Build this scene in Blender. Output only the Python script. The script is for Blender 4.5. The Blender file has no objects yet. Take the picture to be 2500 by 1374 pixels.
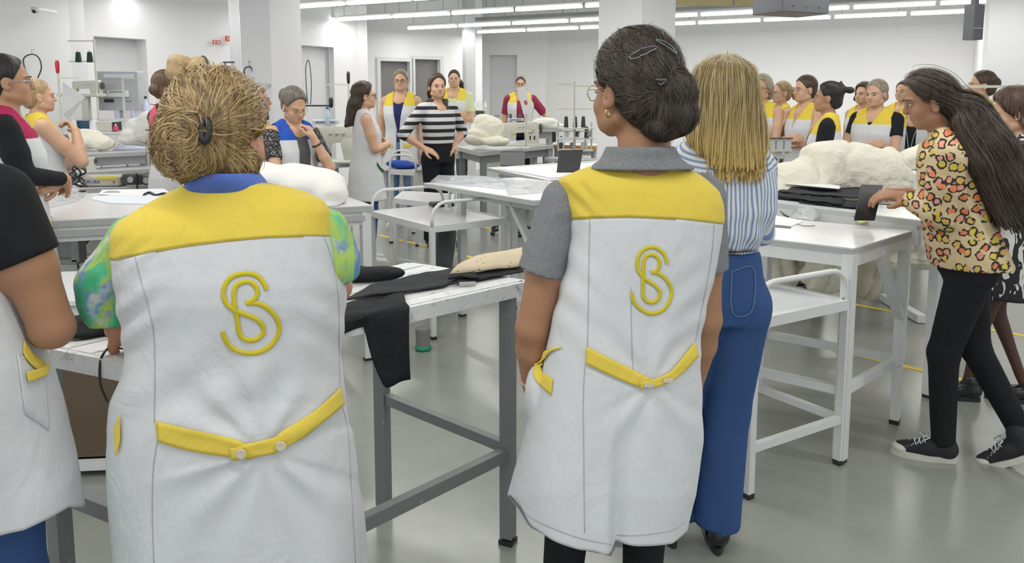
import bpy, bmesh, math, random
import numpy as np
from mathutils import Vector, Matrix, Euler
from mathutils.bvhtree import BVHTree
S = bpy.context.scene
COL = S.collection
random.seed(7); np.random.seed(7)
PI = math.pi
def R(d): return math.radians(d)
# ------------------------------------------------------------------ camera
F = 1850.0; PX, PY = 1250.0, 444.0; HOR = 237.0; CH = 1.47
TH = math.atan((PY-HOR)/F)
cam = bpy.data.cameras.new('camera'); camo = bpy.data.objects.new('camera', cam); COL.objects.link(camo)
cam.sensor_fit = 'HORIZONTAL'; cam.sensor_width = 36; cam.lens = F/2500*36
cam.shift_x = 0; cam.shift_y = -(687-PY)/2500.0
cam.clip_start = .05; cam.clip_end = 100
camo.location = (0, 0, CH); camo.rotation_euler = (PI/2-TH, 0, 0)
S.camera = camo
# ------------------------------------------------------------------ world, exposure
w = bpy.data.worlds.new('world'); S.world = w; w.use_nodes = True
w.node_tree.nodes['Background'].inputs[0].default_value = (.90, .95, 1.0, 1)
w.node_tree.nodes['Background'].inputs[1].default_value = .85
S.view_settings.view_transform = 'Standard'; S.view_settings.look = 'None'
S.view_settings.gamma = 1; S.view_settings.exposure = 0.0; S.view_settings.use_curve_mapping = False
# ------------------------------------------------------------------ pixel -> world
CT, ST = math.cos(TH), math.sin(TH)
def ray(px, py):
    u = (px-PX)/F; v = (PY-py)/F
    return Vector((u, CT+v*ST, v*CT-ST))
def PD(px, py, Y):                       # point at depth Y
    d = ray(px, py); return Vector((0, 0, CH)) + d*(Y/d.y)
def PZ(px, py, z):                       # point on horizontal plane z
    d = ray(px, py); return Vector((0, 0, CH)) + d*((z-CH)/d.z)
def depth_z(py, z): return PZ(1250, py, z).y
# ------------------------------------------------------------------ object helpers
def obj(name, verts, faces, mat=None, parent=None, smooth=False, loc=None):
    me = bpy.data.meshes.new(name)
    me.from_pydata([tuple(v) for v in verts], [], [tuple(f) for f in faces])
    me.update()
    if smooth: me.shade_smooth()
    return mobj(name, me, mat, parent, loc)
def mobj(name, me, mat=None, parent=None, loc=None):
    o = bpy.data.objects.new(name, me); COL.objects.link(o)
    if mat:
        for m in (mat if isinstance(mat, (list, tuple)) else [mat]): me.materials.append(m)
    if parent: o.parent = parent
    if loc is not None: o.location = loc
    return o
def tag(o, label=None, cat=None, group=None, kind=None):
    if label: o['label'] = label
    if cat: o['category'] = cat
    if group: o['group'] = group
    if kind: o['kind'] = kind
    return o
def thing(name, label, cat, loc=(0, 0, 0), rz=0, group=None, scale=1):
    o = bpy.data.objects.new(name, None); COL.objects.link(o)
    o.empty_display_size = .1
    o.location = loc; o.rotation_euler = (0, 0, rz); o.scale = (scale,)*3
    return tag(o, label, cat, group)
def copy_tree(o, parent=None):
    c = o.copy(); COL.objects.link(c)
    if parent: c.parent = parent
    for ch in o.children: copy_tree(ch, c)
    return c
class MB:
    def __init__(s): s.v = []; s.f = []
    def add(s, v, f):
        n = len(s.v); s.v += [tuple(x) for x in v]; s.f += [tuple(i+n for i in q) for q in f]; return s
    def box(s, c, d, rz=0, M=None, bev=0):
        x, y, z = d[0]/2, d[1]/2, d[2]/2
        if bev <= 0:
            v = [(sx*x, sy*y, sz*z) for sz in (-1, 1) for sy in (-1, 1) for sx in (-1, 1)]
            f = [(0, 2, 3, 1), (4, 5, 7, 6), (0, 1, 5, 4), (2, 6, 7, 3), (0, 4, 6, 2), (1, 3, 7, 5)]
        else:
            b = min(bev, x*.9, y*.9, z*.9)
            v = []; 
            rings = [(-z, b), (-z+b, 0), (z-b, 0), (z, b)]
            for zz, i in rings:
                for (sx, sy) in ((1, 1), (-1, 1), (-1, -1), (1, -1)):
                    X, Y = x-i, y-i
                    pts = [(sx*X, sy*(Y-b)), (sx*(X-b), sy*Y)]
                    if sx*sy < 0: pts = pts[::-1]
                    for p in pts: v.append((p[0], p[1], zz))
            f = []
            for r in range(3):
                for k in range(8):
                    a = r*8+k; c2 = r*8+(k+1) % 8
                    f.append((a, c2, c2+8, a+8))
            f.append(tuple(range(7, -1, -1))); f.append(tuple(range(24, 32)))
        m = Matrix.Translation(c) @ Matrix.Rotation(rz, 4, 'Z') if M is None else Matrix.Translation(c) @ M
        return s.add([m @ Vector(p) for p in v], f)
    def bar(s, a, b, w, h=None, n=0, up=(0, 0, 1)):
        """square bar between a and b (w sideways, h along up)"""
        a, b = Vector(a), Vector(b); h = h or w
        d = (b-a); L = d.length; d.normalize(); up = Vector(up)
        if abs(d.dot(up)) > .98: up = Vector((math.cos(n), math.sin(n), 0))
        x = d.cross(up).normalized(); y = x.cross(d).normalized()
        v = [p + x*(i*w/2) + y*(j*h/2) for p in (a, b) for (i, j) in ((-1, -1), (1, -1), (1, 1), (-1, 1))]
        return s.add(v, [(3, 2, 1, 0), (4, 5, 6, 7), (0, 1, 5, 4), (1, 2, 6, 5), (2, 3, 7, 6), (3, 0, 4, 7)])
    def tube(s, pts, r, n=8, cap=True, flat=1.0):
        pts = [Vector(p) for p in pts]; N = len(pts)
        rs = r if isinstance(r, (list, tuple, np.ndarray)) else [r]*N
        t0 = (pts[1]-pts[0]).normalized()
        u = t0.cross(Vector((0, 0, 1)))
        if u.length < .1: u = t0.cross(Vector((0, 1, 0)))
        u.normalize(); v = []; f = []
        for i, p in enumerate(pts):
            t = (pts[min(i+1, N-1)]-pts[max(i-1, 0)])
            if t.length < 1e-9: t = t0
            t.normalize(); u = (u-t*u.dot(t))
            if u.length < 1e-6: u = t.orthogonal()
            u.normalize(); w_ = t.cross(u)
            for k in range(n):
                a = 2*PI*k/n
                v.append(p + (u*math.cos(a) + w_*math.sin(a)*flat)*rs[i])
        for i in range(N-1):
            for k in range(n):
                a = i*n+k; b = i*n+(k+1) % n
                f.append((a, b, b+n, a+n))
        if cap: f.append(tuple(range(n-1, -1, -1))); f.append(tuple(range((N-1)*n, N*n)))
        return s.add(v, f)
    def lathe(s, prof, c=(0, 0, 0), n=20, M=None):
        v = []; f = []; c = Vector(c)
        for (r, z) in prof:
            for k in range(n):
                a = 2*PI*k/n; p = Vector((r*math.cos(a), r*math.sin(a), z))
                if M is not None: p = M @ p
                v.append(c+p)
        for i in range(len(prof)-1):
            for k in range(n):
                a = i*n+k; b = i*n+(k+1) % n
                f.append((a, b, b+n, a+n))
        f.append(tuple(range(n-1, -1, -1))); f.append(tuple(range((len(prof)-1)*n, len(prof)*n)))
        return s.add(v, f)
    def sphere(s, c, r, n=12, M=None):
        r = (r, r, r) if isinstance(r, (int, float)) else r
        prof = [(math.sin(PI*i/n), -math.cos(PI*i/n)) for i in range(n+1)]
        prof[0] = (.01, -1); prof[-1] = (.01, 1)
        D = Matrix.Diagonal((r[0], r[1], r[2]))
        return s.lathe(prof, c, n+4, (M.to_3x3() @ D) if M is not None else D)
    def grid(s, P):
        """P: list of rows of points"""
        m = len(P[0]); v = [p for row in P for p in row]
        f = [(i*m+j, i*m+j+1, (i+1)*m+j+1, (i+1)*m+j) for i in range(len(P)-1) for j in range(m-1)]
        return s.add(v, f)
    def prism(s, poly, z0, z1):
        n = len(poly)
        v = [(p[0], p[1], z0) for p in poly]+[(p[0], p[1], z1) for p in poly]
        f = [tuple(range(n-1, -1, -1)), tuple(range(n, 2*n))]+[(i, (i+1) % n, (i+1) % n+n, i+n) for i in range(n)]
        return s.add(v, f)
    def build(s, name, mat=None, parent=None, smooth=False, loc=None, auto=None):
        o = obj(name, s.v, s.f, mat, parent, smooth, loc)
        bm = bmesh.new(); bm.from_mesh(o.data); bmesh.ops.recalc_face_normals(bm, faces=bm.faces); bm.to_mesh(o.data); bm.free()
        if auto:
            o.data.shade_smooth(); o.data.set_sharp_from_angle(angle=R(auto))
        return o
def catmull(pts, n=6):
    pts = [Vector(p) for p in pts]; P = [pts[0]*2-pts[1]]+pts+[pts[-1]*2-pts[-2]]; out = []
    for i in range(1, len(P)-2):
        for k in range(n):
            t = k/n; a, b, c, d = P[i-1], P[i], P[i+1], P[i+2]
            out.append(.5*((2*b)+(c-a)*t+(2*a-5*b+4*c-d)*t*t+(3*b-a-3*c+d)*t**3))
    out.append(pts[-1]); return out
# ------------------------------------------------------------------ materials
MATS = {}
class NT:
    def __init__(s, name):
        s.m = bpy.data.materials.new(name); s.m.use_nodes = True; s.t = s.m.node_tree
        s.b = s.t.nodes['Principled BSDF']
    def n(s, ty, **kw):
        nd = s.t.nodes.new(ty)
        for k, v in kw.items():
            if k == 'inp':
                for kk, vv in v.items(): 
                    if hasattr(vv, 'is_output') or isinstance(vv, bpy.types.NodeSocket): s.t.links.new(vv, nd.inputs[kk])
                    else: nd.inputs[kk].default_value = vv
            else: setattr(nd, k, v)
        return nd
    def math(s, op, a, b=0, c=0):
        nd = s.n('ShaderNodeMath', operation=op)
        for i, x in enumerate((a, b, c)):
            if isinstance(x, bpy.types.NodeSocket): s.t.links.new(x, nd.inputs[i])
            else: nd.inputs[i].default_value = x
        return nd.outputs[0]
    def mix(s, f, a, b):
        nd = s.n('ShaderNodeMix', data_type='RGBA')
        for i, x in ((0, f), (6, a), (7, b)):
            if isinstance(x, bpy.types.NodeSocket): s.t.links.new(x, nd.inputs[i])
            else: nd.inputs[i].default_value = x if i == 0 else (tuple(x)+(1,) if len(x) == 3 else x)
        return nd.outputs[2]
    def co(s, scale=(1, 1, 1)):
        tc = s.n('ShaderNodeTexCoord'); mp = s.n('ShaderNodeMapping'); s.t.links.new(tc.outputs['Object'], mp.inputs[0])
        mp.inputs['Scale'].default_value = scale; return mp.outputs[0]
    def noise(s, scale, detail=3, vec=None, rough=.5, dist=0):
        nd = s.n('ShaderNodeTexNoise'); nd.inputs['Scale'].default_value = scale
        nd.inputs['Detail'].default_value = detail; nd.inputs['Roughness'].default_value = rough; nd.inputs['Distortion'].default_value = dist
        s.t.links.new(vec if vec is not None else s.co(), nd.inputs['Vector']); return nd.outputs[0]
    def ramp(s, f, stops, interp='LINEAR'):
        nd = s.n('ShaderNodeValToRGB'); s.t.links.new(f, nd.inputs[0]); cr = nd.color_ramp; cr.interpolation = interp
        while len(cr.elements) < len(stops): cr.elements.new(.5)
        for e, (p, c) in zip(cr.elements, stops): e.position = p; e.color = tuple(c)+(1,) if len(c) == 3 else c
        return nd.outputs[0]
    def col(s, x):
        if isinstance(x, bpy.types.NodeSocket): s.t.links.new(x, s.b.inputs['Base Color'])
        else: s.b.inputs['Base Color'].default_value = tuple(x)+(1,)
    def bump(s, h, strength=.3, dist=.005):
        nd = s.n('ShaderNodeBump'); nd.inputs['Strength'].default_value = strength; nd.inputs['Distance'].default_value = dist
        s.t.links.new(h, nd.inputs['Height']); s.t.links.new(nd.outputs[0], s.b.inputs['Normal'])
    def set(s, **kw):
        for k, v in kw.items():
            k = k.replace('_', ' ').title().replace('Ior', 'IOR')
            if isinstance(v, bpy.types.NodeSocket): s.t.links.new(v, s.b.inputs[k])
            else: s.b.inputs[k].default_value = v
        return s
def sr(r, g, b):                          # sRGB 0-255 -> linear
    return tuple(((c/255)/12.92 if c/255 <= .04045 else ((c/255+.055)/1.055)**2.4) for c in (r, g, b))
def plain(name, c, rough=.6, var=.06, vs=8, bump=0, bs=200, metallic=0, spec=.5, bd=.002, **kw):
    key = (name,)
    if key in MATS: return MATS[key]
    n = NT(name); nz = n.noise(vs, 3)
    n.col(n.mix(nz, tuple(max(0, x*(1-var)) for x in c), tuple(min(1, x*(1+var)) for x in c)))
    n.set(roughness=rough, metallic=metallic); n.b.inputs['Specular IOR Level'].default_value = spec
    if bump: n.bump(n.noise(bs, 2), bump, bd)
    for k, v in kw.items(): n.b.inputs[k].default_value = v
    MATS[key] = n.m; return n.m
def cloth(name, c, rough=.85, c2=None, weave=900, fold=1.0, fs=(5, 5, 2.2), bstr=.5):
    if name in MATS: return MATS[name]
    n = NT(name); n.set(roughness=rough); n.b.inputs['Specular IOR Level'].default_value = .25
    a = n.noise(1.0*fold, 3, n.co(fs), .55, .6)
    fine = n.noise(weave, 1)
    c2 = c2 or tuple(x*.86 for x in c)
    n.col(n.mix(fine, c, c2))
    h = n.math('ADD', n.math('MULTIPLY', a, 1.0), n.math('MULTIPLY', fine, .02))
    n.bump(h, bstr, .03)
    MATS[name] = n.m; return n.m
YEL = (.76, .58, .075); WHT = (.66, .67, .68)
def emis(name, c, s):
    n = NT(name); n.col((.9, .9, .9)); n.b.inputs['Emission Color'].default_value = tuple(c)+(1,); n.b.inputs['Emission Strength'].default_value = s
    return n.m
M_white = plain('white_paint_metal', (.68, .69, .68), .35, .05, 6, .05, 60)
M_top = plain('white_laminate', (.69, .70, .71), .22, .04, 3)
M_edge = plain('grey_laminate_edge', (.42, .43, .42), .5, .08, 12)
M_grey = plain('grey_paint_metal', (.235, .245, .245), .4, .2, 14, .1, 80, metallic=.2)
M_wall = plain('white_wall_paint', (.82, .815, .82), .8, .03, 1.2, .05, 90)
M_black = plain('black_plastic', (.018, .019, .021), .4, .1, 20)
M_dark = plain('dark_grey_plastic', (.06, .062, .065), .5, .1, 20)
M_cream = cloth('cream_fabric', (.80, .76, .62), .9, (.74, .70, .55), fs=(9, 9, 9), bstr=.6)
M_machine = plain('cream_machine_enamel', (.60, .60, .52), .35, .06, 10)
M_metal = plain('bare_metal', (.55, .55, .55), .3, .1, 30, metallic=.9)
M_tray = plain('galvanised_tray', (.26, .28, .28), .5, .1, 8, metallic=.1)
# ------------------------------------------------------------------ implicit surfaces -> meshes
def V(*a): return np.array(a, dtype=np.float64)
def cone(a, b, ra, rb, k=.02, cut=False, cuta=False, op=1, head=False):
    return dict(t='cone', a=np.array(a, float), b=np.array(b, float), ra=ra, rb=rb, k=k, cut=cut, cuta=cuta, op=op, head=head)
def ell(c, r, rot=None, k=.02, op=1, head=False):
    return dict(t='ell', c=np.array(c, float), r=np.array(r, float), R=None if rot is None else np.array(Euler([R(x) for x in rot]).to_matrix()), k=k, op=op, head=head)
def loft(tab, k=.02, n=2.4, op=1):
    t = np.array(sorted(tab), float); return dict(t='loft', tab=t, k=k, n=n, op=op, head=False)
def func(f, lo, hi, op=-1, k=.004, head=False):
    return dict(t='func', f=f, lo=np.array(lo, float), hi=np.array(hi, float), op=op, k=k, head=head)
def pd(pr, P):
    """signed distance of primitive pr at points P (...,3)"""
    if pr.get('M') is not None:
        Mi, t = pr['M']; P = (P-t) @ Mi      # inverse rotation (row vectors)
    if pr['t'] == 'cone':
        a, b = pr['a'], pr['b']; ba = b-a; L2 = max(ba @ ba, 1e-9)
        pa = P-a; h = np.clip((pa @ ba)/L2, 0, 1)
        d = np.sqrt(((pa-h[..., None]*ba)**2).sum(-1))-(pr['ra']+(pr['rb']-pr['ra'])*h)
        L = math.sqrt(L2)
        if pr['cut']: d = np.maximum(d, ((P-b) @ ba)/L)
        if pr['cuta']: d = np.maximum(d, -((P-a) @ ba)/L)
        return d
    if pr['t'] == 'ell':
        q = P-pr['c']
        if pr['R'] is not None: q = q @ pr['R']
        r = pr['r']; k0 = np.sqrt(((q/r)**2).sum(-1)); k1 = np.sqrt(((q/(r*r))**2).sum(-1))
        return k0*(k0-1)/np.maximum(k1, 1e-6)
    if pr['t'] == 'loft':
        T = pr['tab']; z = P[..., 2]; n = pr['n']
        rx = np.interp(z, T[:, 0], T[:, 1]); ry = np.interp(z, T[:, 0], T[:, 2])
        cy = np.interp(z, T[:, 0], T[:, 3]) if T.shape[1] > 3 else 0
        cx = np.interp(z, T[:, 0], T[:, 4]) if T.shape[1] > 4 else 0
        q = ((np.abs(P[..., 0]-cx)/rx)**n+(np.abs(P[..., 1]-cy)/ry)**n)**(1/n)
        d = (q-1)*np.minimum(rx, ry)*.92
        return np.maximum(d, np.maximum(z-T[-1, 0], T[0, 0]-z))
    return pr['f'](P)
def pbox(pr):
    if pr['t'] == 'cone':
        r = max(pr['ra'], pr['rb']); lo = np.minimum(pr['a'], pr['b'])-r; hi = np.maximum(pr['a'], pr['b'])+r
    elif pr['t'] == 'ell':
        r = pr['r'] if pr['R'] is None else np.full(3, pr['r'].max()); lo = pr['c']-r; hi = pr['c']+r
    elif pr['t'] == 'loft':
        T = pr['tab']; cy = T[:, 3] if T.shape[1] > 3 else np.zeros(len(T)); cx = T[:, 4] if T.shape[1] > 4 else np.zeros(len(T))
        lo = V((cx-T[:, 1]).min(), (cy-T[:, 2]).min(), T[0, 0]); hi = V((cx+T[:, 1]).max(), (cy+T[:, 2]).max(), T[-1, 0])
    else: lo, hi = pr['lo'], pr['hi']
    if pr.get('M') is not None:
        Mi, t = pr['M']; c = np.array([[x, y, z] for x in (lo[0], hi[0]) for y in (lo[1], hi[1]) for z in (lo[2], hi[2])])
        c = c @ Mi.T + t; lo, hi = c.min(0), c.max(0)
    return lo, hi
def blend(D, d, pr):
    k = pr['k']
    if pr['op'] > 0:
        h = np.maximum(k-np.abs(D-d), 0)/k; return np.minimum(D, d)-h*h*k*.25
    if pr['op'] == 0: return np.maximum(D, d)
    e = -d; h = np.maximum(k-np.abs(D-e), 0)/k; return np.maximum(D, e)+h*h*k*.25
def sdf(prims, P):
    D = np.full(P.shape[:-1], 1.0)
    for pr in prims: D = blend(D, pd(pr, P), pr)
    return D
def sdf_mesh(prims, vox):
    bs = [pbox(p) for p in prims if p['op'] > 0]
    lo = np.min([b[0] for b in bs], 0)-2.5*vox; hi = np.max([b[1] for b in bs], 0)+2.5*vox
    n = np.ceil((hi-lo)/vox).astype(int)+1
    ax = [lo[i]+vox*np.arange(n[i]) for i in range(3)]
    D = np.full(tuple(n), .2, dtype=np.float32)
    for pr in prims:
        a, b = pbox(pr); pad = pr['k']+2*vox+.004
        i0 = np.clip(np.floor((a-pad-lo)/vox).astype(int), 0, n); i1 = np.clip(np.ceil((b+pad-lo)/vox).astype(int)+1, 0, n)
        if (i1 <= i0).any(): continue
        sl = tuple(slice(i0[j], i1[j]) for j in range(3))
        G = np.stack(np.meshgrid(*[ax[j][sl[j]] for j in range(3)], indexing='ij'), -1)
        D[sl] = blend(D[sl], pd(pr, G).astype(np.float32), pr)
    # naive surface nets
    s = D < 0
    nx, ny, nz = D.shape
    cnt = np.zeros((nx-1, ny-1, nz-1), np.int8)
    for i in (0, 1):
        for j in (0, 1):
            for k in (0, 1): cnt += s[i:nx-1+i, j:ny-1+j, k:nz-1+k]
    act = (cnt > 0) & (cnt < 8); I = np.argwhere(act)
    if len(I) == 0: return np.zeros((0, 3)), []
    idx = -np.ones(act.shape, np.int64); idx[act] = np.arange(len(I))
    acc = np.zeros((len(I), 3)); c = np.zeros(len(I))
    cor = {}
    for i in (0, 1):
        for j in (0, 1):
            for k in (0, 1): cor[(i, j, k)] = D[I[:, 0]+i, I[:, 1]+j, I[:, 2]+k].astype(float)
    keys = list(cor)
    for p in keys:
        for a in range(3):
            if p[a] == 1: continue
            q = list(p); q[a] = 1; q = tuple(q)
            d0, d1 = cor[p], cor[q]; m = (d0 < 0) != (d1 < 0)
            t = np.where(m, d0/np.where(m, d0-d1, 1), 0)
            for b in range(3): acc[:, b] += np.where(m, p[b]+(t if b == a else 0), 0)
            c += m
    verts = lo+(I+acc/c[:, None])*vox
    faces = []
    for a in range(3):
        b, d_ = (a+1) % 3, (a+2) % 3
        sl0 = [slice(None)]*3; sl1 = [slice(None)]*3; sl0[a] = slice(0, -1); sl1[a] = slice(1, None)
        ch = s[tuple(sl0)] != s[tuple(sl1)]; E = np.argwhere(ch)
        E = E[(E[:, b] > 0) & (E[:, d_] > 0) & (E[:, b] < D.shape[b]-1) & (E[:, d_] < D.shape[d_]-1)]
        inside = s[E[:, 0], E[:, 1], E[:, 2]]
        def cell(db, dd):
            X = E.copy(); X[:, b] -= db; X[:, d_] -= dd; return idx[X[:, 0], X[:, 1], X[:, 2]]
        q = np.stack([cell(1, 1), cell(0, 1), cell(0, 0), cell(1, 0)], -1)
        q[~inside] = q[~inside][:, ::-1]; faces.append(q)
    return verts, np.concatenate(faces)
def np_mesh(name, verts, faces, smooth=True):
    me = bpy.data.meshes.new(name); nv, nf = len(verts), len(faces)
    me.vertices.add(nv); me.vertices.foreach_set('co', np.asarray(verts, np.float32).ravel())
    me.loops.add(nf*4); me.loops.foreach_set('vertex_index', np.asarray(faces, np.int32).ravel())
    me.polygons.add(nf); me.polygons.foreach_set('loop_start', np.arange(0, nf*4, 4, dtype=np.int32))
    me.update(calc_edges=True)
    if smooth: me.shade_smooth()
    return me
def relax(v, f, n=1, lam=.5):
    for _ in range(n):
        acc = np.zeros_like(v); c = np.zeros(len(v))
        for a, b in ((0, 1), (1, 2), (2, 3), (3, 0)):
            np.add.at(acc, f[:, a], v[f[:, b]]); np.add.at(acc, f[:, b], v[f[:, a]])
            np.add.at(c, f[:, a], 1); np.add.at(c, f[:, b], 1)
        v = v+(acc/np.maximum(c, 1)[:, None]-v)*lam
    return v
def implicit(name, prims, vox, mat, parent, warp=None, rel=0, disp=None):
    v, f = sdf_mesh(prims, vox)
    if rel: v = relax(v, f, rel)
    if disp is not None: v = disp(v)
    if warp is not None: v = warp(v)
    return mobj(name, np_mesh(name, v, f), mat, parent)
# cheap smooth value noise in numpy
_rg = np.random.RandomState(3); _LAT = _rg.rand(32, 32, 32)
def vnoise(P, s=1.0):
    Q = np.asarray(P)*s; i = np.floor(Q).astype(int); f = Q-i; f = f*f*(3-2*f); out = 0
    for a in (0, 1):
        for b in (0, 1):
            for c in (0, 1):
                wgt = (f[..., 0] if a else 1-f[..., 0])*(f[..., 1] if b else 1-f[..., 1])*(f[..., 2] if c else 1-f[..., 2])
                out = out+wgt*_LAT[(i[..., 0]+a) % 32, (i[..., 1]+b) % 32, (i[..., 2]+c) % 32]
    return out*2-1
def ridged(P, s):
    w1 = np.stack([vnoise(P, s*.6), vnoise(P+5.3, s*.6), vnoise(P+9.1, s*.6)], -1)
    Q = P+w1*.35/s
    return (1-np.abs(vnoise(Q, s)))**2 - .5
# ------------------------------------------------------------------ lamps (rows of fluorescent battens under cable trays)
M_tube = emis('lit_diffuser', (1, .995, .97), 6.5)
M_lampbody = plain('lamp_housing_white', (.6, .62, .62), .5)
VPX = -2550.0
LH = 1.25                                     # lamp height above the camera
rowdir = Vector(((VPX-1250)/F, 1.0, 0)).normalized()*-1     # towards image right / nearer
def line_at(px, py):                          # point at lamp height through pixel
    return PZ(px, py, CH+LH)
TL = 1.02; GAP = .045
ORD = ['first','second','third','fourth','fifth','sixth','seventh','eighth','ninth','tenth','eleventh','twelfth','thirteenth','fourteenth','fifteenth','sixteenth']
def lamp_row(p0, n0, n1, label, k_=1.0, build=True):
    """p0: a joint point between two lamps; lamps from n0..n1 along rowdir"""
    step = TL+GAP; d = rowdir; s_ = Vector((-d.y, d.x, 0))
    for k in (range(n0, n1) if build else ()):
        a = p0+d*(k*step+GAP/2); b = a+d*TL; c = (a+b)/2
        t = thing('ceiling_lamp', 'fluorescent lamp, '+ORD[k-n0]+' from left in the '+label, 'lamp', c, math.atan2(d.y, d.x), group='lamps of the '+label)
        MB().box((0, 0, .035), (TL, .055, .05), bev=.006).build('housing', M_lampbody, t)
        m = MB(); prof = [(-.040, .012), (-.032, -.018), (.032, -.018), (.040, .012)]
        P = [[(x, y, z) for (y, z) in prof] for x in (-TL/2+.01, -TL/2+.04, TL/2-.04, TL/2-.01)]
        m.grid(P); m.add(P[0], [(3, 2, 1, 0)]); m.add(P[-1], [(0, 1, 2, 3)])
        m.build('diffuser', M_tube, t)
        for sx in (-1, 1):
            MB().tube([(sx*.4, 0, .06), (sx*.4, 0, .22)], .004, 5).build('bracket', M_tray, t)
    a = p0+d*(n0*step-.12); b = p0+d*(n1*step+.1)
    L = (b-a).length; c = (a+b)/2
    if build: tray_(a, b, L, c, d, label)
    ld = bpy.data.lights.new('row_light', 'AREA'); ld.shape = 'RECTANGLE'; ld.size = L; ld.size_y = .10; ld.energy = 21*L*LIGHTK*k_
    ld.color = (1, .985, .955); lo = bpy.data.objects.new('row_light', ld); COL.objects.link(lo)
    lo.location = c-Vector((0, 0, .03)); lo.rotation_euler = (0, 0, math.atan2(d.y, d.x))
def tray_(a, b, L, c, d, label):
    t = thing('cable_tray', 'galvanised cable tray running above the '+label, 'cable tray', c+Vector((0, 0, .22)), math.atan2(d.y, d.x))
    MB().box((0, 0, 0), (L, .16, .006)).build('tray_base', M_tray, t)
    for sy in (-1, 1): MB().box((0, sy*.08, .028), (L, .005, .06)).build('side_rail', M_tray, t)
    for k in range(int(L/1.6)+1):
        x = -L/2+.3+k*1.6
        if x < L/2: MB().tube([(x, .06, 0), (x, .06, ZC-(CH+LH+.22))], .005, 5).build('hanger_rod', M_tray, t)
    for q in range(3): MB().tube([(-L/2+.05, -.04+q*.03, .02), (L/2-.05, -.035+q*.03, .02)], .011, 5).build('cable', M_dark, t)
LIGHTK = .26
ZC = 3.9
lamp_row(line_at(170, 0), -1, 4, 'lamp row at the top left corner', .5)
lamp_row(line_at(843, 9), -2, 7, 'nearest lamp row between the pillars', .7)
lamp_row(line_at(957, 41), -4, 12, 'second lamp row between the pillars', .9)
lamp_row(line_at(1117, 64), -1, 12, 'third lamp row with tray end over the doors', 1.2)
lamp_row(line_at(1285, 74), -1, 11, 'farthest lamp row along the back wall', 1.5)
# rows behind the photographer, same hall
pA = line_at(843, 9); side = Vector((-rowdir.y, rowdir.x, 0))
if side.y > 0: side = -side
for k in range(1, 5):
    lamp_row(pA+side*(2.6*k)+rowdir*1.0, -2 if k < 3 else -4, 9, 'lamp row %s behind the photographer' % ['', 'first', 'second', 'third', 'fourth'][k], 1.6, False)
# ------------------------------------------------------------------ shell
def struct(name, o): o.name = name; return tag(o, kind='structure')
n = NT('polished_floor')
big = n.noise(.55, 3); fine = n.noise(7, 4, None, .6); sp = n.noise(60, 2)
c = n.mix(big, (.22, .232, .208), (.29, .303, .268)); c = n.mix(n.math('MULTIPLY', fine, .35), c, (.36, .375, .33))
n.col(c); n.set(roughness=n.math('MULTIPLY_ADD', fine, .16, .12)); n.b.inputs['Specular IOR Level'].default_value = .75

M_floor = n.m
struct('floor', MB().box((1.5, 9.5, -.05), (26, 31, .1)).build('floor', M_floor))
M_ceil = plain('ceiling_paint', (.80, .82, .82), .9, .04, 1)
struct('ceiling', MB().box((1.5, 9.5, ZC+.05), (26, 31, .1)).build('ceiling', M_ceil))
def wall(name, a, b, th=.15, z1=None, openings=(), mat=None):
    """wall from a to b (floor points), openings (s0,s1,z0,z1) in metres along it"""
    a, b = Vector((a[0], a[1], 0)), Vector((b[0], b[1], 0)); d = b-a; L = d.length; d.normalize(); nrm = Vector((-d.y, d.x, 0))
    if nrm.y < 0: nrm = -nrm
    z1 = z1 or ZC; m = MB()
    cuts = sorted(openings); s = 0; ang = math.atan2(d.y, d.x)
    def seg(s0, s1, za, zb):
        if s1-s0 > 1e-4 and zb-za > 1e-4:
            c = a+d*((s0+s1)/2)+nrm*th/2; m.box((c.x, c.y, (za+zb)/2), (s1-s0, th, zb-za), ang)
    for (s0, s1, za, zb) in cuts:
        seg(s, s0, 0, z1); seg(s0, s1, 0, za); seg(s0, s1, zb, z1); s = s1
    seg(s, L, 0, z1)
    return struct(name, m.build(name, mat or M_wall)), a, d, nrm, ang
def sx(px, a, b):                              # distance along a->b where pixel column px meets the wall
    d = Vector((b[0]-a[0], b[1]-a[1])); u = (px-PX)/F*(1/ (CT))   # approx
    # intersect X=u*Y with a+s*d
    L = d.length; d.normalize(); s = (u*a[1]-a[0])/(d.x-u*d.y); return s
def fl(px, Y): return ((px-PX)/F*Y, Y)
W = [fl(-700, 6.6), fl(187, 8.6), fl(187, 9.0), fl(820, 12.6), fl(880, 12.9), fl(880, 14.2), fl(1160, 15.4), fl(1160, 17.2), fl(1335, 17.0), fl(2390, 12.5)]
wall('wall_left', W[0], W[1])
wall('wall_left_return', W[1], W[2])
a, b = W[2], W[3]
def zat(py, Y): return PD(1250, py, Y).z
s0, s1 = sx(250, a, b), sx(375, a, b); s2, s3 = sx(745, a, b), sx(832, a, b)
Ya = 9.3
_, A, d, nr, ang = wall('wall_back', a, b, .3, openings=[(s0, s1, 0, 2.20), (s2, s3-.02, 0, 2.28)])
M_door = plain('white_door_leaf', (.70, .70, .71), .5, .03, 3)
def door(name, A, d, nr, ang, s0, s1, zt, rec=.22, mat=None, kick=False, handle=True):
    c = A+d*((s0+s1)/2)+nr*rec
    o = MB().box((0, 0, 0), (s1-s0+.02, .04, zt), bev=.004).build(name, mat or M_door, loc=(c.x, c.y, zt/2)); o.rotation_euler = (0, 0, ang); tag(o, kind='structure')
    if handle:
        MB().tube([(-(s1-s0)/2+.1, -.03, -zt/2+1.05), (-(s1-s0)/2+.1, -.07, -zt/2+1.05), (-(s1-s0)/2+.22, -.07, -zt/2+1.05)], .011, 6).build('door_handle', M_metal, o)
    return o
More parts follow.
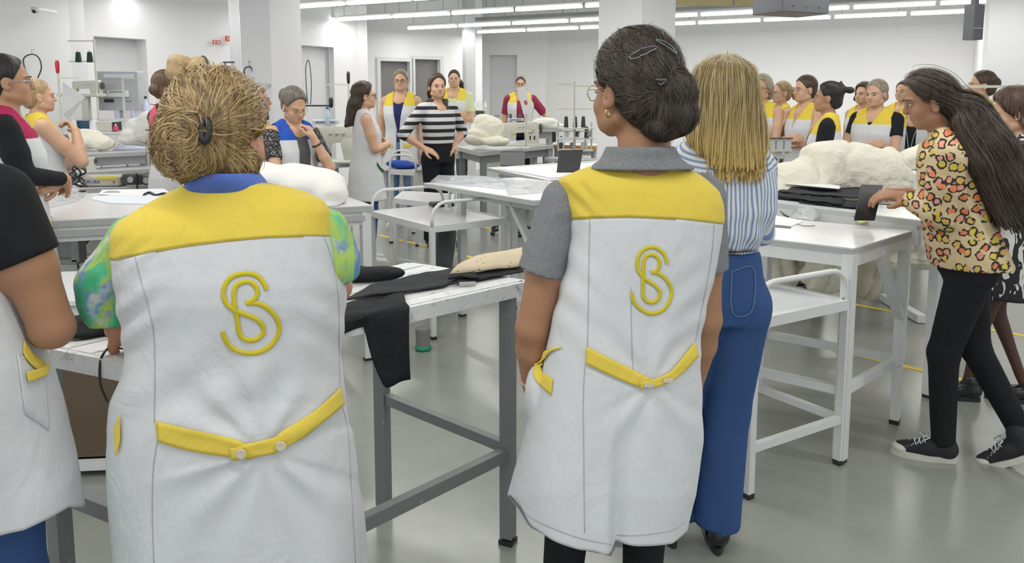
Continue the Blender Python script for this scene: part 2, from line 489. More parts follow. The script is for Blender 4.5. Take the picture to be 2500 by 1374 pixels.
door('door_1', A, d, nr, ang, s0, s1, 2.20, .24)
door('door_2', A, d, nr, ang, s2, s3-.02, 2.28, .2)
wall('wall_back_corner', W[3], W[4])
wall('wall_back_return', W[4], W[5])
a, b = W[5], W[6]
sa, sb, sc, sd = sx(933, a, b), sx(1003, a, b), sx(1016, a, b), sx(1076, a, b)
zt1 = zat(150, 14.6); zt2 = zat(146, 15.0)
_, A, d, nr, ang = wall('wall_back_doors', a, b, .25, openings=[(sa, sb, 0, zt1), (sc, sd, 0, zt2)])
M_dkdoor = plain('grey_frosted_door', (.20, .19, .19), .35, .05, 3)
for i, (p, q, zt) in enumerate(((sa, sb, zt1), (sc, sd, zt2))):
    door('door_%d' % (3+i), A, d, nr, ang, p, q, zt, .12, M_dkdoor)
    m = MB(); 
    for (u0, u1, z0, z1) in ((p-.07, p, 0, zt+.07), (q, q+.07, 0, zt+.07), (p, q, zt, zt+.07)):
        cc = A+d*((u0+u1)/2)-nr*.015; m.box((cc.x, cc.y, (z0+z1)/2), (u1-u0, .05, z1-z0), ang)
    struct('trim_%d' % (i+1), m.build('trim', M_white))
wall('wall_back_step', W[6], W[7])
a, b = W[7], W[8]
s0, s1 = sx(1196, a, b), sx(1262, a, b)
_, A, d, nr, ang = wall('wall_back_centre', a, b, .25, openings=[(s0, s1, 0, 2.40)])
door('door_5', A, d, nr, ang, s0, s1, 2.40, .2)
wall('wall_back_right', W[8], W[9])
R0 = fl(2395, 9.2)
wall('wall_right_return', W[9], (R0[0]+.25, R0[1]))
wall('wall_right', (R0[0], R0[1]), (R0[0]+3.5, R0[1]-1.2), .2)
# steel columns against the back wall and square pillars
def post(px, Y, w_, dpt, name, mat, rz=.45, h=None):
    x, y = fl(px, Y); o = MB().box((x, y, (h or ZC)/2), (w_, dpt, h or ZC), rz, bev=.012).build(name, mat); return struct(name, o)
M_col = plain('grey_column_paint', (.50, .50, .52), .5, .04, 4)
post(583, 8.6, .10, .12, 'steel_column', M_col); post(1146, 13.9, .20, .16, 'steel_column', M_col)
M_pil = plain('white_pillar_paint', (.80, .80, .815), .7, .03, 2)
# pillar: two visible faces with the corner nearest to the camera
def pillar(px_l, px_c, px_r, Y):
    c = Vector(fl(px_c, Y)+(0,)); a1 = Vector(fl(px_l, Y+.34)+(0,)); b1 = Vector(fl(px_r, Y+.12)+(0,))
    e = a1+b1-c; m = MB(); m.prism([c, b1, e, a1], 0, ZC); return struct('pillar', m.build('pillar', M_pil))
pillar(597, 669, 743, 7.0); pillar(1458, 1561, 1642, 7.3)
# floor markings (thin yellow tape)
M_tape = plain('yellow_floor_tape', (.78, .56, .03), .5, .1, 20)
def tape(p, q, w_=.05):
    a, b = PZ(*p, .0), PZ(*q, .0); d = (b-a).normalized(); s_ = Vector((-d.y, d.x, 0))*w_/2; m = MB()
    m.prism([a-s_, b-s_, b+s_, a+s_], .0005, .002)
    o = m.build('trim_tape', M_tape); struct('trim_tape', o)
tape((1840, 799), (2062, 857)); tape((2098, 868), (2500, 963)); tape((2080, 742), (2500, 820), .045)
tape((925, 574), (1062, 606), .05); tape((1100, 616), (1205, 641), .05); tape((1140, 546), (1330, 586), .05)
# ------------------------------------------------------------------ tables and trolleys
class Fr:
    """flat frame: origin + two horizontal axes (metres)"""
    def __init__(s, o, x, y):
        s.o = Vector(o); s.X = Vector(x).normalized(); s.Y = Vector(y).normalized()
    def p(s, a, b, z=0): return s.o+s.X*a+s.Y*b+Vector((0, 0, z))
def quadpts(nr, lf, rt, z, back=None):
    n_, l_, r_ = PZ(*nr, z), PZ(*lf, z), PZ(*rt, z)
    b_ = PZ(*back, z) if back else l_+r_-n_
    return [n_, r_, b_, l_]
def inset(q, d):
    c = sum(q, Vector())/len(q); out = []
    n = len(q)
    for i in range(n):
        a, b, e = q[i-1], q[i], q[(i+1) % n]
        u = (a-b).normalized(); v = (e-b).normalized(); out.append(b+(u+v)*d)
    return out
def slab(q, z0, z1, m=None):
    m = m or MB(); m.prism(q, z0, z1); return m
def rect_table(label, q, z, mt=M_top, me=M_edge, ml=M_white, th=.03, apron=.06, legw=.045, ins=.05, legs=(0, 1, 2, 3), rails=(), railz=.22, group=None, braces=(), cat='table', name='cutting_table', adj=()):
    c = sum(q, Vector())/4
    t = thing(name, label, cat, (c.x, c.y, 0), 0, group)
    L = [Vector((p.x-c.x, p.y-c.y, 0)) for p in q]
    slab(L, z-.006, z).build('laminate', mt, t); slab(inset(L, .001), z-th, z-.006).build('tabletop', me, t)
    I = inset(L, ins)
    m = MB()
    for i in range(4):
        if apron: m = MB(); m.bar(I[i]+Vector((0, 0, z-th-apron/2)), I[(i+1) % 4]+Vector((0, 0, z-th-apron/2)), .03, apron); m.build('apron', ml, t)
    for i in legs:
        m = MB(); e = (I[(i+1) % 4]-I[i]).normalized(); ang = math.atan2(e.y, e.x)
        p = I[i]
        if i in adj:
            m.box((p.x, p.y, (z-th+.3)/2+.0), (legw, legw, z-th-.3), ang); m.box((p.x, p.y, .16), (legw*.8, legw*.8, .3), ang)
        else: m.box((p.x, p.y, (z-th)/2+.008), (legw, legw, z-th-.016), ang)
        lg = m.build('leg', ml, t)
        MB().box((p.x, p.y, .01), (legw*.9, legw*.9, .02), ang).build('foot_cap', M_black, lg)
    for (i, j, rz) in rails:
        MB().bar(I[i]+Vector((0, 0, rz)), I[j]+Vector((0, 0, rz)), .03, .035).build('rail', ml, t)
    for (i, j) in braces:
        e = (I[j]-I[i]).normalized()
        MB().bar(I[i]+Vector((0, 0, z-.38))+e*.02, I[i]+e*.27+Vector((0, 0, z-th-.03)), .04, .03).build('brace', ml, t)
    t['_I'] = 0
    del t['_I']
    return t, I, c
def hoop(t, a, b, h, r=.011, mat=M_white, rr=.10, name='hoop_handle'):
    a, b = Vector(a), Vector(b); d = (b-a); L = d.length; d.normalize(); z = Vector((0, 0, 1)); rr = min(rr, h*.95, L*.4)
    pts = [a]+[a+z*(h-rr)]+[a+z*(h-rr)+d*rr*(1-math.cos(k*PI/12))+z*rr*math.sin(k*PI/12) for k in range(1, 7)]
    pts += [b+z*(h-rr)-d*rr*(1-math.cos(k*PI/12))+z*rr*math.sin(k*PI/12) for k in range(6, 0, -1)]+[b+z*(h-rr), b]
    return MB().tube(pts, r, 8).build(name, mat, t, smooth=True)
def trolley(label, q, z, hoops=((0, 3), (1, 2)), hh=.14, rails=(), legs=(0, 1, 2, 3), lip=False, mt=M_top, group=None):
    c = sum(q, Vector())/4; t = thing('work_trolley', label, 'trolley', (c.x, c.y, 0), 0, group)
    L = [Vector((p.x-c.x, p.y-c.y, 0)) for p in q]; Z = lambda h: Vector((0, 0, h))
    slab(inset(L, .012), z-.012, z).build('shelf_panel', mt, t)
    I = inset(L, .012)
    for i in range(4): MB().bar(I[i]+Z(z-.018+(.01 if lip else 0)), I[(i+1) % 4]+Z(z-.018+(.01 if lip else 0)), .028, .04).build('frame_bar', M_white, t)
    for i in legs:
        e = (I[(i+1) % 4]-I[i]).normalized(); a = math.atan2(e.y, e.x)
        lg = MB().box((I[i].x, I[i].y, (z-.02)/2+.01), (.03, .03, z-.04), a).build('leg', M_white, t)
        MB().box((I[i].x, I[i].y, .01), (.032, .032, .02), a).build('foot_cap', M_black, lg)
    for (i, j) in hoops: hoop(t, I[i]+Z(z), I[j]+Z(z), hh)
    for (i, j, rz) in rails: MB().bar(I[i]+Z(rz), I[j]+Z(rz), .025, .03).build('rail', M_white, t)
    return t, I, c
# ---- T1 near table: white scratched slatted top on a grey steel frame
n = NT('scratched_white_top'); v1 = n.noise(9, 5, None, .7); scr = n.noise(26, 6, None, .75, .5)
n.col(n.mix(n.ramp(scr, [(.55, (0, 0, 0)), (.68, (1, 1, 1))]), n.mix(v1, (.60, .61, .60), (.76, .77, .77)), (.33, .33, .32))); n.set(roughness=.4)
n.bump(scr, .2, .002); M_scr = n.m
n = NT('chipped_grey_frame'); v1 = n.noise(30, 5, None, .75)
n.col(n.mix(n.ramp(v1, [(.66, (0, 0, 0)), (.70, (1, 1, 1))]), (.19, .20, .20), (.48, .48, .46))); n.set(roughness=.42); M_chip = n.m
TZ = .885
q = [PZ(352, 886, TZ), PZ(1278, 684, TZ), PZ(1000, 641, TZ), PZ(135, 845, TZ)]
c = sum(q, Vector())/4; t1 = thing('inspection_table', 'grey steel framed table with scratched white slatted top, nearest the camera', 'table', (c.x, c.y, 0))
L = [Vector((p.x-c.x, p.y-c.y, 0)) for p in q]
# slats run the long way
NS = 7
for k in range(NS):
    a, b = k/NS+.008, (k+1)/NS-.006
    P = [L[0].lerp(L[3], a), L[1].lerp(L[2], a), L[1].lerp(L[2], b), L[0].lerp(L[3], b)]
    slab(P, TZ-.022, TZ-.001*(k % 2)).build('slat', M_scr, t1)
for i in range(4):
    MB().bar(L[i]+Vector((0, 0, TZ-.024)), L[(i+1) % 4]+Vector((0, 0, TZ-.024)), .03, .044).build('edge_rail', M_scr, t1)
feet = [None, PD(1240, 1100, 2.37), PD(933, 1000, 2.57), PD(133, 1100, 1.83)]
feet[0] = (feet[3]+(feet[1]-feet[2]))*.6+PZ(375, 900, TZ)*.4; feet[0].z = 0
LP = [Vector((p.x-c.x, p.y-c.y, 0)) for p in feet]
for i in range(4):
    a = math.atan2((LP[1]-LP[2]).y, (LP[1]-LP[2]).x)
    w_ = .042
    lg = MB().box((LP[i].x, LP[i].y, (TZ-.045)/2+.01), (w_, w_, TZ-.07), a).build('leg', M_chip, t1)
    MB().box((LP[i].x, LP[i].y, .008), (w_+.006, w_+.006, .016), a).build('foot_cap', M_black, lg)
def t1z(px, py, i):                           # rail height where pixel row meets leg i
    return PD(px, py, feet[i].y).z
Z = lambda h: Vector((0, 0, h))
MB().bar(LP[2]+Z(t1z(935, 968, 2)), LP[1]+Z(t1z(1238, 1092, 1)), .03, .034).build('cross_rail', M_chip, t1)
zr = t1z(1238, 1105, 1); MB().bar(LP[1]+Z(zr), LP[0]+Z(zr-.0), .03, .04).build('cross_rail', M_chip, t1)
zr = t1z(150, 1195, 3); MB().bar(LP[3]+Z(zr), LP[0]+Z(zr), .034, .04).build('cross_rail', M_chip, t1)
# ---- T2 left long white table behind it
q = quadpts((909, 501), (84, 540), (800, 463), .88, back=(84, 474))
t2, I2, c2 = rect_table('long white cutting table with a rolled cream bundle on its right end', q, .88, th=.035, apron=.075, ins=.03, legw=.05, legs=(0, 1, 2), rails=((1, 0, .3),))
# second deck edge under the T2 top
m = MB(); m.bar(I2[3]+Vector((0, -.015, .81)), I2[0]+Vector((0, -.015, .81)), .03, .03); m.build('lower_edge_board', M_edge, t2)
MB().tube([(-1.22, -.3, .0), (-1.22, -.3, .8)], .02, 8).build('centre_leg', M_white, t2)
# ---- trolley A (shiny square shelf with two hoops) and trolley behind it
q = quadpts((1053, 553), (903, 515), (1246, 533), .70)
trolley('square white trolley with glossy shelf, two hoop handles and a black wallet on it', q, .70, hoops=((0, 1), (3, 2)), hh=.14, rails=((3, 0, .2),))
q = quadpts((1100, 500), (962, 484), (1110, 474), .72, back=(985, 466))
trolley('white trolley half hidden behind the striped sweater woman', q, .72, hh=.13, hoops=((0, 1),), rails=((3, 0, .25), (0, 1, .25)))
q = quadpts((1018, 420), (950, 416), (1010, 404), .74, back=(955, 402))
trolley('tall narrow white trolley carrying a folded blue bag', q, .74, hh=.16, hoops=((0, 3), (1, 2)), rails=((3, 0, .3),))
# ---- T3 table with plastic bags, left of the grey polo woman
q = quadpts((1302, 489), (1034, 446), (1560, 470), .90)
t3, I3, c3 = rect_table('white folding table with grey edge carrying clear plastic bags', q, .90, legs=(0, 1, 2, 3), ins=.17, braces=((0, 3),), rails=((0, 3, .25),), adj=(0,))
# frame legs of T3 seen through T1
q4 = quadpts((1200, 417), (1130, 409), (1480, 395), .88, back=(1420, 388))
q = quadpts((1340, 440), (1190, 409), (1640, 415), .88)
rect_table('white table behind the plastic bags with black folder standing on it', q, .88, ins=.1)
# ---- T5/T6 right tables, trolley B
q = quadpts((2084, 606), (1700, 562), (2228, 563), .885)
t5, I5, c5 = rect_table('white table with papers and a clear bag of clips, in front of leopard shirt woman', q, .885, th=.028, apron=.05, ins=.02, rails=((0, 1, .30), (3, 0, .30), (1, 2, .30)), braces=((1, 0),), adj=(1,), legs=(0, 1, 2, 3))
qb = quadpts((2249, 538), (1700, 470), (2304, 516), .925)
t6, I6, c6 = rect_table('raised white table with grey fabric pieces under the cream heap', qb, .925, th=.03, apron=.085, ins=.015, me=plain('light_edge', (.55, .56, .55), .5), legs=(1, 2), rails=())
q = [PZ(1843, 788, .668), PZ(2078, 738, .668), PZ(2060, 728, .668)+Vector((-.55, .30, 0)), None]; q[3] = q[0]+q[2]-q[1]
q = [PZ(1843, 788, .668), PZ(2078, 738, .668)]; dx = (PZ(2060, 727, .668)-PZ(1846, 677, .668)).normalized()*-.75
q += [q[1]+dx, q[0]+dx]
trolley('white wheeled-height trolley with bent tube handle under the right table edge', q, .668, hoops=((0, 1),), hh=.135, rails=((0, 1, .19), (0, 3, .19), (1, 2, .19), (2, 3, .19)), legs=(0, 1, 2, 3), lip=True)
# ------------------------------------------------------------------ people
def hairmat(name, c, c2, sc=(70, 70, 9), rough=.42, tip=None):
    if name in MATS: return MATS[name]
    n = NT(name); a = n.noise(1, 3, n.co(sc), .6, .4); g = n.n('ShaderNodeNewGeometry')
    f = n.math('ADD', n.math('MULTIPLY', a, .9), n.math('MULTIPLY', g.outputs['Random Per Island'], .35))
    f = n.ramp(f, [(.32, c), (.85, c2)])
    if tip is not None:
        tc = n.n('ShaderNodeTexCoord'); sp = n.n('ShaderNodeSeparateXYZ'); n.t.links.new(tc.outputs['Object'], sp.inputs[0])
        mr = n.n('ShaderNodeMapRange'); n.t.links.new(sp.outputs[2], mr.inputs[0])
        mr.inputs[1].default_value = tip[0]; mr.inputs[2].default_value = tip[1]; mr.inputs[3].default_value = 0; mr.inputs[4].default_value = 1
        f = n.mix(mr.outputs[0], f, tip[2])
    n.col(f); n.set(roughness=rough); n.b.inputs['Specular IOR Level'].default_value = .35
    n.bump(a, .55, .006); MATS[name] = n.m; return n.m
def skinmat(name, c):
    if name in MATS: return MATS[name]
    n = NT(name); a = n.noise(14, 3); n.col(n.mix(a, tuple(x*.93 for x in c), tuple(min(1, x*1.06) for x in (c[0]*1.04, c[1]*.97, c[2]*.94))))
    n.set(roughness=.5); n.b.inputs['Specular IOR Level'].default_value = .35
    n.b.inputs['Subsurface Weight'].default_value = .12; n.b.inputs['Subsurface Radius'].default_value = (.01, .004, .002); n.b.inputs['Subsurface Scale'].default_value = .6
    n.bump(n.noise(300, 2), .05, .001)
    MATS[name] = n.m; return n.m
SK = dict(fair=skinmat('fair_skin', (.60, .38, .255)), mid=skinmat('medium_skin', (.47, .275, .17)), tan=skinmat('tan_skin', (.37, .20, .118)), rosy=skinmat('rosy_skin', (.55, .28, .19)))
def smockmat(name, yoke, zy=1.262, base=WHT, slope=0.0, hemtrim=None):
    if name in MATS: return MATS[name]
    n = NT(name); n.set(roughness=.85); n.b.inputs['Specular IOR Level'].default_value = .2
    tc = n.n('ShaderNodeTexCoord'); sp = n.n('ShaderNodeSeparateXYZ'); n.t.links.new(tc.outputs['Object'], sp.inputs[0])
    zz = n.math('ADD', sp.outputs[2], n.math('MULTIPLY', sp.outputs[1], slope))
    m = n.math('GREATER_THAN', zz, zy)
    fine = n.noise(700, 1)
    wc = n.mix(fine, base, tuple(x*.95 for x in base))
    yc = n.mix(fine, yoke, tuple(x*.90 for x in yoke))
    n.col(n.mix(m, wc, yc))
    a = n.noise(1.0, 3, n.co((7, 7, 3)), .6, .8)
    n.bump(a, .55, .03); MATS[name] = n.m; return n.m
M_eyew = plain('eye_white', (.50, .46, .43), .4); M_iris = plain('dark_iris', (.03, .02, .015), .2)
M_gold = plain('gold_metal', (.62, .42, .16), .3, .05, 20, metallic=1)
M_lens = None
def lensmat():
    global M_lens
    if M_lens: return M_lens
    n = NT('clear_lens'); n.col((.95, .97, .97)); n.set(roughness=.03); n.b.inputs['Transmission Weight'].default_value = 1; n.b.inputs['Alpha'].default_value = .25; n.b.inputs['IOR'].default_value = 1.1
    M_lens = n.m; return n.m
def rotm(yaw=0, pitch=0, roll=0):
    # pitch>0 looks down, yaw>0 turns to the person's left
    return np.array((Matrix.Rotation(R(yaw), 3, 'Z') @ Matrix.Rotation(-R(pitch), 3, 'X') @ Matrix.Rotation(R(roll), 3, 'Y')))
PIV = V(0, -.012, 1.425)
def hand_prims(w_, hd, hn, side, curl=.35, sc=1.0, spread=1.0, thumb=1):
    """w wrist, hd hand direction, hn back-of-hand normal, side=+1: thumb on +cross side"""
    w_ = np.array(w_, float); hd = np.array(hd, float); hd /= np.linalg.norm(hd); hn = np.array(hn, float); hn -= hd*(hn @ hd); hn /= np.linalg.norm(hn)
    s = np.cross(hd, hn)*side; P = []
    for i, off in enumerate((.026, .009, -.009, -.025)):      # index .. little
        k = w_+hd*(.088-.004*abs(i-1)-.004*(i == 3))*sc+s*off*sc
        P.append(cone(w_+hd*.008+s*off*.55*sc, k, .0165*sc, .0125*sc, k=.016))
        Ls = [(.040, .026, .020), (.044, .029, .021), (.041, .027, .020), (.032, .021, .018)][i]
        p = k; a = curl*.6+.08*i*curl
        dd = hd+s*off*2.2*spread; dd /= np.linalg.norm(dd)
        for j, l in enumerate(Ls):
            d = dd*math.cos(a)-hn*math.sin(a); q = p+d*l*sc
            P.append(cone(p, q, (.0092-.0008*j)*sc, (.0085-.0008*j)*sc, k=.0035)); p = q; a += curl*(1.1 if j == 0 else .8)
    if thumb:
        a0 = w_+hd*.022*sc+s*.018*sc; a1 = a0+(hd*.55+s*.75-hn*.25)*.045*sc; a2 = a1+(hd*.85+s*.3-hn*.35)*.032*sc; a3 = a2+(hd*.95-hn*.3)*.024*sc
        P += [cone(a0, a1, .0165*sc, .0125*sc, k=.014), cone(a1, a2, .0115*sc, .0105*sc, k=.003), cone(a2, a3, .0105*sc, .0085*sc, k=.003)]
    return P
POSES = {
 'down': dict(e=(.215, -.03, 1.045), w=(.222, .02, .805), hd=(-.05, .1, -1), hn=(1, .1, 0), curl=.45),
 'crossR': dict(e=(.215, .055, 1.06), w=(-.035, .205, 1.085), hd=(-1, -.12, .22), hn=(-.1, 1, .1), curl=.35),
 'crossL': dict(e=(.21, .06, 1.05), w=(.0, .165, 1.045), hd=(-1, -.4, -.05), hn=(0, 1, .2), curl=.5),
 'hip': dict(e=(.335, -.08, 1.08), w=(.185, .045, .95), hd=(-.75, .55, -.38), hn=(.4, .3, .8), curl=.35),
 'clasp': dict(e=(.225, .03, 1.06), w=(.075, .175, .93), hd=(-.85, .25, -.45), hn=(.3, .9, .2), curl=.6),
}
def mir(v): return (-v[0], v[1], v[2])
def person(label, px, top, D, rot, wf=1.0, fat=0.0, armR='down', armL='down', head=(0, 0, 0), hair=None, robe=None, shirt=None,
           legs=None, shoes=None, glasses=None, skin='fair', vox=.0075, warp=None, lean=None, H=None, group=None, eyes=True, feet=None, sh=None, hs=1.0, neck=1.0, bust=0.0, hx=0.0, shz=0.0, shw=1.0):
    P0 = PD(px, top, D); scale = (H or P0.z)/1.65
    root = thing('person', label, 'person', (P0.x, P0.y, 0), R(rot), group, scale)
    sk = SK[skin] if isinstance(skin, str) else skin
    Hm = rotm(*head); lean_ = lean
    def wv(v):
        v = np.array(v, float)
        if lean_ is not None:
            t = np.clip((v[..., 2]-.86)/.6, 0, 2)
            v[..., 0] += lean_[0]*t; v[..., 1] += lean_[1]*t
            if len(lean_) > 2: v[..., 2] -= lean_[2]*t
        return v
    HS = V(1, 1, 1)*hs
    def hp(p):                                   # head-local -> person-local
        return (np.array(p, float)-PIV)*hs @ Hm.T+PIV+V(hx, 0, 0)
    def hprim(pr):
        pr = dict(pr); pr['M'] = (Hm, PIV+V(hx, 0, 0)); 
        if pr['t'] == 'cone': pr['a'] = (pr['a']-PIV)*hs; pr['b'] = (pr['b']-PIV)*hs; pr['ra'] *= hs; pr['rb'] *= hs
        elif pr['t'] == 'ell': pr['c'] = (pr['c']-PIV)*hs; pr['r'] = pr['r']*hs
        elif pr['t'] == 'func':
            f0 = pr['f']; pr['f'] = lambda Q: f0(Q/hs+PIV)*hs; pr['lo'] = (pr['lo']-PIV)*hs; pr['hi'] = (pr['hi']-PIV)*hs
        return pr
    W_ = wf; fb = fat
    shx = .158*(.4+.6*W_)*shw
    # ---- skin body: one continuous mesh
    B = []
    B += [ell((0, 0, 1.19), (.135*W_, .088+fb*.5, .17)), ell((0, .0, 1.0), (.115*W_+fb*.4, .078+fb, .15)), ell((0, -.005, .88), (.128*W_, .085+fb*.5, .11))]
    for s in (-1, 1): B.append(cone((s*.03, -.018, 1.365+shz), (s*shx, -.012, 1.318+shz), .042, .043, k=.04))
    B.append(cone((0, -.022, 1.34), (0, -.006, 1.45), .054*neck, .048*neck, k=.03)); B.append(ell((0, .012, 1.30+shz), (.10*W_, .068, .06), k=.03))
    hd = [ell((0, -.016, 1.548), (.072, .091, .086)), ell((0, .022, 1.492), (.056, .062, .072), k=.03), ell((0, .052, 1.452), (.035, .036, .03), k=.025),
          cone((0, .070, 1.428), (0, .066, 1.432), .014, .014, k=.02)]
    for s in (-1, 1):
        hd += [ell((s*.034, .055, 1.482), (.024, .024, .026), k=.02), cone((s*.012, .083, 1.535), (s*.042, .066, 1.538), .008, .007, k=.012),
               ell((s*.0305, .0865, 1.517), (.015, .012, .010), k=.010, op=-1),
               cone((s*.052, .0, 1.455), (s*.03, .055, 1.44), .016, .014, k=.025)]
    hd += [cone((0, .080, 1.528), (0, .101, 1.494), .0075, .0105, k=.008), ell((0, .096, 1.489), (.015, .011, .008), k=.008)]
    hd += [ell((0, .0835, 1.4655), (.021, .010, .0052), k=.006), ell((0, .0815, 1.4555), (.018, .010, .0058), k=.005)]
    for s in (-1, 1):
        hd += [ell((s*.0755, -.008, 1.505), (.0085, .019, .032), rot=(12, 0, s*-18), k=.008), ell((s*.082, -.002, 1.508), (.004, .010, .019), k=.004, op=-1)]
    B += [hprim(p) for p in hd]
    arms = []
    fing = []
    J = {}
    for s, A in ((1, armR), (-1, armL)):
        if A is None: continue
        A = POSES[A] if isinstance(A, str) else A
        m_ = (lambda v: V(*v)) if s > 0 else (lambda v: V(*mir(v)))
        shp = V(s*(shx+.012), -.012, 1.300) if 's' not in A else m_(A['s'])
        e, w_ = m_(A['e']), m_(A['w']); J[s] = (shp, e, w_)
        ra = A.get('r', 1.0)*(1+fb*2)
        arms += [cone(shp, (shp+e)/2, .047*ra, .043*ra, k=.03), cone((shp+e)/2, e, .043*ra, .036*ra, k=.02),
                 cone(e, e*.62+w_*.38, .036*ra, .036*ra, k=.012), cone(e*.62+w_*.38, w_, .036*ra, .0245*ra, k=.012)]
        if A.get('hand', 1):
            hdv, hnv = m_(A['hd']), m_(A['hn'])
            sd = A.get('side', 1)*(1 if s > 0 else -1)
            fing += hand_prims(w_+hdv/np.linalg.norm(hdv)*.0, hdv, hnv, sd, A.get('curl', .35), A.get('hsc', 1.0))
    B += arms+fing
    if legs and legs.get('bare'):
        for s in (-1, 1):
            B += [cone((s*.08, 0, .86), (s*.085, .0, .48), .082, .055), cone((s*.085, 0, .48), (s*.088, -.02, .33), .052, .054), cone((s*.088, -.02, .33), (s*.09, -.02, .07), .054, .034)]
    implicit('body', B, vox, sk, root, wv, rel=0)
    # ---- face details
    if eyes:
        for s in (-1, 1):
            T = Matrix(Hm.tolist())
            m = MB().sphere((0, 0, 0), (.0125*hs, .007*hs, .0062*hs), 8, T)
            c = wv(hp((s*.0305, .0755, 1.518))); o = m.build('eye', M_eyew, root, True, loc=c)
            MB().sphere(tuple(T @ Vector((0, .0042*hs, 0))), (.0068*hs, .0042*hs, .0060*hs), 8, T).build('iris', M_iris, o, True)
            br = [wv(hp((s*x, y, z))) for x, y, z in ((.012, .0925, 1.5375), (.026, .0905, 1.5425), (.040, .079, 1.541), (.050, .067, 1.534))]
            MB().tube(br, [.0016, .0024, .0022, .001], 5).build('eyebrow', MATS[hair['mat']] if hair and hair.get('brow', 1) else M_iris, root, True)
        T = Matrix(Hm.tolist())
        m = MB(); m.sphere(tuple(hp((0, .0865, 1.4655))-hp((0, .08, 1.46))), (.0205*hs, .008*hs, .0042*hs), 8, T); m.sphere(tuple(hp((0, .0845, 1.4572))-hp((0, .08, 1.46))), (.017*hs, .008*hs, .005*hs), 8, T)
        m.build('lips', plain('lip_colour', (.42, .17, .14), .45), root, True, loc=wv(hp((0, .08, 1.46))))
    if glasses:
        gm = {'dark': M_black, 'gold': M_gold, 'red': plain('burgundy_frame', (.12, .02, .03), .3), 'thin': M_metal, 'brown': plain('brown_frame', (.10, .045, .02), .35)}[glasses]
        g = None
        for s in (-1, 1):
            pts = [wv(hp((s*(.031+.024*math.cos(a)*(1.0)), .097-abs(math.cos(a))*.002-(.008 if math.cos(a) > .5 else 0), 1.515+.018*math.sin(a)))) for a in np.linspace(0, 2*PI, 17)]
            rr = .0019 if glasses in ('dark', 'brown', 'red') else .0012
            o = MB().tube(pts, rr, 5, False).build('lens_rim' if g else 'glasses', gm, g or root, True)
            if g is None: g = o
            MB().tube([wv(hp(p)) for p in ((s*.054, .088, 1.522), (s*.070, .05, 1.522), (s*.0765, .0, 1.518), (s*.077, -.02, 1.505))], .0016, 5).build('temple_arm', gm, g, True)
        MB().tube([wv(hp(p)) for p in ((-.008, .100, 1.519), (0, .103, 1.521), (.008, .100, 1.519))], .0014, 5).build('bridge', gm, g, True)
    # ---- hair
    if hair: build_hair(root, hair, hprim, hp, wv, vox)
    # ---- garments
    def torso(inf, z0, z1, bustk=1.0, hem=0.0, waist=1.0):
        T = [(1.392, .056, .054, -.020), (1.36, .072*W_, .060, -.018), (1.335, .100*W_, .068, -.014), (1.30, .152*W_, .078, -.008), (1.25, .166*W_, .093, .002), (1.18, .162*W_, .108+bust, .010+bust*.8), (1.12, .154*W_, .106+bust*.8, .010+bust*.6),
             (1.03, (.140*W_+fb*.6)*waist, .098+fb, .004), (.95, .150*W_+fb*.8, .106+fb, .002), (.87, .168*W_+fb*.6, .118+fb*.8, -.004), (.78, .172*W_+fb*.5+hem*.3, .122+fb*.6+hem*.2, -.004), (.62, .176*W_+fb*.5+hem, .126+fb*.5+hem*.7, 0), (.45, .18*W_+fb*.5+hem*1.6, .130+fb*.5+hem, 0)]
        z1 = 1.392
        tt = [t for t in T if z0 < t[0] <= z1]
        arr = np.array(sorted(T)); 
        for zz in (z0, z1):
            if zz < 1.39: tt.append((zz,)+tuple(np.interp(zz, arr[:, 0], arr[:, i]) for i in (1, 2, 3)))
        return [(t[0], t[1]+inf, t[2]+inf, t[3]) for t in tt]
    def shoulders(inf, k=.03, rr=0):
        o = []
        for s in (-1, 1): o.append(cone((s*.045, -.02, 1.368), (s*(shx), -.012, 1.322), .036+inf+rr, .036+inf+rr, k=k))
        return o
    def folds(amp, z0):
        def f(v):
            a = np.arctan2(v[:, 1], v[:, 0]); t = np.clip((z0-v[:, 2])/.5, 0, 1)
            r = amp*t*(np.sin(a*7+v[:, 2]*3)+.6*np.sin(a*12+1.3)); 
            n_ = np.stack([np.cos(a), np.sin(a), 0*a], -1)
            wr = amp*.6*ridged(v, 9.0)
            return v+n_*(r+wr)[:, None]
        return f
    if shirt:
        z0 = shirt.get('z0', .93); inf = shirt.get('inf', .006)
        Q = [loft(torso(inf, z0, 1.335, hem=shirt.get('hem', 0)), k=.02)]+shoulders(inf-.002)
        if shirt.get('neckhi'): Q.append(cone((0, -.022, 1.36), (0, -.012, 1.405), .060, .056, k=.01, cut=True))
        else: Q.append(cone((0, -.035, 1.35), (0, .10, 1.46), .056, .085, op=-1, k=.006))
        sl = shirt.get('sleeve', .45)
        for s in J:
            shp, e, w_ = J[s]; sr_ = shirt.get('sr', 1.0); ra = (POSES[armR] if isinstance(armR, str) else armR).get('r', 1.0) if s > 0 else (POSES[armL] if isinstance(armL, str) else armL).get('r', 1.0)
            ra *= (1+fb*2)
            if sl <= 0: continue
            if sl <= 1:
                q = shp+(e-shp)*sl; Q.append(cone(shp, q, .053*sr_*ra, .052*sr_*ra, k=.03, cut=True))
            else:
                Q += [cone(shp, (shp+e)/2, .053*ra*sr_, .049*ra*sr_, k=.03), cone((shp+e)/2, e, .049*ra*sr_, .043*ra*sr_, k=.02), cone(e, e+(w_-e)*(sl-1), .043*ra*sr_, (.043-.012*(sl-1))*ra*sr_, k=.012, cut=True)]
        m_ = shirt['mat']
        implicit(shirt.get('name', 'shirt'), Q, max(vox, .008), m_, root, wv, rel=0, disp=lambda v: v+0.0025*ridged(v, 14.0)[:, None]*V(0, 1, 0))
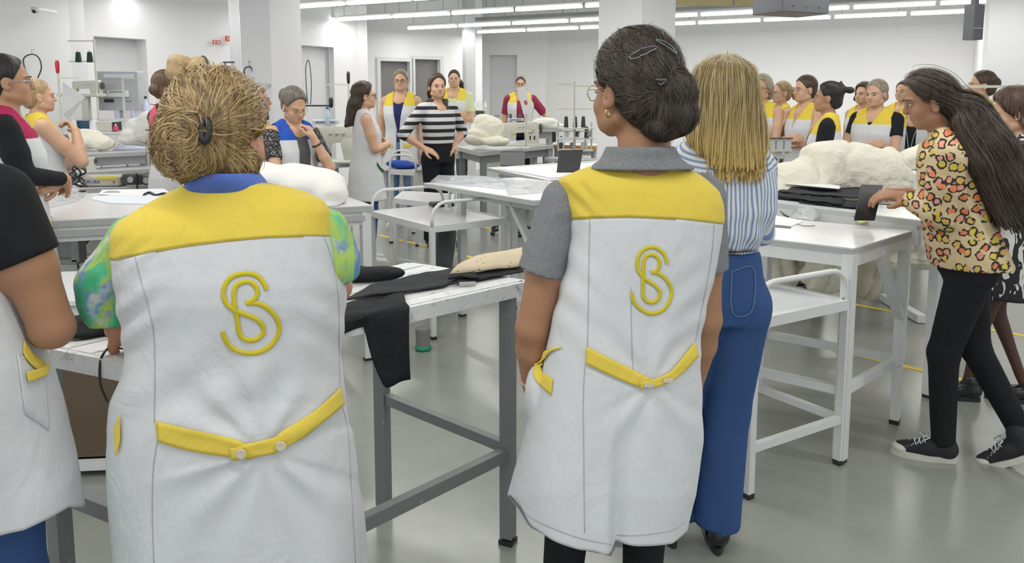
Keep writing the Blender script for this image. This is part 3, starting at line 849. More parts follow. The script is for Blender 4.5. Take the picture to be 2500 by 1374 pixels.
    if robe:
        inf = robe.get('inf', .017); z0 = robe.get('z0', .60); hem = robe.get('hem', .02)
        Q = [loft(torso(inf, z0, 1.335, hem=hem, waist=robe.get('waist', 1.0)), k=.02)]+shoulders(inf-.006, rr=.002)
        Q.append(cone((0, -.030, 1.37), (0, .06, 1.47), .060, .085, op=-1, k=.004))
        op_ = robe.get('open', ((1.40, .055), (1.18, .004)))
        oz = np.array(sorted(op_))
        def opf(Pp, oz=oz):
            hw = np.interp(Pp[..., 2], oz[:, 0], oz[:, 1]); hw = np.where(Pp[..., 2] < oz[0, 0], -.05, hw)
            return np.maximum(np.abs(Pp[..., 0])-hw, -(Pp[..., 1]-.015))
        Q.append(func(opf, (-.16, .0, oz[0, 0]-.02), (.16, .3, 1.45)))
        for s in (-1, 1):                          # armholes
            if (armR if s > 0 else armL) is None: continue
            shp, e, w_ = J[s]; Q.append(cone(shp+V(s*.012, 0, .03), shp+(e-shp)*.5+V(s*.02, 0, 0), .052, .050, k=.006, op=-1)) if not robe.get('cap') else None
        rv = robe.get('vox', .0095)
        implicit(robe.get('name', 'smock'), Q, rv, robe['mat'], root, wv, rel=1, disp=folds(robe.get('amp', .004), 1.0))
        tm = robe.get('trim')
        if tm:
            for s in (-1, 1):
                def sur(a, z, o=.006):
                    arr = np.array(sorted(torso(inf, z0, 1.335, hem=hem))); rx = np.interp(z, arr[:, 0], arr[:, 1]); ry = np.interp(z, arr[:, 0], arr[:, 2]); cy = np.interp(z, arr[:, 0], arr[:, 3])
                    n_ = 2.4; ca, sa = math.cos(a), math.sin(a); k = (abs(ca)**n_+abs(sa)**n_)**(-1/n_)
                    return (k*ca*(rx+o), k*sa*(ry+o)+cy, z)
                P = []
                for i in range(9):
                    t = i/8; a = R(28+46*t); zc = .93-.07*t-.03*math.sin(PI*t); a = a if s > 0 else PI-a
                    P.append([wv(sur(a, zc-.016)), wv(sur(a, zc+.016))])
                o = MB().grid(P).build('pocket_trim', tm, root, True)
    for ex in (robe or {}).get('extra', []): ex(root, wv)
    if legs is not None:
        cmat = legs['mat']; ll = []
        flare = legs.get('flare', 0); sp = legs.get('spread', .09); rl = legs.get('r', 1.0)
        ft = feet or ((sp, 0), (-sp, 0))
        kn = legs.get('knees')
        if legs.get('skirt'):
            Q = [loft([(z, .165*W_+o+fb*.6, .118+o+fb*.8, -.004) for z, o in ((1.02, -.03), (.95, -.005), (.86, .01), (.7, .012), (.5, legs.get('hem', .03)))])]
            implicit('skirt', Q, .011, cmat, root, wv, 1)
        if not legs.get('bare') and not legs.get('skirt'):
            hw = legs.get('hw', 1.0); Q = [loft([(1.03, (.136*W_+fb*.7)*hw, .094+fb, .002), (.97, (.144*W_+fb*.7)*hw, .102+fb, 0), (.87, (.160*W_+fb*.6)*hw, .113+fb*.8, -.004), (.80, (.155*W_+fb*.5)*hw, .108+fb*.5, -.004)], k=.03)]
            Q.append(func(lambda Pp: Pp[..., 2]-legs.get('top', 1.0), (-.4, -.4, .9), (.4, .4, 1.3), op=0)) if 0 else None
            for i, s in enumerate((1, -1)):
                fx, fy = ft[i]; kx, ky, kz = (kn[i] if kn else (s*.09+(fx-s*.09)*.5, fy*.5+.02, .47))
                hpx = s*.082*W_*hw
                Q += [cone((hpx, -.01, .84), (kx, ky, kz), .090*rl*(.5+.5*W_), .062*rl+flare*.3, k=.03), cone((kx, ky, kz), (fx, fy-.01, .07), .062*rl+flare*.3, .046*rl+flare, k=.02, cut=True)]
            Q = [q for q in Q if q]
            implicit('trousers', Q, .011, cmat, root, (lambda v: wv(v)), 1, disp=lambda v: v+0.004*ridged(v*V(1, 1, .7), 8.0)[:, None]*V(.5, .8, 0)+V(legs.get('dx', 0), 0, 0))
        if shoes:
            for i, s in enumerate((1, -1)):
                fx, fy = ft[i]; build_shoe(root, (fx+legs.get('dx', 0), fy, 0), shoes, s, yaw=(legs.get('toe', 8))*-s)
    return root, hp, wv, J
def build_shoe(root, p, kind, s, yaw=0, pitch=0):
    c = {'white': plain('white_sneaker', (.66, .66, .63), .5), 'black': plain('black_leather', (.012, .012, .014), .25), 'canvas': plain('black_canvas', (.018, .018, .022), .8)}[kind]
    M = Matrix.Translation(p) @ Matrix.Rotation(R(yaw), 4, 'Z') @ Matrix.Rotation(R(pitch), 4, 'X')
    Q = [cone((0, -.045, .055), (0, .03, .052), .040, .036), cone((0, .03, .05), (0, .135, .036), .038, .027), cone((0, -.03, .06), (0, -.03, .105), .038, .040), func(lambda P: .012-P[..., 2], (-.1, -.2, -.1), (.1, .3, .05), op=0)]
    v, f = sdf_mesh(Q, .007); me = np_mesh('shoe', v, f); o = mobj('shoe', me, c, root); o.matrix_local = M
    out = []; n = 22
    for k in range(n):
        a = 2*PI*k/n; y = .045+.125*math.sin(a); wx = .036*(1+.15*math.sin(a))*(.98 if y > 0 else .9); out.append((wx*math.cos(a), y, 0))
    m = MB(); m.prism([(x*1.08, y*1.02-.0, 0) for x, y, _ in out], 0, .026)
    m.build('sole', plain('off_white_rubber', (.62, .60, .53), .6) if kind != 'black' else M_black, o)
    if kind == 'canvas':
        m = MB()
        for k in range(5):
            y = .045+k*.017; z = .087-k*.0075
            m.tube([(-.026, y, z-.008), (0, y+.006, z+.006), (.026, y, z-.008)], .0032, 5); m.tube([(-.024, y+.012, z-.01), (0, y, z+.006), (.024, y+.012, z-.010)], .0028, 5)
        m.tube([(0, .04, .095), (.03, .03, .105), (.035, .06, .095), (0, .045, .095), (-.03, .03, .105), (-.038, .055, .092), (0, .045, .095)], .003, 5)
        l_ = m.build('laces', plain('white_lace', (.70, .70, .68), .8), o, True)
        MB().sphere((0, .135, .034), (.034, .036, .024), 10).build('toe_cap', plain('off_white_rubber', (.62, .60, .53), .6), o, True)
    return o
def tube_prims(pts, rs, k=.02):
    return [cone(pts[i], pts[i+1], rs[i], rs[i+1], k=k) for i in range(len(pts)-1)]
def hair_prims(h):
    st = h['style']; vol = h.get('vol', 0)
    cap = [ell((0, -.019, 1.556), (.080+vol, .100+vol, .093+vol), k=.01)]
    hl = h.get('line', 0.0)
    def face(P):   # negative where hair must be removed
        y, z, x = P[..., 1], P[..., 2], np.abs(P[..., 0])
        yl = np.interp(z, [1.40, 1.47, 1.53, 1.58, 1.615, 1.66], [-.05, -.022, .028, .050, .062, .5])+hl
        return -(y-yl+.15*x*0)*.8
    def ears(P):
        return np.sqrt(((P[..., 0:1]**2).sum(-1)**.5-.083)**2/.030**2*1+((P[..., 1]-.004)/.026)**2+((P[..., 2]-1.497)/.040)**2)*.026-.026
    out = list(cap)
    down = st in ('bob', 'long', 'long_loose')
    if st in ('tied', 'bun', 'pony', 'updo'):
        out.append(ell((0, -.055, 1.475), (.055+vol*.6, .050+vol*.4, .045), k=.04))
        out += h.get('extra', [])
        out.append(func(face, (-.12, -.06, 1.36), (.12, .14, 1.68), k=.008)); out.append(func(ears, (-.115, -.03, 1.44), (.115, .035, 1.55), k=.008))
        return out
    if st == 'bob':
        L = h.get('len', 1.40)
        for s in (-1, 1):
            out += [cone((s*.066, -.01, 1.55), (s*.078, .005, 1.47), .026, .030, k=.03), cone((s*.078, .005, 1.47), (s*.070, .0, L), .030, .018, k=.02), cone((s*.04, -.07, 1.52), (s*.045, -.07, L), .045, .028, k=.03)]
        out.append(func(face, (-.06, .0, 1.36), (.06, .14, 1.68), k=.008))
        def fc(P):
            return -np.minimum(.052+.03*np.clip(1.5-P[..., 2], 0, .1)-np.abs(P[..., 0]), P[..., 1]-.02)
        out.append(func(fc, (-.07, .0, 1.36), (.07, .14, 1.56), k=.01)); return out
    if st == 'long':
        out += h['extra']
        out.append(func(face, (-.12, -.06, 1.44), (.12, .14, 1.68), k=.008))
        if h.get('ears'): out.append(func(ears, (-.115, -.03, 1.44), (.115, .035, 1.55), k=.008))
        return out
    return out
def build_hair(root, h, hprim, hp, wv, vox):
    if h['mat'] not in MATS: raise KeyError(h['mat'])
    prims = [hprim(p) for p in hair_prims(h)]+h.get('body_extra', [])
    amp = h.get('amp', .0022)
    o = implicit('hair', prims, h.get('vox', max(vox*.9, .0062)), MATS[h['mat']], root, wv, 0, disp=lambda v: v+amp*ridged(v*V(1, 1, .35), 55.0)[:, None]*V(1, 1, .3))
    if h.get('tie') is not None:
        c, r, ax = h['tie']; a = Vector(ax).normalized(); u = a.orthogonal().normalized(); w_ = a.cross(u)
        pts = [wv(hp(Vector(c)+u*r*math.cos(t)+w_*r*math.sin(t))) for t in np.linspace(0, 2*PI, 15)]
        MB().tube(pts, .006, 6, False).build('hair_tie', h.get('tiemat', M_black), o, True)
    if h.get('strands'):
        strands(o, root, prims, h, hp, wv)
    return o
def strands(o, root, prims, h, hp, wv, seed=1):
    s = h['strands']; rs = np.random.RandomState(seed)
    v, f = sdf_mesh(prims, .012)
    keep = v[rs.choice(len(v), s['n'])]+rs.normal(0, .004, (s['n'], 3))
    P = keep; lines = [P]; step = s.get('step', .011); N = s.get('N', 11)
    off = rs.gamma(1.6, s.get('lift', .0011), len(P))
    def grad(Q, e=.002):
        g = np.stack([sdf(prims, Q+np.eye(3)[i]*e)-sdf(prims, Q-np.eye(3)[i]*e) for i in range(3)], -1)
        return g/np.maximum(np.linalg.norm(g, axis=-1, keepdims=True), 1e-6)
    jit = rs.normal(0, s.get('jit', .25), P.shape)
    zs = s.get('zstop'); zs = rs.uniform(zs[0], zs[1], (len(P), 1)) if zs else None
    for i in range(N-1):
        g = grad(P); d = s['flow'](P)
        if i % 3 == 0: jit = jit*.5+rs.normal(0, s.get('jit', .25)*.7, P.shape)
        d = d+jit; fr = (P[..., 2:3] < s.get('zfree', -1)); g = np.where(fr, 0, g); d = d-g*(d*g).sum(-1, keepdims=True)*.95; d /= np.maximum(np.linalg.norm(d, axis=-1, keepdims=True), 1e-6)
        st_ = step if zs is None else np.where(P[..., 2:3] > zs, step, .0004)
        P = P+d*st_; dist = sdf(prims, P); P = P-g*(np.clip(dist, -.02, .02)-off*(1 if i < N-3 else 1+s.get('flare', .6)))[:, None]
        lines.append(P)
    L = np.stack(lines, 1)                         # (n,N,3)
    n, N = L.shape[:2]
    t = np.gradient(L, axis=1); t /= np.maximum(np.linalg.norm(t, axis=-1, keepdims=True), 1e-6)
    G = grad(L.reshape(-1, 3)).reshape(L.shape); side = np.cross(t, G); side /= np.maximum(np.linalg.norm(side, axis=-1, keepdims=True), 1e-6)
    wd = s.get('w', .0011)*(.5+rs.rand(n, 1, 1))*np.sin(np.linspace(.25, PI-.15, N))[None, :, None]
    a = L+side*wd; b = L-side*wd; c = L+G*wd*.8
    vv = np.stack([a, c, b], 2).reshape(-1, 3)
    base = (np.arange(n)*N*3)[:, None, None]+(np.arange(N-1)*3)[None, :, None]
    q = []
    for k in range(2):
        q.append(np.stack([base[..., 0]+k, base[..., 0]+k+1, base[..., 0]+k+4, base[..., 0]+k+3], -1).reshape(-1, 4))
    vv = wv(vv)
    mobj('hair_strands', np_mesh('hair_strands', vv, np.concatenate(q)), MATS[s.get('mat', h['mat'])], o)
# ------------------------------------------------------------------ hair colours, garments
hairmat('black_hair', (.010, .009, .009), (.035, .030, .027)); hairmat('dark_brown_hair', (.022, .015, .011), (.085, .055, .036))
hairmat('brown_hair', (.07, .042, .024), (.22, .135, .075)); hairmat('dark_blond_hair', (.16, .10, .05), (.46, .33, .17)); hairmat('blond_hair', (.30, .20, .09), (.62, .47, .24))
hairmat('grey_brown_hair', (.05, .045, .04), (.24, .21, .18)); hairmat('greyish_blond_hair', (.16, .13, .09), (.40, .34, .25))
SM_Y = smockmat('white_smock_yellow_yoke', YEL); SM_Y2 = smockmat('white_smock_yellow_yoke_low', YEL, 1.255, slope=.12)
SM_B = smockmat('white_smock_blue_yoke', (.03, .10, .50)); SM_G = smockmat('white_smock_plain', WHT); SM_R = smockmat('white_smock_crimson_yoke', (.42, .03, .10)); SM_P = smockmat('white_smock_pink_yoke', (.75, .12, .19), 1.16)
C_black = cloth('black_jersey', (.014, .015, .018)); C_navy = cloth('navy_jersey', (.02, .03, .12)); C_grey = cloth('grey_tee', (.11, .115, .125)); C_maroon = cloth('maroon_jersey', (.28, .035, .07))
C_green = cloth('pale_green_tee', (.62, .66, .38)); C_jean = cloth('blue_denim', (.045, .10, .26), c2=(.03, .07, .19)); C_ljean = cloth('light_denim', (.16, .26, .42)); C_dark = cloth('black_trousers', (.013, .014, .017))
C_gtr = cloth('grey_trousers', (.16, .17, .18)); C_white = cloth('white_cotton', WHT); C_yel = cloth('yellow_trim', YEL); C_lace = None
n = NT('black_lace'); v1 = n.noise(90, 2, None, .6); n.col(n.ramp(v1, [(.5, (.02, .02, .022)), (.56, (.30, .28, .25))], 'CONSTANT')); n.set(roughness=.9); C_lace = n.m
def tr(c='yellow'): return {'yellow': C_yel, 'green': cloth('green_trim', (.01, .13, .055)), None: None}[c]
V1 = ((1.44, .085), (1.38, .066), (1.18, .004), (1.17, .0))
VDEEP = ((1.44, .085), (1.38, .068), (1.08, .010), (1.07, 0))
def VOPEN(w_=.035, top=.066): return ((1.44, .085), (1.38, top), (1.28, .045), (1.10, w_), (.5, w_+.01))
def lanyard(col, drop=1.10, x=.0):
    def f(root, wv):
        for s in (-1, 1):
            pts = [wv(p) for p in ((s*.06, -.03, 1.385), (s*.068, .03, 1.355), (s*.058, .095, 1.28), (s*.03, .135, 1.19), (x, .142, drop))]
            MB().tube(catmull(pts, 4), .0028, 5, flat=.5).build('lanyard', col, root, True)
        MB().box(tuple(wv((x, .146, drop-.02))), (.022, .006, .035)).build('lanyard_card', M_black, root)
    return f
BUN = lambda c, r, k=.012: [ell(c, (r, r*.9, r), k=k)]
def pony(pts, rs): return tube_prims([V(*p) for p in pts], rs, .02)
N_T = dict(mat=C_dark)
# right-hand group ----------------------------------------------------------
person('woman with chin-length blond hair, dark glasses and neck cord, arms crossed, right group', 1860, 180, 7.0, 126, wf=1.08, fat=.012, armR='crossR', armL='crossL', head=(8, 2, 0),
       hair=dict(mat='greyish_blond_hair', style='bob', len=1.44, vol=.008), robe=dict(mat=SM_Y, open=VDEEP, extra=[lanyard(M_black, 1.12)], trim=C_yel), shirt=dict(mat=C_black, sleeve=0), glasses='dark', legs=N_T, shoes='black', group=None)
person('woman with fair curly ponytail and thin glasses behind the crossed-arm pair', 1908, 196, 8.0, 95, wf=1.0, head=(6, 0, 0),
       hair=dict(mat='dark_blond_hair', style='pony', extra=pony([(0, -.10, 1.56), (0, -.15, 1.53), (0, -.165, 1.47)], [.03, .045, .03])), robe=dict(mat=SM_Y, open=V1), glasses='thin', legs=N_T, shoes='black', armR='crossR', armL='crossL')
person('tall woman with tied dark hair and rimless glasses, arms crossed, beside the black bun woman', 1968, 181, 6.7, 106, wf=1.0, armR='crossR', armL='crossL', head=(-4, 4, 0),
       hair=dict(mat='dark_brown_hair', style='tied'), robe=dict(mat=SM_Y, open=V1, trim=C_yel), glasses='thin', legs=N_T, shoes='black')
person('woman in profile with black bun and black short sleeves, beside the cream fabric heap', 2022, 196, 5.6, 66, wf=1.0, armR='down', armL=dict(e=(.20, .02, 1.05), w=(.12, .24, .99), hd=(-.4, .9, .2), hn=(.5, .1, .8), curl=1.0), head=(0, 0, 0), skin='mid',
       hair=dict(mat='black_hair', style='bun', extra=[ell((0, -.112, 1.585), (.018, .03, .018)), ell((0, -.155, 1.575), (.026, .032, .026)), cone((0, -.10, 1.59), (0, -.09, 1.645), .02, .005)]), robe=dict(mat=SM_Y2, open=V1, extra=[lanyard(C_grey, .98)]), shirt=dict(mat=C_black, sleeve=.62, sr=1.05), legs=N_T, shoes='black')
person('woman with dark curly bob mostly hidden behind the frowning woman with crossed arms', 2110, 200, 8.1, 118, hair=dict(mat='dark_brown_hair', style='bob', len=1.45, vol=.012, amp=.006), robe=dict(mat=SM_Y, open=V1), legs=N_T, shoes='black')
person('woman with ash blond curls, black short sleeves and crossed arms behind the cream heap', 2143, 191, 6.4, 126, wf=1.1, fat=.01, armR='crossR', armL='crossL', head=(-2, 6, 0),
       hair=dict(mat='greyish_blond_hair', style='pony', extra=[ell((0, -.085, 1.49), (.05, .045, .05))], amp=.006), robe=dict(mat=SM_Y, open=((1.44, .08), (1.38, .066), (1.26, .012), (1.25, 0)), trim=C_yel), shirt=dict(mat=C_black, sleeve=.55), legs=N_T, shoes='black')
person('woman with straight tied black hair and thin glasses in the back row', 2207, 195, 8.6, 124, hair=dict(mat='black_hair', style='tied', line=-.005), robe=dict(mat=SM_Y, open=V1), glasses='thin', legs=N_T, shoes='black')
person('woman with light brown hair and glasses partly hidden behind the leopard shirt woman', 2243, 190, 7.7, 122, hair=dict(mat='dark_blond_hair', style='tied'), robe=dict(mat=SM_Y, open=V1), glasses='thin', legs=N_T, shoes='black')
person('short woman with clasped hands, smock open over black top with pale lanyard', 2236, 218, 7.1, 142, wf=1.0, fat=.008, armR='clasp', armL='clasp', head=(6, 6, 0), hair=dict(mat='brown_hair', style='tied'),
       robe=dict(mat=SM_Y, open=VOPEN(.045), trim=C_yel, extra=[lanyard(C_white, 1.0)]), shirt=dict(mat=C_black, sleeve=0), glasses='brown', legs=N_T, shoes='black')
person('woman with messy dark bun and navy sleeves behind the leopard shirt woman', 2398, 170, 6.6, 74, wf=1.0, hair=dict(mat='dark_brown_hair', style='bun', extra=BUN((0, -.10, 1.54), .05), amp=.006), robe=dict(mat=SM_Y, open=V1), shirt=dict(mat=C_navy, sleeve=.5), glasses='thin', legs=N_T, shoes='black')
person('woman with brown hair mostly hidden behind the straight blond hair', 1826, 190, 8.4, 120, hair=dict(mat='brown_hair', style='bob', len=1.42), robe=dict(mat=SM_Y, open=V1), legs=N_T, shoes='black', glasses='thin')
# middle group ----------------------------------------------------------------
person('woman in black and white striped sweater and black trousers, hands on hips', 1068, 177, 7.4, -142, wf=.98, armR='hip', armL=dict(POSES['hip'], w=(.17, .02, .97)), head=(-16, 0, 0),
       hair=dict(mat='dark_brown_hair', style='long', vol=.006, extra=[ell((0, -.05, 1.46), (.082, .06, .10), k=.03), cone((-.065, .0, 1.45), (-.075, .03, 1.30), .035, .022, k=.03), cone((.065, -.01, 1.45), (.07, .04, 1.32), .035, .02, k=.03), cone((0, -.07, 1.42), (0, -.085, 1.30), .06, .04, k=.03)]),
       shirt=dict(mat=None or (lambda: (lambda n: (n.col(n.ramp(n.math('FRACT', n.math('MULTIPLY', n.n('ShaderNodeSeparateXYZ', inp={0: n.n('ShaderNodeTexCoord').outputs['Object']}).outputs[2], 14.2)), [(0, (.60, .60, .61)), (.52, (.016, .016, .02))], 'CONSTANT')), n.set(roughness=.85), n.m)[2])(NT('striped_knit')))(), sleeve=1.25, sr=1.12, z0=.99, inf=.010, neckhi=False, name='sweater'),
       legs=dict(mat=C_dark, flare=.02), shoes='black')
p8 = person('woman with long dark wavy hair, arms crossed, white smock with green pocket trim', 890, 198, 6.6, -72, wf=1.08, fat=.012, armR='crossR', armL='crossL', head=(0, 0, 0),
       hair=dict(mat='dark_brown_hair', style='long', vol=.008, amp=.005, ears=True, extra=[ell((0, -.065, 1.47), (.075, .06, .09), k=.03), cone((0, -.09, 1.44), (.0, -.13, 1.30), .07, .05, k=.03), cone((0, -.12, 1.32), (.02, -.17, 1.26), .045, .02, k=.02)]),
       robe=dict(mat=SM_G, open=VDEEP, trim=tr('green'), z0=.60, hem=.03), glasses='dark', legs=dict(mat=C_jean, r=1.1), shoes='white')
person('woman with black glasses, V-neck smock over navy top, before the grey doors', 977, 165, 8.5, 172, wf=.98, head=(10, 0, 0), hs=.93, armR=dict(POSES['down'], e=(.23, -.03, 1.03)), hair=dict(mat='greyish_blond_hair', style='tied', vol=.004),
       robe=dict(mat=SM_Y, open=((1.44, .085), (1.38, .068), (1.02, .012), (.62, .03)), trim=C_yel), shirt=dict(mat=C_navy, sleeve=0, z0=.9), glasses='dark', legs=dict(mat=C_ljean), shoes='white')
person('woman with black side ponytail and pale green tee under her smock, arms crossed', 1108, 162, 9.9, 170, wf=1.0, fat=.006, armR='crossR', armL='crossL', head=(10, 0, 0), hs=.86, hair=dict(mat='black_hair', style='pony', extra=pony([(-.03, -.09, 1.54), (-.09, -.08, 1.46), (-.10, -.04, 1.36), (-.105, -.03, 1.28)], [.035, .03, .03, .01])),
       robe=dict(mat=SM_Y, open=VOPEN(.03)), shirt=dict(mat=C_green, sleeve=.72), glasses='thin', legs=dict(mat=C_gtr), shoes='black')
person('woman in maroon tee and open smock, one hand on her hip, behind the sewing machine', 1271, 179, 11.2, 178, wf=1.0, armL=dict(POSES['hip'], e=(.36, -.04, 1.06)), armR='down', hs=.85, head=(0, 0, 0), hair=dict(mat='dark_brown_hair', style='tied', vol=.002),
       robe=dict(mat=SM_Y, open=VOPEN(.05), trim=C_yel), shirt=dict(mat=C_maroon, sleeve=.75, sr=1.1), glasses='dark', legs=dict(mat=C_dark), shoes='black')
p7 = person('grey haired woman with blue shoulders and lace sleeves, face resting on her fist', 712, 206, 5.1, -126, wf=1.05, fat=.012, head=(-6, 28, 6), vox=.0068,
       armL=dict(e=(.135, .225, 1.06), w=(.03, .185, 1.27), hd=(-.25, -.3, .9), hn=(.5, .8, .1), curl=1.1), armR=dict(e=(.23, .09, 1.07), w=(-.03, .24, 1.02), hd=(-1, .05, 0), hn=(-.1, .6, .8), curl=.6),
       hair=dict(mat='grey_brown_hair', style='pony', vol=.006, extra=[ell((0.02, -.12, 1.54), (.035, .035, .055))], amp=.004), robe=dict(mat=SM_B, open=VOPEN(.05, .07)), shirt=dict(mat=C_grey, sleeve=.0), glasses='gold', legs=dict(mat=C_dark), shoes='black')
for s in (1, -1):
    shp, e, w_ = p7[3][s]
    implicit('lace_sleeve', [cone(shp+(e-shp)*.02, shp+(e-shp)*.72, .058, .056, cut=True)], .01, C_lace, p7[0])
shp, e, w_ = p7[3][-1]
q0 = e+(w_-e)*.80; ax = Vector(w_-e).normalized(); u = ax.orthogonal().normalized(); v_ = ax.cross(u)
MB().tube([Vector(q0)+u*.033*math.cos(t)+v_*.033*math.sin(t) for t in np.linspace(0, 2*PI, 17)], .006, 6, False).build('bracelet', M_black, p7[0], True)
person('woman nearly hidden between the big blond bun and the grey haired woman', 630, 208, 6.3, -80, hair=dict(mat='brown_hair', style='tied'), robe=dict(mat=SM_Y, open=V1), legs=N_T, shoes='black', glasses='thin', armR='crossR', armL='crossL', skin='rosy')
# left group ------------------------------------------------------------------
person('woman in profile at left edge with thin glasses and long black sleeves', 14, 128, 3.55, -60, wf=1.0, head=(2, 0, 0), vox=.0062, skin='mid', armR=dict(e=(.20, .05, 1.10), w=(.02, .20, 1.06), hd=(-1, .1, -.3), hn=(0, .9, .3), curl=.6), armL='crossL',
       hair=dict(mat='black_hair', style='tied', vox=.006), robe=dict(mat=SM_R, open=V1, trim=C_yel), shirt=dict(mat=C_black, sleeve=1.92, sr=1.05), glasses='thin', legs=N_T, shoes='black')
person('woman resting her chin on her hand, bare arms, yellow shouldered smock, left group', 92, 189, 5.2, -50, wf=1.15, fat=.018, head=(-2, 0, 0), vox=.0064, skin='fair',
       armR=dict(e=(.21, .20, 1.06), w=(.075, .20, 1.27), hd=(-.75, -.25, .65), hn=(.2, .9, .3), curl=.9, r=1.15), armL=dict(POSES['crossL'], r=1.1),
       hair=dict(mat='dark_blond_hair', style='tied', vol=-.004), robe=dict(mat=SM_Y, open=V1, trim=C_yel, hem=.05), shirt=dict(mat=C_black, sleeve=0), legs=N_T, shoes='black')
person('woman in pink-shouldered smock with low brown hair, behind the big blond bun', 408, 168, 5.6, -35, wf=1.0, hair=dict(mat='brown_hair', style='bun', extra=BUN((0, -.105, 1.50), .042)), robe=dict(mat=SM_P, open=V1), shirt=dict(mat=C_lace, sleeve=.9), legs=N_T, shoes='black', armR='crossR', armL='crossL')
p4 = person('woman with dark blond ponytail and black hairband, mostly hidden behind the big blond bun', 490, 130, 5.0, -42, wf=.9, hs=.92, hair=dict(mat='dark_blond_hair', style='pony', vox=.006, amp=.004, extra=pony([(0, -.105, 1.62), (0, -.16, 1.60), (0, -.175, 1.54), (0, -.155, 1.47)], [.03, .055, .055, .03])), robe=dict(mat=SM_P, open=V1), shirt=dict(mat=C_lace, sleeve=1.0), legs=N_T, shoes='black')
hpf = p4[1]; MB().tube([hpf((.086*math.cos(t), .005+.01*math.sin(t), 1.55+.100*math.sin(t))) for t in np.linspace(0, PI, 14)], .006, 6).build('hairband', M_black, p4[0], True)
# ------------------------------------------------------------------ the near figures
class Loc:
    """pixel at depth Y -> coordinates in a standing person's own frame"""
    def __init__(s, px, top, D, rot=0, lean=None, H=None):
        s.P0 = PD(px, top, D); s.sc = (H or s.P0.z)/1.65; s.rot = R(rot); s.lean = lean; s.D = D
    def __call__(s, px, py, Y=None):
        p = PD(px, py, Y or s.D)-Vector((s.P0.x, s.P0.y, 0)); p = (Matrix.Rotation(-s.rot, 3, 'Z') @ p)/s.sc
        if s.lean is not None:
            t = min(max((p.z-.86)/.6, 0), 2); p.x -= s.lean[0]*t; p.y -= s.lean[1]*t
        return (p.x, p.y, p.z)
def lerp_tab(T, x, i): return float(np.interp(x, [t[0] for t in T], [t[i] for t in T]))
def loft_garment(L, rows, guides=(), nseg=112, step=9, n=2.5, disp=None, cut=None, cyo=0.0):
    """rows: (py, xl, xr, ry, yoff). returns vertex grid in person frame + row pixel values; guides bend rows on to drawn lines"""
    ys = [r[0] for r in rows]; y0, y1 = ys[0], ys[-1]
    yr = sorted(set(list(np.linspace(y0, y1, int((y1-y0)/step)+2))+[g[0] for g in guides]))
    yr = [y for y in yr if all(abs(y-g[0]) < 1e-6 or abs(y-g[0]) > step*.4 for g in guides)]
    def dy(x, y):
        pts = [(y0, 0)]+[(g[0], float(np.interp(x, [p[0] for p in g[1]], [p[1] for p in g[1]]))-g[0]) for g in guides]
        if not guides or guides[-1][0] < y1-1: pts.append((y1, pts[-1][1] if len(guides) and guides[-1][0] > y1-300 else 0))
        return float(np.interp(y, [p[0] for p in pts], [p[1] for p in pts]))
    G = []
    for y in yr:
        ring = []
        for k in range(nseg):
            a = 2*PI*k/nseg; ca, sa = math.cos(a), math.sin(a); kk = (abs(ca)**n+abs(sa)**n)**(-1/n)
            xl, xr = lerp_tab(rows, y, 1), lerp_tab(rows, y, 2); x = (xl+xr)/2+(xr-xl)/2*kk*ca
            xs = PX+(x-PX)*L.D/(L.D+cyo+lerp_tab(rows, y, 3)*kk*sa); yy = y+dy(xs, y)
            xl, xr, ry = lerp_tab(rows, min(yy, y1), 1), lerp_tab(rows, min(yy, y1), 2), lerp_tab(rows, min(yy, y1), 3)
            yo = lerp_tab(rows, min(yy, y1), 4) if len(rows[0]) > 4 else 0
            x = (xl+xr)/2+(xr-xl)/2*kk*ca
            p = PD(x, yy, L.D+cyo); Yv = L.D+cyo+ry*kk*sa+yo; q = Vector((p.x, Yv, PD(x, yy, Yv).z))
            q = (Matrix.Rotation(-L.rot, 3, 'Z') @ (q-Vector((L.P0.x, L.P0.y, 0))))/L.sc
            ring.append(q)
        G.append(ring)
    A = np.array([[list(p) for p in r] for r in G])
    if disp is not None:
        # outward normals
        du = np.roll(A, -1, 1)-np.roll(A, 1, 1); dv = np.gradient(A, axis=0); N = np.cross(du, dv); N /= np.maximum(np.linalg.norm(N, axis=-1, keepdims=True), 1e-9)
        c = A.mean(1, keepdims=True); sgn = np.sign(((A-c)*N).sum(-1, keepdims=True)); sgn[sgn == 0] = 1; N = N*sgn
        PXm = np.zeros(A.shape[:2]); PYm = np.zeros(A.shape[:2])
        Rz = np.array(Matrix.Rotation(L.rot, 3, 'Z')); Wd = (A*L.sc) @ Rz.T+np.array([L.P0.x, L.P0.y, 0])
        rel = Wd-np.array([0, 0, CH]); zc = rel[..., 1]*CT-rel[..., 2]*ST; yc = rel[..., 1]*ST+rel[..., 2]*CT
        PXm = PX+F*rel[..., 0]/zc; PYm = PY-F*yc/zc
        A = A+N*disp(PXm, PYm, A)[..., None]
    return A, yr
def grid_faces(nr, ns, close=True):
    f = []
    for i in range(nr-1):
        for k in range(ns if close else ns-1):
            b = (k+1) % ns; f.append((i*ns+k, i*ns+b, (i+1)*ns+b, (i+1)*ns+k))
    return np.array(f)
def grid_obj(name, A, mat, parent, thick=0.0, close=True):
    f = grid_faces(A.shape[0], A.shape[1], close)[:, ::-1]
    o = mobj(name, np_mesh(name, A.reshape(-1, 3), f), mat, parent)
    if thick:
        md = o.modifiers.new('s', 'SOLIDIFY'); md.thickness = thick; md.offset = 1
    return o
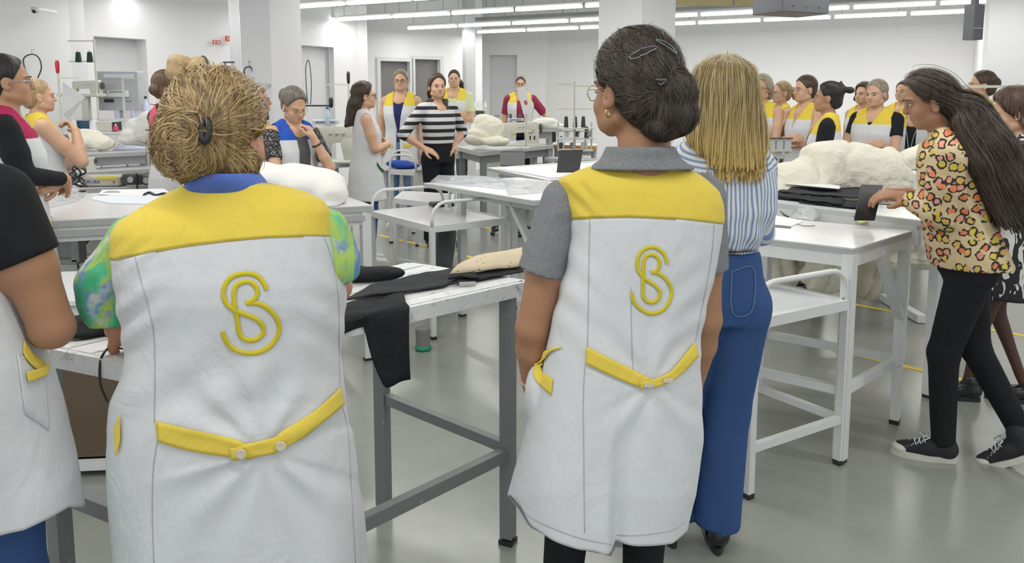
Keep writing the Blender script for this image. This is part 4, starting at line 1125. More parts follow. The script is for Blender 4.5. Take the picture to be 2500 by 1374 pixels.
class Drape:
    def __init__(s, objs, root):
        bpy.context.view_layer.update(); v = []; f = []
        for o in objs:
            M = o.matrix_world; n = len(v); v += [M @ x.co for x in o.data.vertices]; f += [tuple(i+n for i in p.vertices) for p in o.data.polygons]
        s.t = BVHTree.FromPolygons(v, f); s.Mi = root.matrix_world.inverted(); s.sc = root.scale.x
    def hit(s, px, py, off=.002):
        o = Vector((0, 0, CH)); d = ray(px, py).normalized(); h, n, i, _ = s.t.ray_cast(o, d)
        if h is None:
            h, n, i, _ = s.t.find_nearest(o+d*(s.last if hasattr(s, 'last') else 1.7))
        s.last = (h-o).length
        if n.dot(d) > 0: n = -n
        return s.Mi @ (h+n*off-d*off*.5)
def strap(Dr, top, bot, name, mat, root, off=.003, thick=.0025, n=24, m=5):
    top, bot = catmull([(x, y, 0) for x, y in top], 8), catmull([(x, y, 0) for x, y in bot], 8)
    def at(c, t):
        i = t*(len(c)-1); a = int(min(i, len(c)-2)); return c[a].lerp(c[a+1], i-a)
    A = np.array([[list(Dr.hit(*(at(top, i/n).lerp(at(bot, i/n), j/m))[:2], off)) for j in range(m+1)] for i in range(n+1)])
    A[1:-1] = (A[:-2]+2*A[1:-1]+A[2:])/4
    return grid_obj(name, A, mat, root, thick, False)
def seam(Dr, pts, name, mat, root, r=.0008, off=.0006, flat=.5):
    P = catmull([(x, y, 0) for x, y in pts], 10)
    return MB().tube([Dr.hit(p.x, p.y, off) for p in P], r/Dr.sc, 5).build(name, mat, root, True)
M_seam = plain('grey_seam_thread', (.40, .41, .42), .9)  # plain grey for the thin seam lines on the white smocks
n = NT('yellow_embroidery'); wv_ = n.n('ShaderNodeTexWave'); wv_.inputs['Scale'].default_value = 260; n.t.links.new(n.co(), wv_.inputs[0]); n.col(n.mix(wv_.outputs[1], (.74, .62, .03), (.60, .48, .01))); n.set(roughness=.5); n.bump(wv_.outputs[1], .5, .001); M_emb = n.m
def heromat(name, base, f2=.93, weave=1500, bs=.35, sc=(6, 6, 4)):
    n = NT(name); n.set(roughness=.85); n.b.inputs['Specular IOR Level'].default_value = .2
    fine = n.noise(weave, 1); mid = n.noise(40, 3); n.col(n.mix(n.math('MULTIPLY', n.math('ADD', fine, mid), .5), base, tuple(x*f2 for x in base)))
    a = n.noise(1.0, 4, n.co(sc), .6, .9); a2 = n.noise(9, 4, None, .6, 1.5)
    n.bump(n.math('ADD', n.math('ADD', a, n.math('MULTIPLY', a2, .14)), n.math('MULTIPLY', fine, .012)), bs, .03); n.b.inputs['Sheen Weight'].default_value = .1
    return n.m
HM_W = heromat('white_twill', (.64, .66, .675)); HM_Y = heromat('yellow_twill', (.76, .585, .085))
def bell(x, c, w): return np.exp(-((x-c)/w)**2)
def logo(Dr, org, sc, root, r, strokes):
    parent = None
    for st in strokes:
        P = catmull([(org[0]+x*sc[0], org[1]+y*sc[1], 0) for x, y in st], 10)
        pts = [Dr.hit(p.x, p.y, .0012) for p in P]
        nr = []
        A = []
        for i, p in enumerate(pts):
            t = (pts[min(i+1, len(pts)-1)]-pts[max(i-1, 0)]).normalized(); nn = Vector((0, -1, .15)).normalized(); sd = t.cross(nn).normalized()
            A.append([list(p-sd*r), list(p-sd*r*.8+nn*.0016), list(p+nn*.0022), list(p+sd*r*.8+nn*.0016), list(p+sd*r)])
        o = grid_obj('embroidered_monogram' if parent is None else 'monogram_stroke', np.array(A), M_emb, parent or root, 0, False)
        if parent is None: parent = o
LOGO1 = [[(830, 370), (800, 300), (730, 205), (620, 155), (500, 155), (370, 195), (280, 290), (250, 420), (285, 540), (370, 620), (470, 670), (600, 720), (710, 775), (775, 850), (780, 940), (710, 1020), (600, 1045), (510, 1010), (460, 930), (435, 760), (400, 560), (393, 400), (430, 310), (520, 265), (610, 268), (680, 320), (703, 390), (690, 460), (640, 510), (560, 540)],
         [(565, 548), (680, 548), (800, 585), (910, 680), (980, 790), (995, 910), (945, 1040), (850, 1140), (720, 1205), (570, 1215), (430, 1180), (320, 1100), (260, 990), (245, 930)]]
LOGO2 = [[(775, 420), (755, 320), (700, 230), (600, 160), (490, 150), (390, 200), (320, 300), (300, 430), (320, 530), (390, 620), (480, 690), (580, 760), (650, 840), (655, 930), (600, 1010), (520, 1030), (440, 1000), (392, 930), (388, 800), (395, 600), (400, 400), (430, 310), (500, 270), (580, 280), (640, 340), (655, 420), (630, 500), (580, 535), (520, 550)],
         [(520, 553), (620, 560), (720, 620), (800, 720), (845, 830), (840, 940), (790, 1060), (700, 1160), (580, 1205), (460, 1195), (340, 1130), (250, 1030), (215, 930), (212, 875)]]
# ================= W1: big blond bun, yellow yoke, left foreground ==========================
L1 = Loc(540, 203, 1.62); l1 = L1
n = NT('tie_dye_blouse'); a = n.noise(4, 3, n.co((2.2, 2.2, .8)), .5, .8); b_ = n.noise(7, 5, None, .7, .4)
c = n.ramp(a, [(.32, (.04, .42, .20)), (.42, (.10, .50, .26)), (.47, (.45, .58, .10)), (.53, (.12, .48, .28)), (.58, (.12, .20, .58)), (.66, (.62, .68, .66))])
n.col(n.mix(n.ramp(b_, [(.5, (0, 0, 0)), (.58, (1, 1, 1))]), c, n.ramp(n.noise(14, 3), [(.4, (.40, .56, .09)), (.5, (.13, .22, .60)), (.6, (.60, .66, .60))]))); n.set(roughness=.8); n.bump(n.noise(18, 3), .5, .01); M_dye = n.m
hairmat('hero_dark_blond', (.10, .058, .03), (.52, .36, .17), rough=.38); hairmat('hero_dark_blond_base', (.09, .052, .024), (.24, .155, .07), rough=.5)
T1 = np.array(l1(503, 318, 1.50)); BC1 = np.array(l1(450, 350, 1.50))
def flow1(P):
    d = T1-P; r = np.linalg.norm(P-BC1, axis=-1, keepdims=True)
    cs = np.stack([BC1+V(.006, 0, .016), BC1+V(-.022, 0, -.028), BC1+V(.02, 0, -.050)]); dd_ = np.linalg.norm(P[..., None, :]-cs, axis=-1); bc = cs[dd_.argmin(-1)]
    rel = (P-bc)*V(.55, 1, 1.25)+np.random.RandomState(4).normal(0, .012, P.shape); sw = np.stack([-rel[..., 2], rel[..., 1]*0-.2*rel[..., 0], rel[..., 0]], -1)
    sw = sw/np.maximum(np.linalg.norm(sw, axis=-1, keepdims=True), 1e-4)
    d = d/np.maximum(np.linalg.norm(d, axis=-1, keepdims=True), .01)
    w_ = (P[..., 0:1] < T1[0]-.012)*(r < .078)
    return d*(1-w_)+sw*w_
b1 = lambda px, py, Y, r: ell(l1(px, py, Y), r, k=.012)
w1 = person('woman seen from behind with messy dark blond bun, yellow-yoked white smock over tie-dye blouse, left foreground', 540, 203, 1.62, 0, wf=1.15, fat=.0, skin='rosy', vox=.0062, hs=1.10, neck=1.18, head=(-22, 4, 0), hx=-.012, shz=-.04, shw=.93,
    armL=dict(s=mir(l1(345, 600, 1.64)), e=mir(l1(262, 715, 1.64)), w=mir(l1(286, 800, 1.66)), hd=(-.22, .75, -.5), hn=(.5, -.1, .9), curl=1.1, r=1.1, hsc=1.05),
    armR=dict(s=l1(765, 600, 1.66), e=l1(820, 700, 1.74), w=l1(700, 800, 1.95), hd=(-.8, .6, 0), hn=(0, 0, 1), r=1.1),
    hair=dict(mat='hero_dark_blond_base', style='updo', vol=.014, vox=.0055, amp=.004, brow=0, extra=[],
        body_extra=[b1(445, 345, 1.525, (.058, .05, .072)), b1(430, 385, 1.52, (.042, .04, .045)), b1(470, 300, 1.52, (.04, .035, .035)), b1(550, 395, 1.60, (.08, .06, .05)), b1(470, 420, 1.60, (.035, .04, .03))],
        strands=dict(n=5200, N=13, step=.010, flow=flow1, w=.0016, jit=.30, lift=.0016, mat='hero_dark_blond', flare=1.0)), legs=dict(mat=C_dark), shoes='black')
root1 = w1[0]; root1['label'] = 'woman from behind with messy dark blond bun, white smock with yellow yoke over tie-dye blouse'
tp = [Vector(T1)+Vector((math.cos(t)*.008, -.004+math.sin(t)*.005, math.sin(t)*.024)) for t in np.linspace(0, 2*PI, 15)]
MB().tube(tp, .008, 8, False).build('hair_tie', M_black, root1, True)
rows1 = [(446, 505, 655, .050, -.01), (454, 460, 700, .062, -.01), (468, 425, 745, .074), (490, 385, 785, .088), (515, 343, 802, .102), (545, 303, 808, .115), (575, 288, 812, .126), (620, 291, 822, .136), (700, 300, 838, .150), (750, 309, 840, .153), (800, 319, 833, .15), (860, 327, 828, .148), (920, 318, 830, .15), (980, 300, 838, .155), (1050, 288, 852, .165), (1120, 288, 865, .172), (1200, 293, 876, .178), (1290, 298, 886, .184), (1374, 303, 893, .19), (1480, 300, 902, .196), (1600, 295, 912, .20)]
rows1 = [tuple(list(r)+[0]*(5-len(r))) for r in rows1]
def disp1(x, y, A):
    d = .0016*ridged(A, 11.0)
    t = np.clip((x-560)/300, -1, 1)
    ang = np.arctan2(y-1100, x-640); rr = np.hypot(x-640, y-1100)
    d += .0065*bell(rr, 130, 120)*np.sin(ang*11+1)*(np.abs(np.sin(ang)) > .25)
    d += .006*np.clip((y-1120)/250, 0, 1)*np.sin(x/33.0+y/160)*(A[..., 1] < 0)
    d += .005*bell(x, 330, 60)*bell(y, 760, 90)*np.sin((x*.8+y)/14)
    d += .004*bell(x, 800, 60)*bell(y, 760, 120)*np.sin((y-x*.6)/15)
    d += .004*bell(y, 960, 120)*np.sin((x*.7+y)/26.)
    d += .003*bell(y, 610, 30)*bell(x, 330, 50)*np.sin((x+y)/9.)
    return d
yk = [(285, 634), (380, 612), (460, 598), (560, 586), (650, 578), (740, 575), (830, 576)]
A1, yr1 = loft_garment(L1, rows1, guides=((596, yk),), disp=disp1, nseg=150, step=8)
k1 = yr1.index(596)
sm1 = grid_obj('smock', A1[k1:], HM_W, root1, -.003)
yo = A1[:k1+1].copy(); c_ = yo.mean(1, keepdims=True); dd = yo-c_; dd[..., 2] = 0; yo += dd/np.maximum(np.linalg.norm(dd, axis=-1, keepdims=True), 1e-6)*.0016
yk1 = grid_obj('yoke', yo, HM_Y, root1, -.003)
D1 = Drape([sm1, yk1], root1)
logo(D1, (500, 640), (.182, .182), root1, .0050/L1.sc, LOGO1)
strap(D1, [(382, 1027), (450, 1044), (520, 1060), (575, 1073), (600, 1083)], [(387, 1077), (450, 1096), (520, 1109), (570, 1114), (600, 1112)], 'back_strap', HM_Y, root1, .004)
s2 = strap(D1, [(565, 1090), (620, 1079), (680, 1059), (760, 1008), (825, 946)], [(567, 1121), (620, 1112), (680, 1100), (760, 1046), (833, 988)], 'back_strap', HM_Y, root1, .0085)
M_btn = plain('pearly_button', (.62, .55, .42), .25)
for (x, y) in ((593, 1101), (683, 1077)):
    p = D1.hit(x, y, .014); b = MB().lathe([(.006, 0), (.011, .0005), (.0125, .002), (.0115, .0035), (.008, .0028), (.001, .0028)], (0, 0, 0), 18, Matrix.Rotation(PI/2, 3, 'X')).build('button', M_btn, s2, True, loc=p)
for pts in (((330, 625), (338, 660), (372, 790), (378, 880), (377, 1030)), ((384, 1078), (374, 1150), (372, 1260), (376, 1374)), ((792, 580), (812, 640), (826, 730), (828, 860), (830, 950)), ((836, 990), (850, 1060), (858, 1200), (868, 1374))):
    seam(D1, pts, 'seam', M_seam, root1)
seam(D1, [(x, y+2) for x, y in yk[1:-1]], 'yoke_seam', plain('yoke_seam_thread', (.50, .36, .03), .8), root1, .0011)
strap(D1, [(284, 1040), (290, 1030), (296, 1010)], [(288, 1110), (293, 1095), (298, 1070)], 'pocket_trim', HM_Y, root1, .006)
# blouse collar and fluttering sleeves
Ac, _ = loft_garment(L1, [(424, 515, 632, .068, -.022), (440, 484, 646, .070, -.02), (456, 470, 656, .068, -.016), (474, 466, 664, .062, -.01)], nseg=60, step=6)
grid_obj('blouse_collar', Ac, plain('blue_collar_cotton', (.09, .16, .52), .8, .2, 30), root1, .003)
def ruff(v, amp=.006, f=5, c=(0, 0, 0)):
    a = np.arctan2(v[:, 1]-c[1], v[:, 0]-c[0]); t = np.clip((c[2]-v[:, 2])/.18, 0, 1); n_ = np.stack([np.cos(a), np.sin(a), 0*a], -1)
    return v+n_*(amp*t*np.sin(a*f+v[:, 2]*8)+.004*ridged(v, 16.))[:, None]
a_, b_ = l1(325, 575, 1.63), l1(268, 812, 1.63)
m_ = l1(262, 690, 1.63)
implicit('blouse_sleeve', [cone(a_, m_, .052, .062, k=.02), cone(m_, l1(272, 790, 1.63), .062, .045, k=.02, cut=True), cone(l1(300, 600, 1.62), l1(252, 740, 1.62), .03, .045, k=.02)], .006, M_dye, root1, rel=1, disp=lambda v: ruff(v, .007, 7, a_))
a2 = l1(800, 560, 1.64)
implicit('blouse_sleeve', [cone(a2, l1(826, 640, 1.64), .050, .054, k=.02), cone(l1(828, 640, 1.64), l1(848, 680, 1.64), .045, .028, k=.02, cut=True)], .006, M_dye, root1, rel=1, disp=lambda v: ruff(v, .006, 7, a2))
# ================= W2: grey polo, glasses, dark updo ======================================
L2 = Loc(1575, 84, 1.75); l2 = L2
hairmat('hero_dark', (.012, .010, .009), (.085, .064, .047), rough=.36); hairmat('hero_dark_base', (.010, .009, .008), (.032, .025, .02), rough=.45)
BC2 = np.array(l2(1645, 262, 1.66)); T2_ = np.array(l2(1612, 215, 1.68))
def flow2(P):
    d = T2_-P; r = np.linalg.norm((P-BC2)/V(1, 1, 1.4), axis=-1, keepdims=True); w_ = (r < .062)*1.0
    rel = P-BC2; sw = np.stack([rel[..., 2]*.5, 0*rel[..., 0], -np.abs(rel[..., 0])-.05], -1); sw = sw/np.maximum(np.linalg.norm(sw, axis=-1, keepdims=True), 1e-4)
    d = d/np.maximum(np.linalg.norm(d, axis=-1, keepdims=True), .01)
    return d*(1-w_)+sw*w_
b2 = lambda px, py, Y, r: ell(l2(px, py, Y), r, k=.006)
w2 = person('woman from behind with dark clipped updo and glasses, grey polo under yellow-yoked white smock, centre foreground', 1575, 84, 1.75, 0, wf=1.0, skin='tan', vox=.006, hs=1.04, neck=1.2, head=(36, 2, 0), hx=-.020, shz=-.06, shw=.86,
    armL=dict(s=mir(l2(1372, 515, 1.76)), e=mir(l2(1300, 800, 1.76)), w=mir(l2(1300, 935, 1.82)), hd=(-.2, .3, -1), hn=(1, 0, 0), r=1.12),
    armR=dict(s=l2(1705, 520, 1.77), e=l2(1722, 780, 1.77), w=l2(1692, 935, 1.85), hd=(-.3, .4, -1), hn=(1, 0, 0), r=1.08),
    hair=dict(mat='hero_dark_base', style='updo', vol=.008, vox=.0055, amp=.003, brow=0,
        body_extra=[b2(1655, 225, 1.66, (.042, .042, .050)), b2(1652, 278, 1.66, (.046, .042, .046)), b2(1615, 312, 1.67, (.040, .036, .026)), b2(1580, 305, 1.72, (.035, .04, .035)), b2(1562, 98, 1.74, (.06, .065, .025))],
        strands=dict(n=4200, N=14, step=.011, flow=flow2, w=.0012, jit=.22, lift=.0011, mat='hero_dark', flare=.8)),
    glasses='gold', legs=dict(mat=C_dark, dx=-.045, hw=.84, r=.92), feet=((.055, 0), (-.155, 0)), shoes='black')
root2 = w2[0]; root2['label'] = 'woman from behind with dark clipped updo and glasses, grey polo collar, yellow-yoked white smock'
rows2 = [(399, 1462, 1648, .056, -.01), (410, 1430, 1672, .066), (424, 1392, 1700, .080), (440, 1362, 1722, .092), (465, 1369, 1748, .104), (500, 1381, 1760, .112), (535, 1386, 1762, .117), (580, 1388, 1756, .120), (640, 1381, 1745, .122), (690, 1368, 1735, .122), (750, 1354, 1720, .122), (800, 1343, 1711, .124), (850, 1333, 1702, .128), (900, 1322, 1704, .132), (960, 1306, 1708, .138), (1020, 1290, 1711, .145), (1080, 1275, 1712, .15), (1150, 1254, 1706, .158), (1210, 1238, 1698, .165), (1290, 1236, 1672, .172), (1365, 1236, 1660, .178)]
rows2 = [tuple(list(r)+[0]*(5-len(r))) for r in rows2]
def disp2(x, y, A):
    d = .0014*ridged(A, 11.0)
    ang = np.arctan2(y-935, x-1590); rr = np.hypot(x-1590, y-935)
    d += .0055*bell(rr, 110, 80)*np.sin(ang*9+.5)*np.clip(np.abs(np.sin(ang))*2-.6, 0, 1)
    back = (A[..., 1] < 0)
    d += .009*np.clip((y-950)/300, 0, 1)*np.sin((x-1300-(y-950)*.05)/38.0)*back
    d += -.02*np.clip((y-960)/300, 0, 1)*bell(x, 1520-(y-960)*.03, 16)*back + .012*np.clip((y-960)/300, 0, 1)*bell(x, 1490-(y-960)*.03, 22)*back
    d += .0035*bell(x, 1420, 50)*bell(y, 470, 60)*np.sin((y-x)/8.)
    d += .003*bell(x, 1690, 60)*bell(y, 760, 120)*np.sin((y+x*.7)/13.)
    d += .003*bell(x, 1400, 70)*bell(y, 720, 120)*np.sin((y-x*.9)/15.)
    return d
yk2 = [(1360, 535), (1387, 534), (1450, 530), (1540, 528), (1650, 533), (1762, 546)]
hm2 = [(1236, 1208), (1262, 1240), (1290, 1284), (1350, 1315), (1420, 1340), (1500, 1356), (1506, 1334), (1560, 1334), (1640, 1322), (1672, 1302), (1700, 1280)]
A2, yr2 = loft_garment(L2, rows2, guides=((533, yk2), (1300, hm2)), disp=disp2, nseg=150, step=8)
A2 = A2[:yr2.index(1300)+1]; yr2 = yr2[:yr2.index(1300)+1]
k2 = yr2.index(533)
sm2 = grid_obj('smock', A2[k2:], HM_W, root2, -.003)
yo = A2[:k2+1].copy(); c_ = yo.mean(1, keepdims=True); dd = yo-c_; dd[..., 2] = 0; yo += dd/np.maximum(np.linalg.norm(dd, axis=-1, keepdims=True), 1e-6)*.0016
yoke2 = grid_obj('yoke', yo, HM_Y, root2, -.003)
D2 = Drape([sm2, yoke2], root2)
logo(D2, (1510, 580), (.1528, .1528), root2, .0041/L2.sc, LOGO2)
strap(D2, [(1433, 846), (1500, 880), (1560, 910), (1590, 924)], [(1430, 887), (1500, 920), (1560, 944), (1588, 944)], 'back_strap', HM_Y, root2, .004)
s2 = strap(D2, [(1562, 931), (1600, 922), (1640, 900), (1692, 834)], [(1563, 946), (1605, 941), (1650, 918), (1698, 868)], 'back_strap', HM_Y, root2, .0085)
for (x, y) in ((1580, 936), (1625, 925)):
    MB().box(tuple(D2.hit(x, y, .012)), (.022, .003, .009)).build('buckle_slot', M_btn, s2)
for pts in (((1440, 534), (1438, 640), (1436, 760), (1434, 845)), ((1428, 890), (1424, 980), (1425, 1100), (1427, 1300)), ((1744, 548), (1735, 640), (1712, 760), (1698, 832)), ((1540, 700), (1542, 820), (1545, 905))):
    seam(D2, pts, 'seam', M_seam, root2)
seam(D2, [(x, y+2) for x, y in yk2[1:-1]], 'yoke_seam', MATS[('yoke_seam_thread',)], root2, .0011)
seam(D2, [(x, y-26) for x, y in hm2[1:6]], 'hem_seam', M_seam, root2, .0008); seam(D2, [(x, y-28) for x, y in hm2[6:-1]], 'hem_seam', M_seam, root2, .0008)
# side pocket with yellow opening
pk = [ell(l2(1318, 990, 1.73), (.030, .045, .085), k=.02), ell(l2(1312, 950, 1.74), (.028, .05, .06), k=.02), ell(l2(1322, 1035, 1.72), (.018, .03, .045), k=.02)]
pko = implicit('pocket', pk, .006, HM_W, root2, rel=1)
Dp = Drape([pko, sm2], root2)
strap(Dp, [(1330, 850), (1318, 878), (1322, 903), (1351, 925)], [(1314, 872), (1305, 900), (1308, 928), (1347, 964)], 'pocket_trim', HM_Y, root2, .004)
# polo: sleeves and collar
n = NT('grey_melange_knit'); a = n.noise(420, 3, n.co((1, 1, 2.5)), .7); n.col(n.ramp(a, [(.35, (.10, .105, .11)), (.65, (.30, .31, .32))])); n.set(roughness=.9); n.bump(n.noise(9, 4, None, .5, 1), .5, .02); M_mel = n.m
def slv(a, b, ra, rb, c=None, nm='polo_sleeve', mat=M_mel, root=root2):
    Q = [cone(a, b, ra, rb, k=.02, cut=True)]
    if c: Q.append(c)
    implicit(nm, Q, .006, mat, root, rel=1, disp=lambda v: v+.0028*ridged(v, 15.)[:, None]*V(.4, -1, .1))
slv(l2(1374, 490, 1.75), l2(1322, 664, 1.75), .052, .058)
slv(l2(1712, 482, 1.76), l2(1722, 660, 1.76), .060, .056)
Ac, _ = loft_garment(L2, [(361, 1484, 1634, .074, -.02), (372, 1478, 1641, .078, -.02), (388, 1466, 1654, .083, -.018), (416, 1440, 1684, .090, -.013)], nseg=72, step=5, disp=lambda x, y, A: .002*np.sin(y/8))
grid_obj('polo_collar', Ac, M_mel, root2, .004)
# clips, earring, watch
hs2 = [o for o in root2.children if o.name.startswith('hair')][0]
Dh = Drape([hs2], root2)
M_clip = plain('gunmetal_clip', (.20, .20, .21), .25, .1, 40, metallic=.9)
def snap(pts, tip):
    P = catmull([(x, y, 0) for x, y in pts], 6); MB().tube([Dh.hit(p.x, p.y, .010) for p in P], .0022, 6).build('hair_clip', M_clip, root2, True)
snap([(1545, 140), (1560, 128), (1580, 122), (1597, 119), (1598, 124), (1580, 133), (1562, 142), (1548, 147), (1543, 143), (1545, 140)], 0)
snap([(1598, 104), (1615, 108), (1632, 120), (1643, 133), (1640, 134), (1626, 123), (1612, 113), (1598, 106)], 0)
snap([(1600, 190), (1610, 193), (1620, 192), (1616, 199), (1612, 204), (1606, 198)], 0)
e = Vector(w2[1]((-.079, -.006, 1.468))); MB().tube([e+Vector((.011*math.cos(t)*.5, .009*math.cos(t), .011*math.sin(t))) for t in np.linspace(0, 2*PI, 15)], .0018, 6, False).build('hoop_earring', M_gold, root2, True)
shp, e_, w_ = w2[3][-1]; q0 = Vector(e_+(w_-e_)*.93); ax = Vector(w_-e_).normalized(); u = ax.orthogonal().normalized(); v_ = ax.cross(u)
MB().tube([q0+u*.031*math.cos(t)+v_*.031*math.sin(t) for t in np.linspace(0, 2*PI, 17)], .005, 6, False).build('watch_band', plain('rose_watch_band', (.5, .32, .27), .3), root2, True)
# ================= W3: long blond hair, striped shirt, jeans =================================
L3 = Loc(1765, 137, 2.35); l3 = L3
hairmat('hero_blond', (.17, .115, .052), (.60, .46, .22), rough=.36, tip=(1.50, 1.3, (.62, .44, .15))); hairmat('hero_blond_base', (.20, .14, .065), (.40, .29, .13), rough=.45, tip=(1.50, 1.3, (.48, .34, .12)))
n = NT('blue_striped_cotton'); tc = n.n('ShaderNodeTexCoord'); sp = n.n('ShaderNodeSeparateXYZ'); n.t.links.new(tc.outputs['Object'], sp.inputs[0])
at = n.math('MULTIPLY', n.math('ARCTAN2', sp.outputs[0], n.math('MULTIPLY', sp.outputs[1], -1.0)), .17)
zz = n.math('MULTIPLY', sp.outputs[2], 1.0); up = n.math('GREATER_THAN', zz, 1.292)
t_ = n.n('ShaderNodeMix', data_type='FLOAT'); n.t.links.new(up, t_.inputs[0]); n.t.links.new(at, t_.inputs[2]); n.t.links.new(n.math('MULTIPLY_ADD', sp.outputs[1], -.35, zz), t_.inputs[3])
fr = n.math('FRACT', n.math('MULTIPLY', t_.outputs[0], 62)); n.col(n.mix(n.math('LESS_THAN', fr, .42), (.68, .70, .70), (.20, .29, .50))); n.set(roughness=.85)
n.bump(n.math('ADD', n.noise(1, 3, n.co((14, 14, 5)), .6, .8), n.noise(6, 2)), .5, .02); M_str = n.m
c3 = lambda p, q, r0, r1, k=.03: cone(p, q, r0, r1, k=k)
w3 = person('woman from behind with long straight blond hair, blue striped shirt and blue jeans', 1765, 137, 2.35, 0, wf=1.0, vox=.007, head=(0, 0, 0), armL=dict(POSES['crossL'], e=(.165, .07, 1.06)), armR=dict(POSES['crossR'], e=(.165, .07, 1.07)), shz=-.03, shw=.72, shirt=dict(mat=M_str, sleeve=1.7, sr=1.0, name='shirt_sleeves', inf=-.01),
    hair=dict(mat='hero_blond_base', style='long', vol=.008, vox=.0065, amp=.003, brow=0, extra=[],
       body_extra=[loft([(1.62, .06, .08, -.02), (1.55, .088, .105, -.03), (1.48, .102, .10, -.045), (1.42, .106, .085, -.06), (1.35, .108, .06, -.085), (1.28, .100, .04, -.105), (1.22, .07, .022, -.118), (1.17, .035, .012, -.122, .03)][:0]+[(1.60, .07, .085, -.02, 0), (1.55, .088, .100, -.03, 0), (1.48, .102, .09, -.045, 0), (1.43, .110, .07, -.06, 0), (1.385, .102, .05, -.08, .0), (1.34, .078, .034, -.10, .015), (1.31, .05, .022, -.115, .025)], k=.04, n=2.2)],
       strands=dict(n=3600, N=24, step=.017, flow=lambda P: V(0, -.05, -1)+P*V(.5, 0, 0)+np.zeros_like(P), w=.0017, jit=.07, lift=.0022, mat='hero_blond', flare=.6, zfree=1.33, zstop=(1.27, 1.38))),
    legs=dict(mat=C_jean, flare=.030, r=1.05), feet=((.03, .02), (-.13, .06)), shoes='black')
root3 = w3[0]
rows3 = [(318, 1718, 1812, .055, 0), (332, 1690, 1842, .07, 0), (350, 1660, 1862, .09, 0), (372, 1642, 1876, .105, 0), (405, 1630, 1886, .115, 0), (460, 1624, 1891, .125, 0), (510, 1630, 1888, .13, 0), (555, 1655, 1872, .13, 0), (590, 1685, 1850, .12, 0), (612, 1700, 1838, .11, 0)]
def disp3(x, y, A): return .005*np.clip((y-410)/120, 0, 1)*np.sin(x/7.5+np.sin(y/40.))+.004*ridged(A, 9.)+.003*bell(y, 560, 50)*np.sin(y/9.)
A3, _ = loft_garment(L3, rows3, disp=disp3, nseg=130, step=7, n=2.3)
sh3 = grid_obj('striped_shirt', A3, M_str, root3, -.003)
Dj = Drape([o for o in root3.children if o.name.startswith('trousers')], root3)
M_stitch = plain('denim_stitch', (.13, .20, .34), .8)
seam(Dj, [(1786, 662), (1786, 755), (1812, 772), (1838, 748), (1838, 655), (1786, 662)], 'pocket_stitch', M_stitch, root3, .0018, .002)
strap(Dj, [(1770, 612), (1800, 610), (1832, 606)], [(1770, 622), (1800, 621), (1834, 617)], 'leather_belt', plain('brown_belt', (.25, .13, .06), .5), root3, .008)
# ================= leopard blouse woman =====================================================
LN = (0, .15)
L4 = Loc(2392, 170, 2.98, 66, LN); l4 = L4
n = NT('leopard_print'); tc = n.n('ShaderNodeTexCoord'); sp = n.n('ShaderNodeSeparateXYZ'); n.t.links.new(tc.outputs['Object'], sp.inputs[0])
cb = n.n('ShaderNodeCombineXYZ'); n.t.links.new(n.math('MULTIPLY_ADD', n.math('ARCTAN2', sp.outputs[0], n.math('ADD', sp.outputs[1], .4)), 3.0, n.math('MULTIPLY', sp.outputs[1], 23)), cb.inputs[0]); n.t.links.new(n.math('MULTIPLY', sp.outputs[2], 23), cb.inputs[1]); tcv = cb.outputs[0]
wob = n.n('ShaderNodeTexNoise'); wob.inputs['Scale'].default_value = 2.2; n.t.links.new(tcv, wob.inputs[0])
vm = n.n('ShaderNodeVectorMath', operation='MULTIPLY_ADD'); n.t.links.new(wob.outputs['Color'], vm.inputs[0]); vm.inputs[1].default_value = (.55, .55, .55); n.t.links.new(tcv, vm.inputs[2])
vo = n.n('ShaderNodeTexVoronoi'); n.t.links.new(vm.outputs[0], vo.inputs['Vector']); vo.inputs['Randomness'].default_value = .7; vo.voronoi_dimensions = '2D'
vo.inputs['Scale'].default_value = 1.0
d = vo.outputs['Distance']; rn = n.n('ShaderNodeSeparateColor'); n.t.links.new(vo.outputs['Color'], rn.inputs[0])
cen = n.ramp(rn.outputs[0], [(0, (.72, .20, .08)), (.28, (.60, .48, .06)), (.52, (.66, .28, .20)), (.75, (.64, .40, .10))], 'CONSTANT')
gap = n.math('GREATER_THAN', n.noise(1.7, 2, tcv), .42)
ring = n.math('MULTIPLY', n.math('MULTIPLY', n.math('GREATER_THAN', d, .27), n.math('LESS_THAN', d, .43)), gap)
c = n.mix(n.math('LESS_THAN', d, .29), (.60, .47, .27), cen); n.col(n.mix(ring, c, (.025, .015, .010))); n.set(roughness=.75); n.bump(n.noise(1, 3, n.co((9, 9, 5)), .5, .8), .7, .03); M_leo = n.m
def flow4(P):
    T = V(0, -.12, 1.50)
    return np.where(P[..., 2:3] > 1.50, np.concatenate([P[..., 0:1]*.0, -1.0+0*P[..., 0:1], -.55+0*P[..., 0:1]], -1), np.concatenate([0*P[..., 0:1], -.30+0*P[..., 0:1], -1+0*P[..., 0:1]], -1))
hc = lambda a, b, r0, r1: cone(a, b, r0, r1, k=.03)
hairmat('hero_long_dark', (.014, .011, .009), (.085, .058, .042), rough=.4)
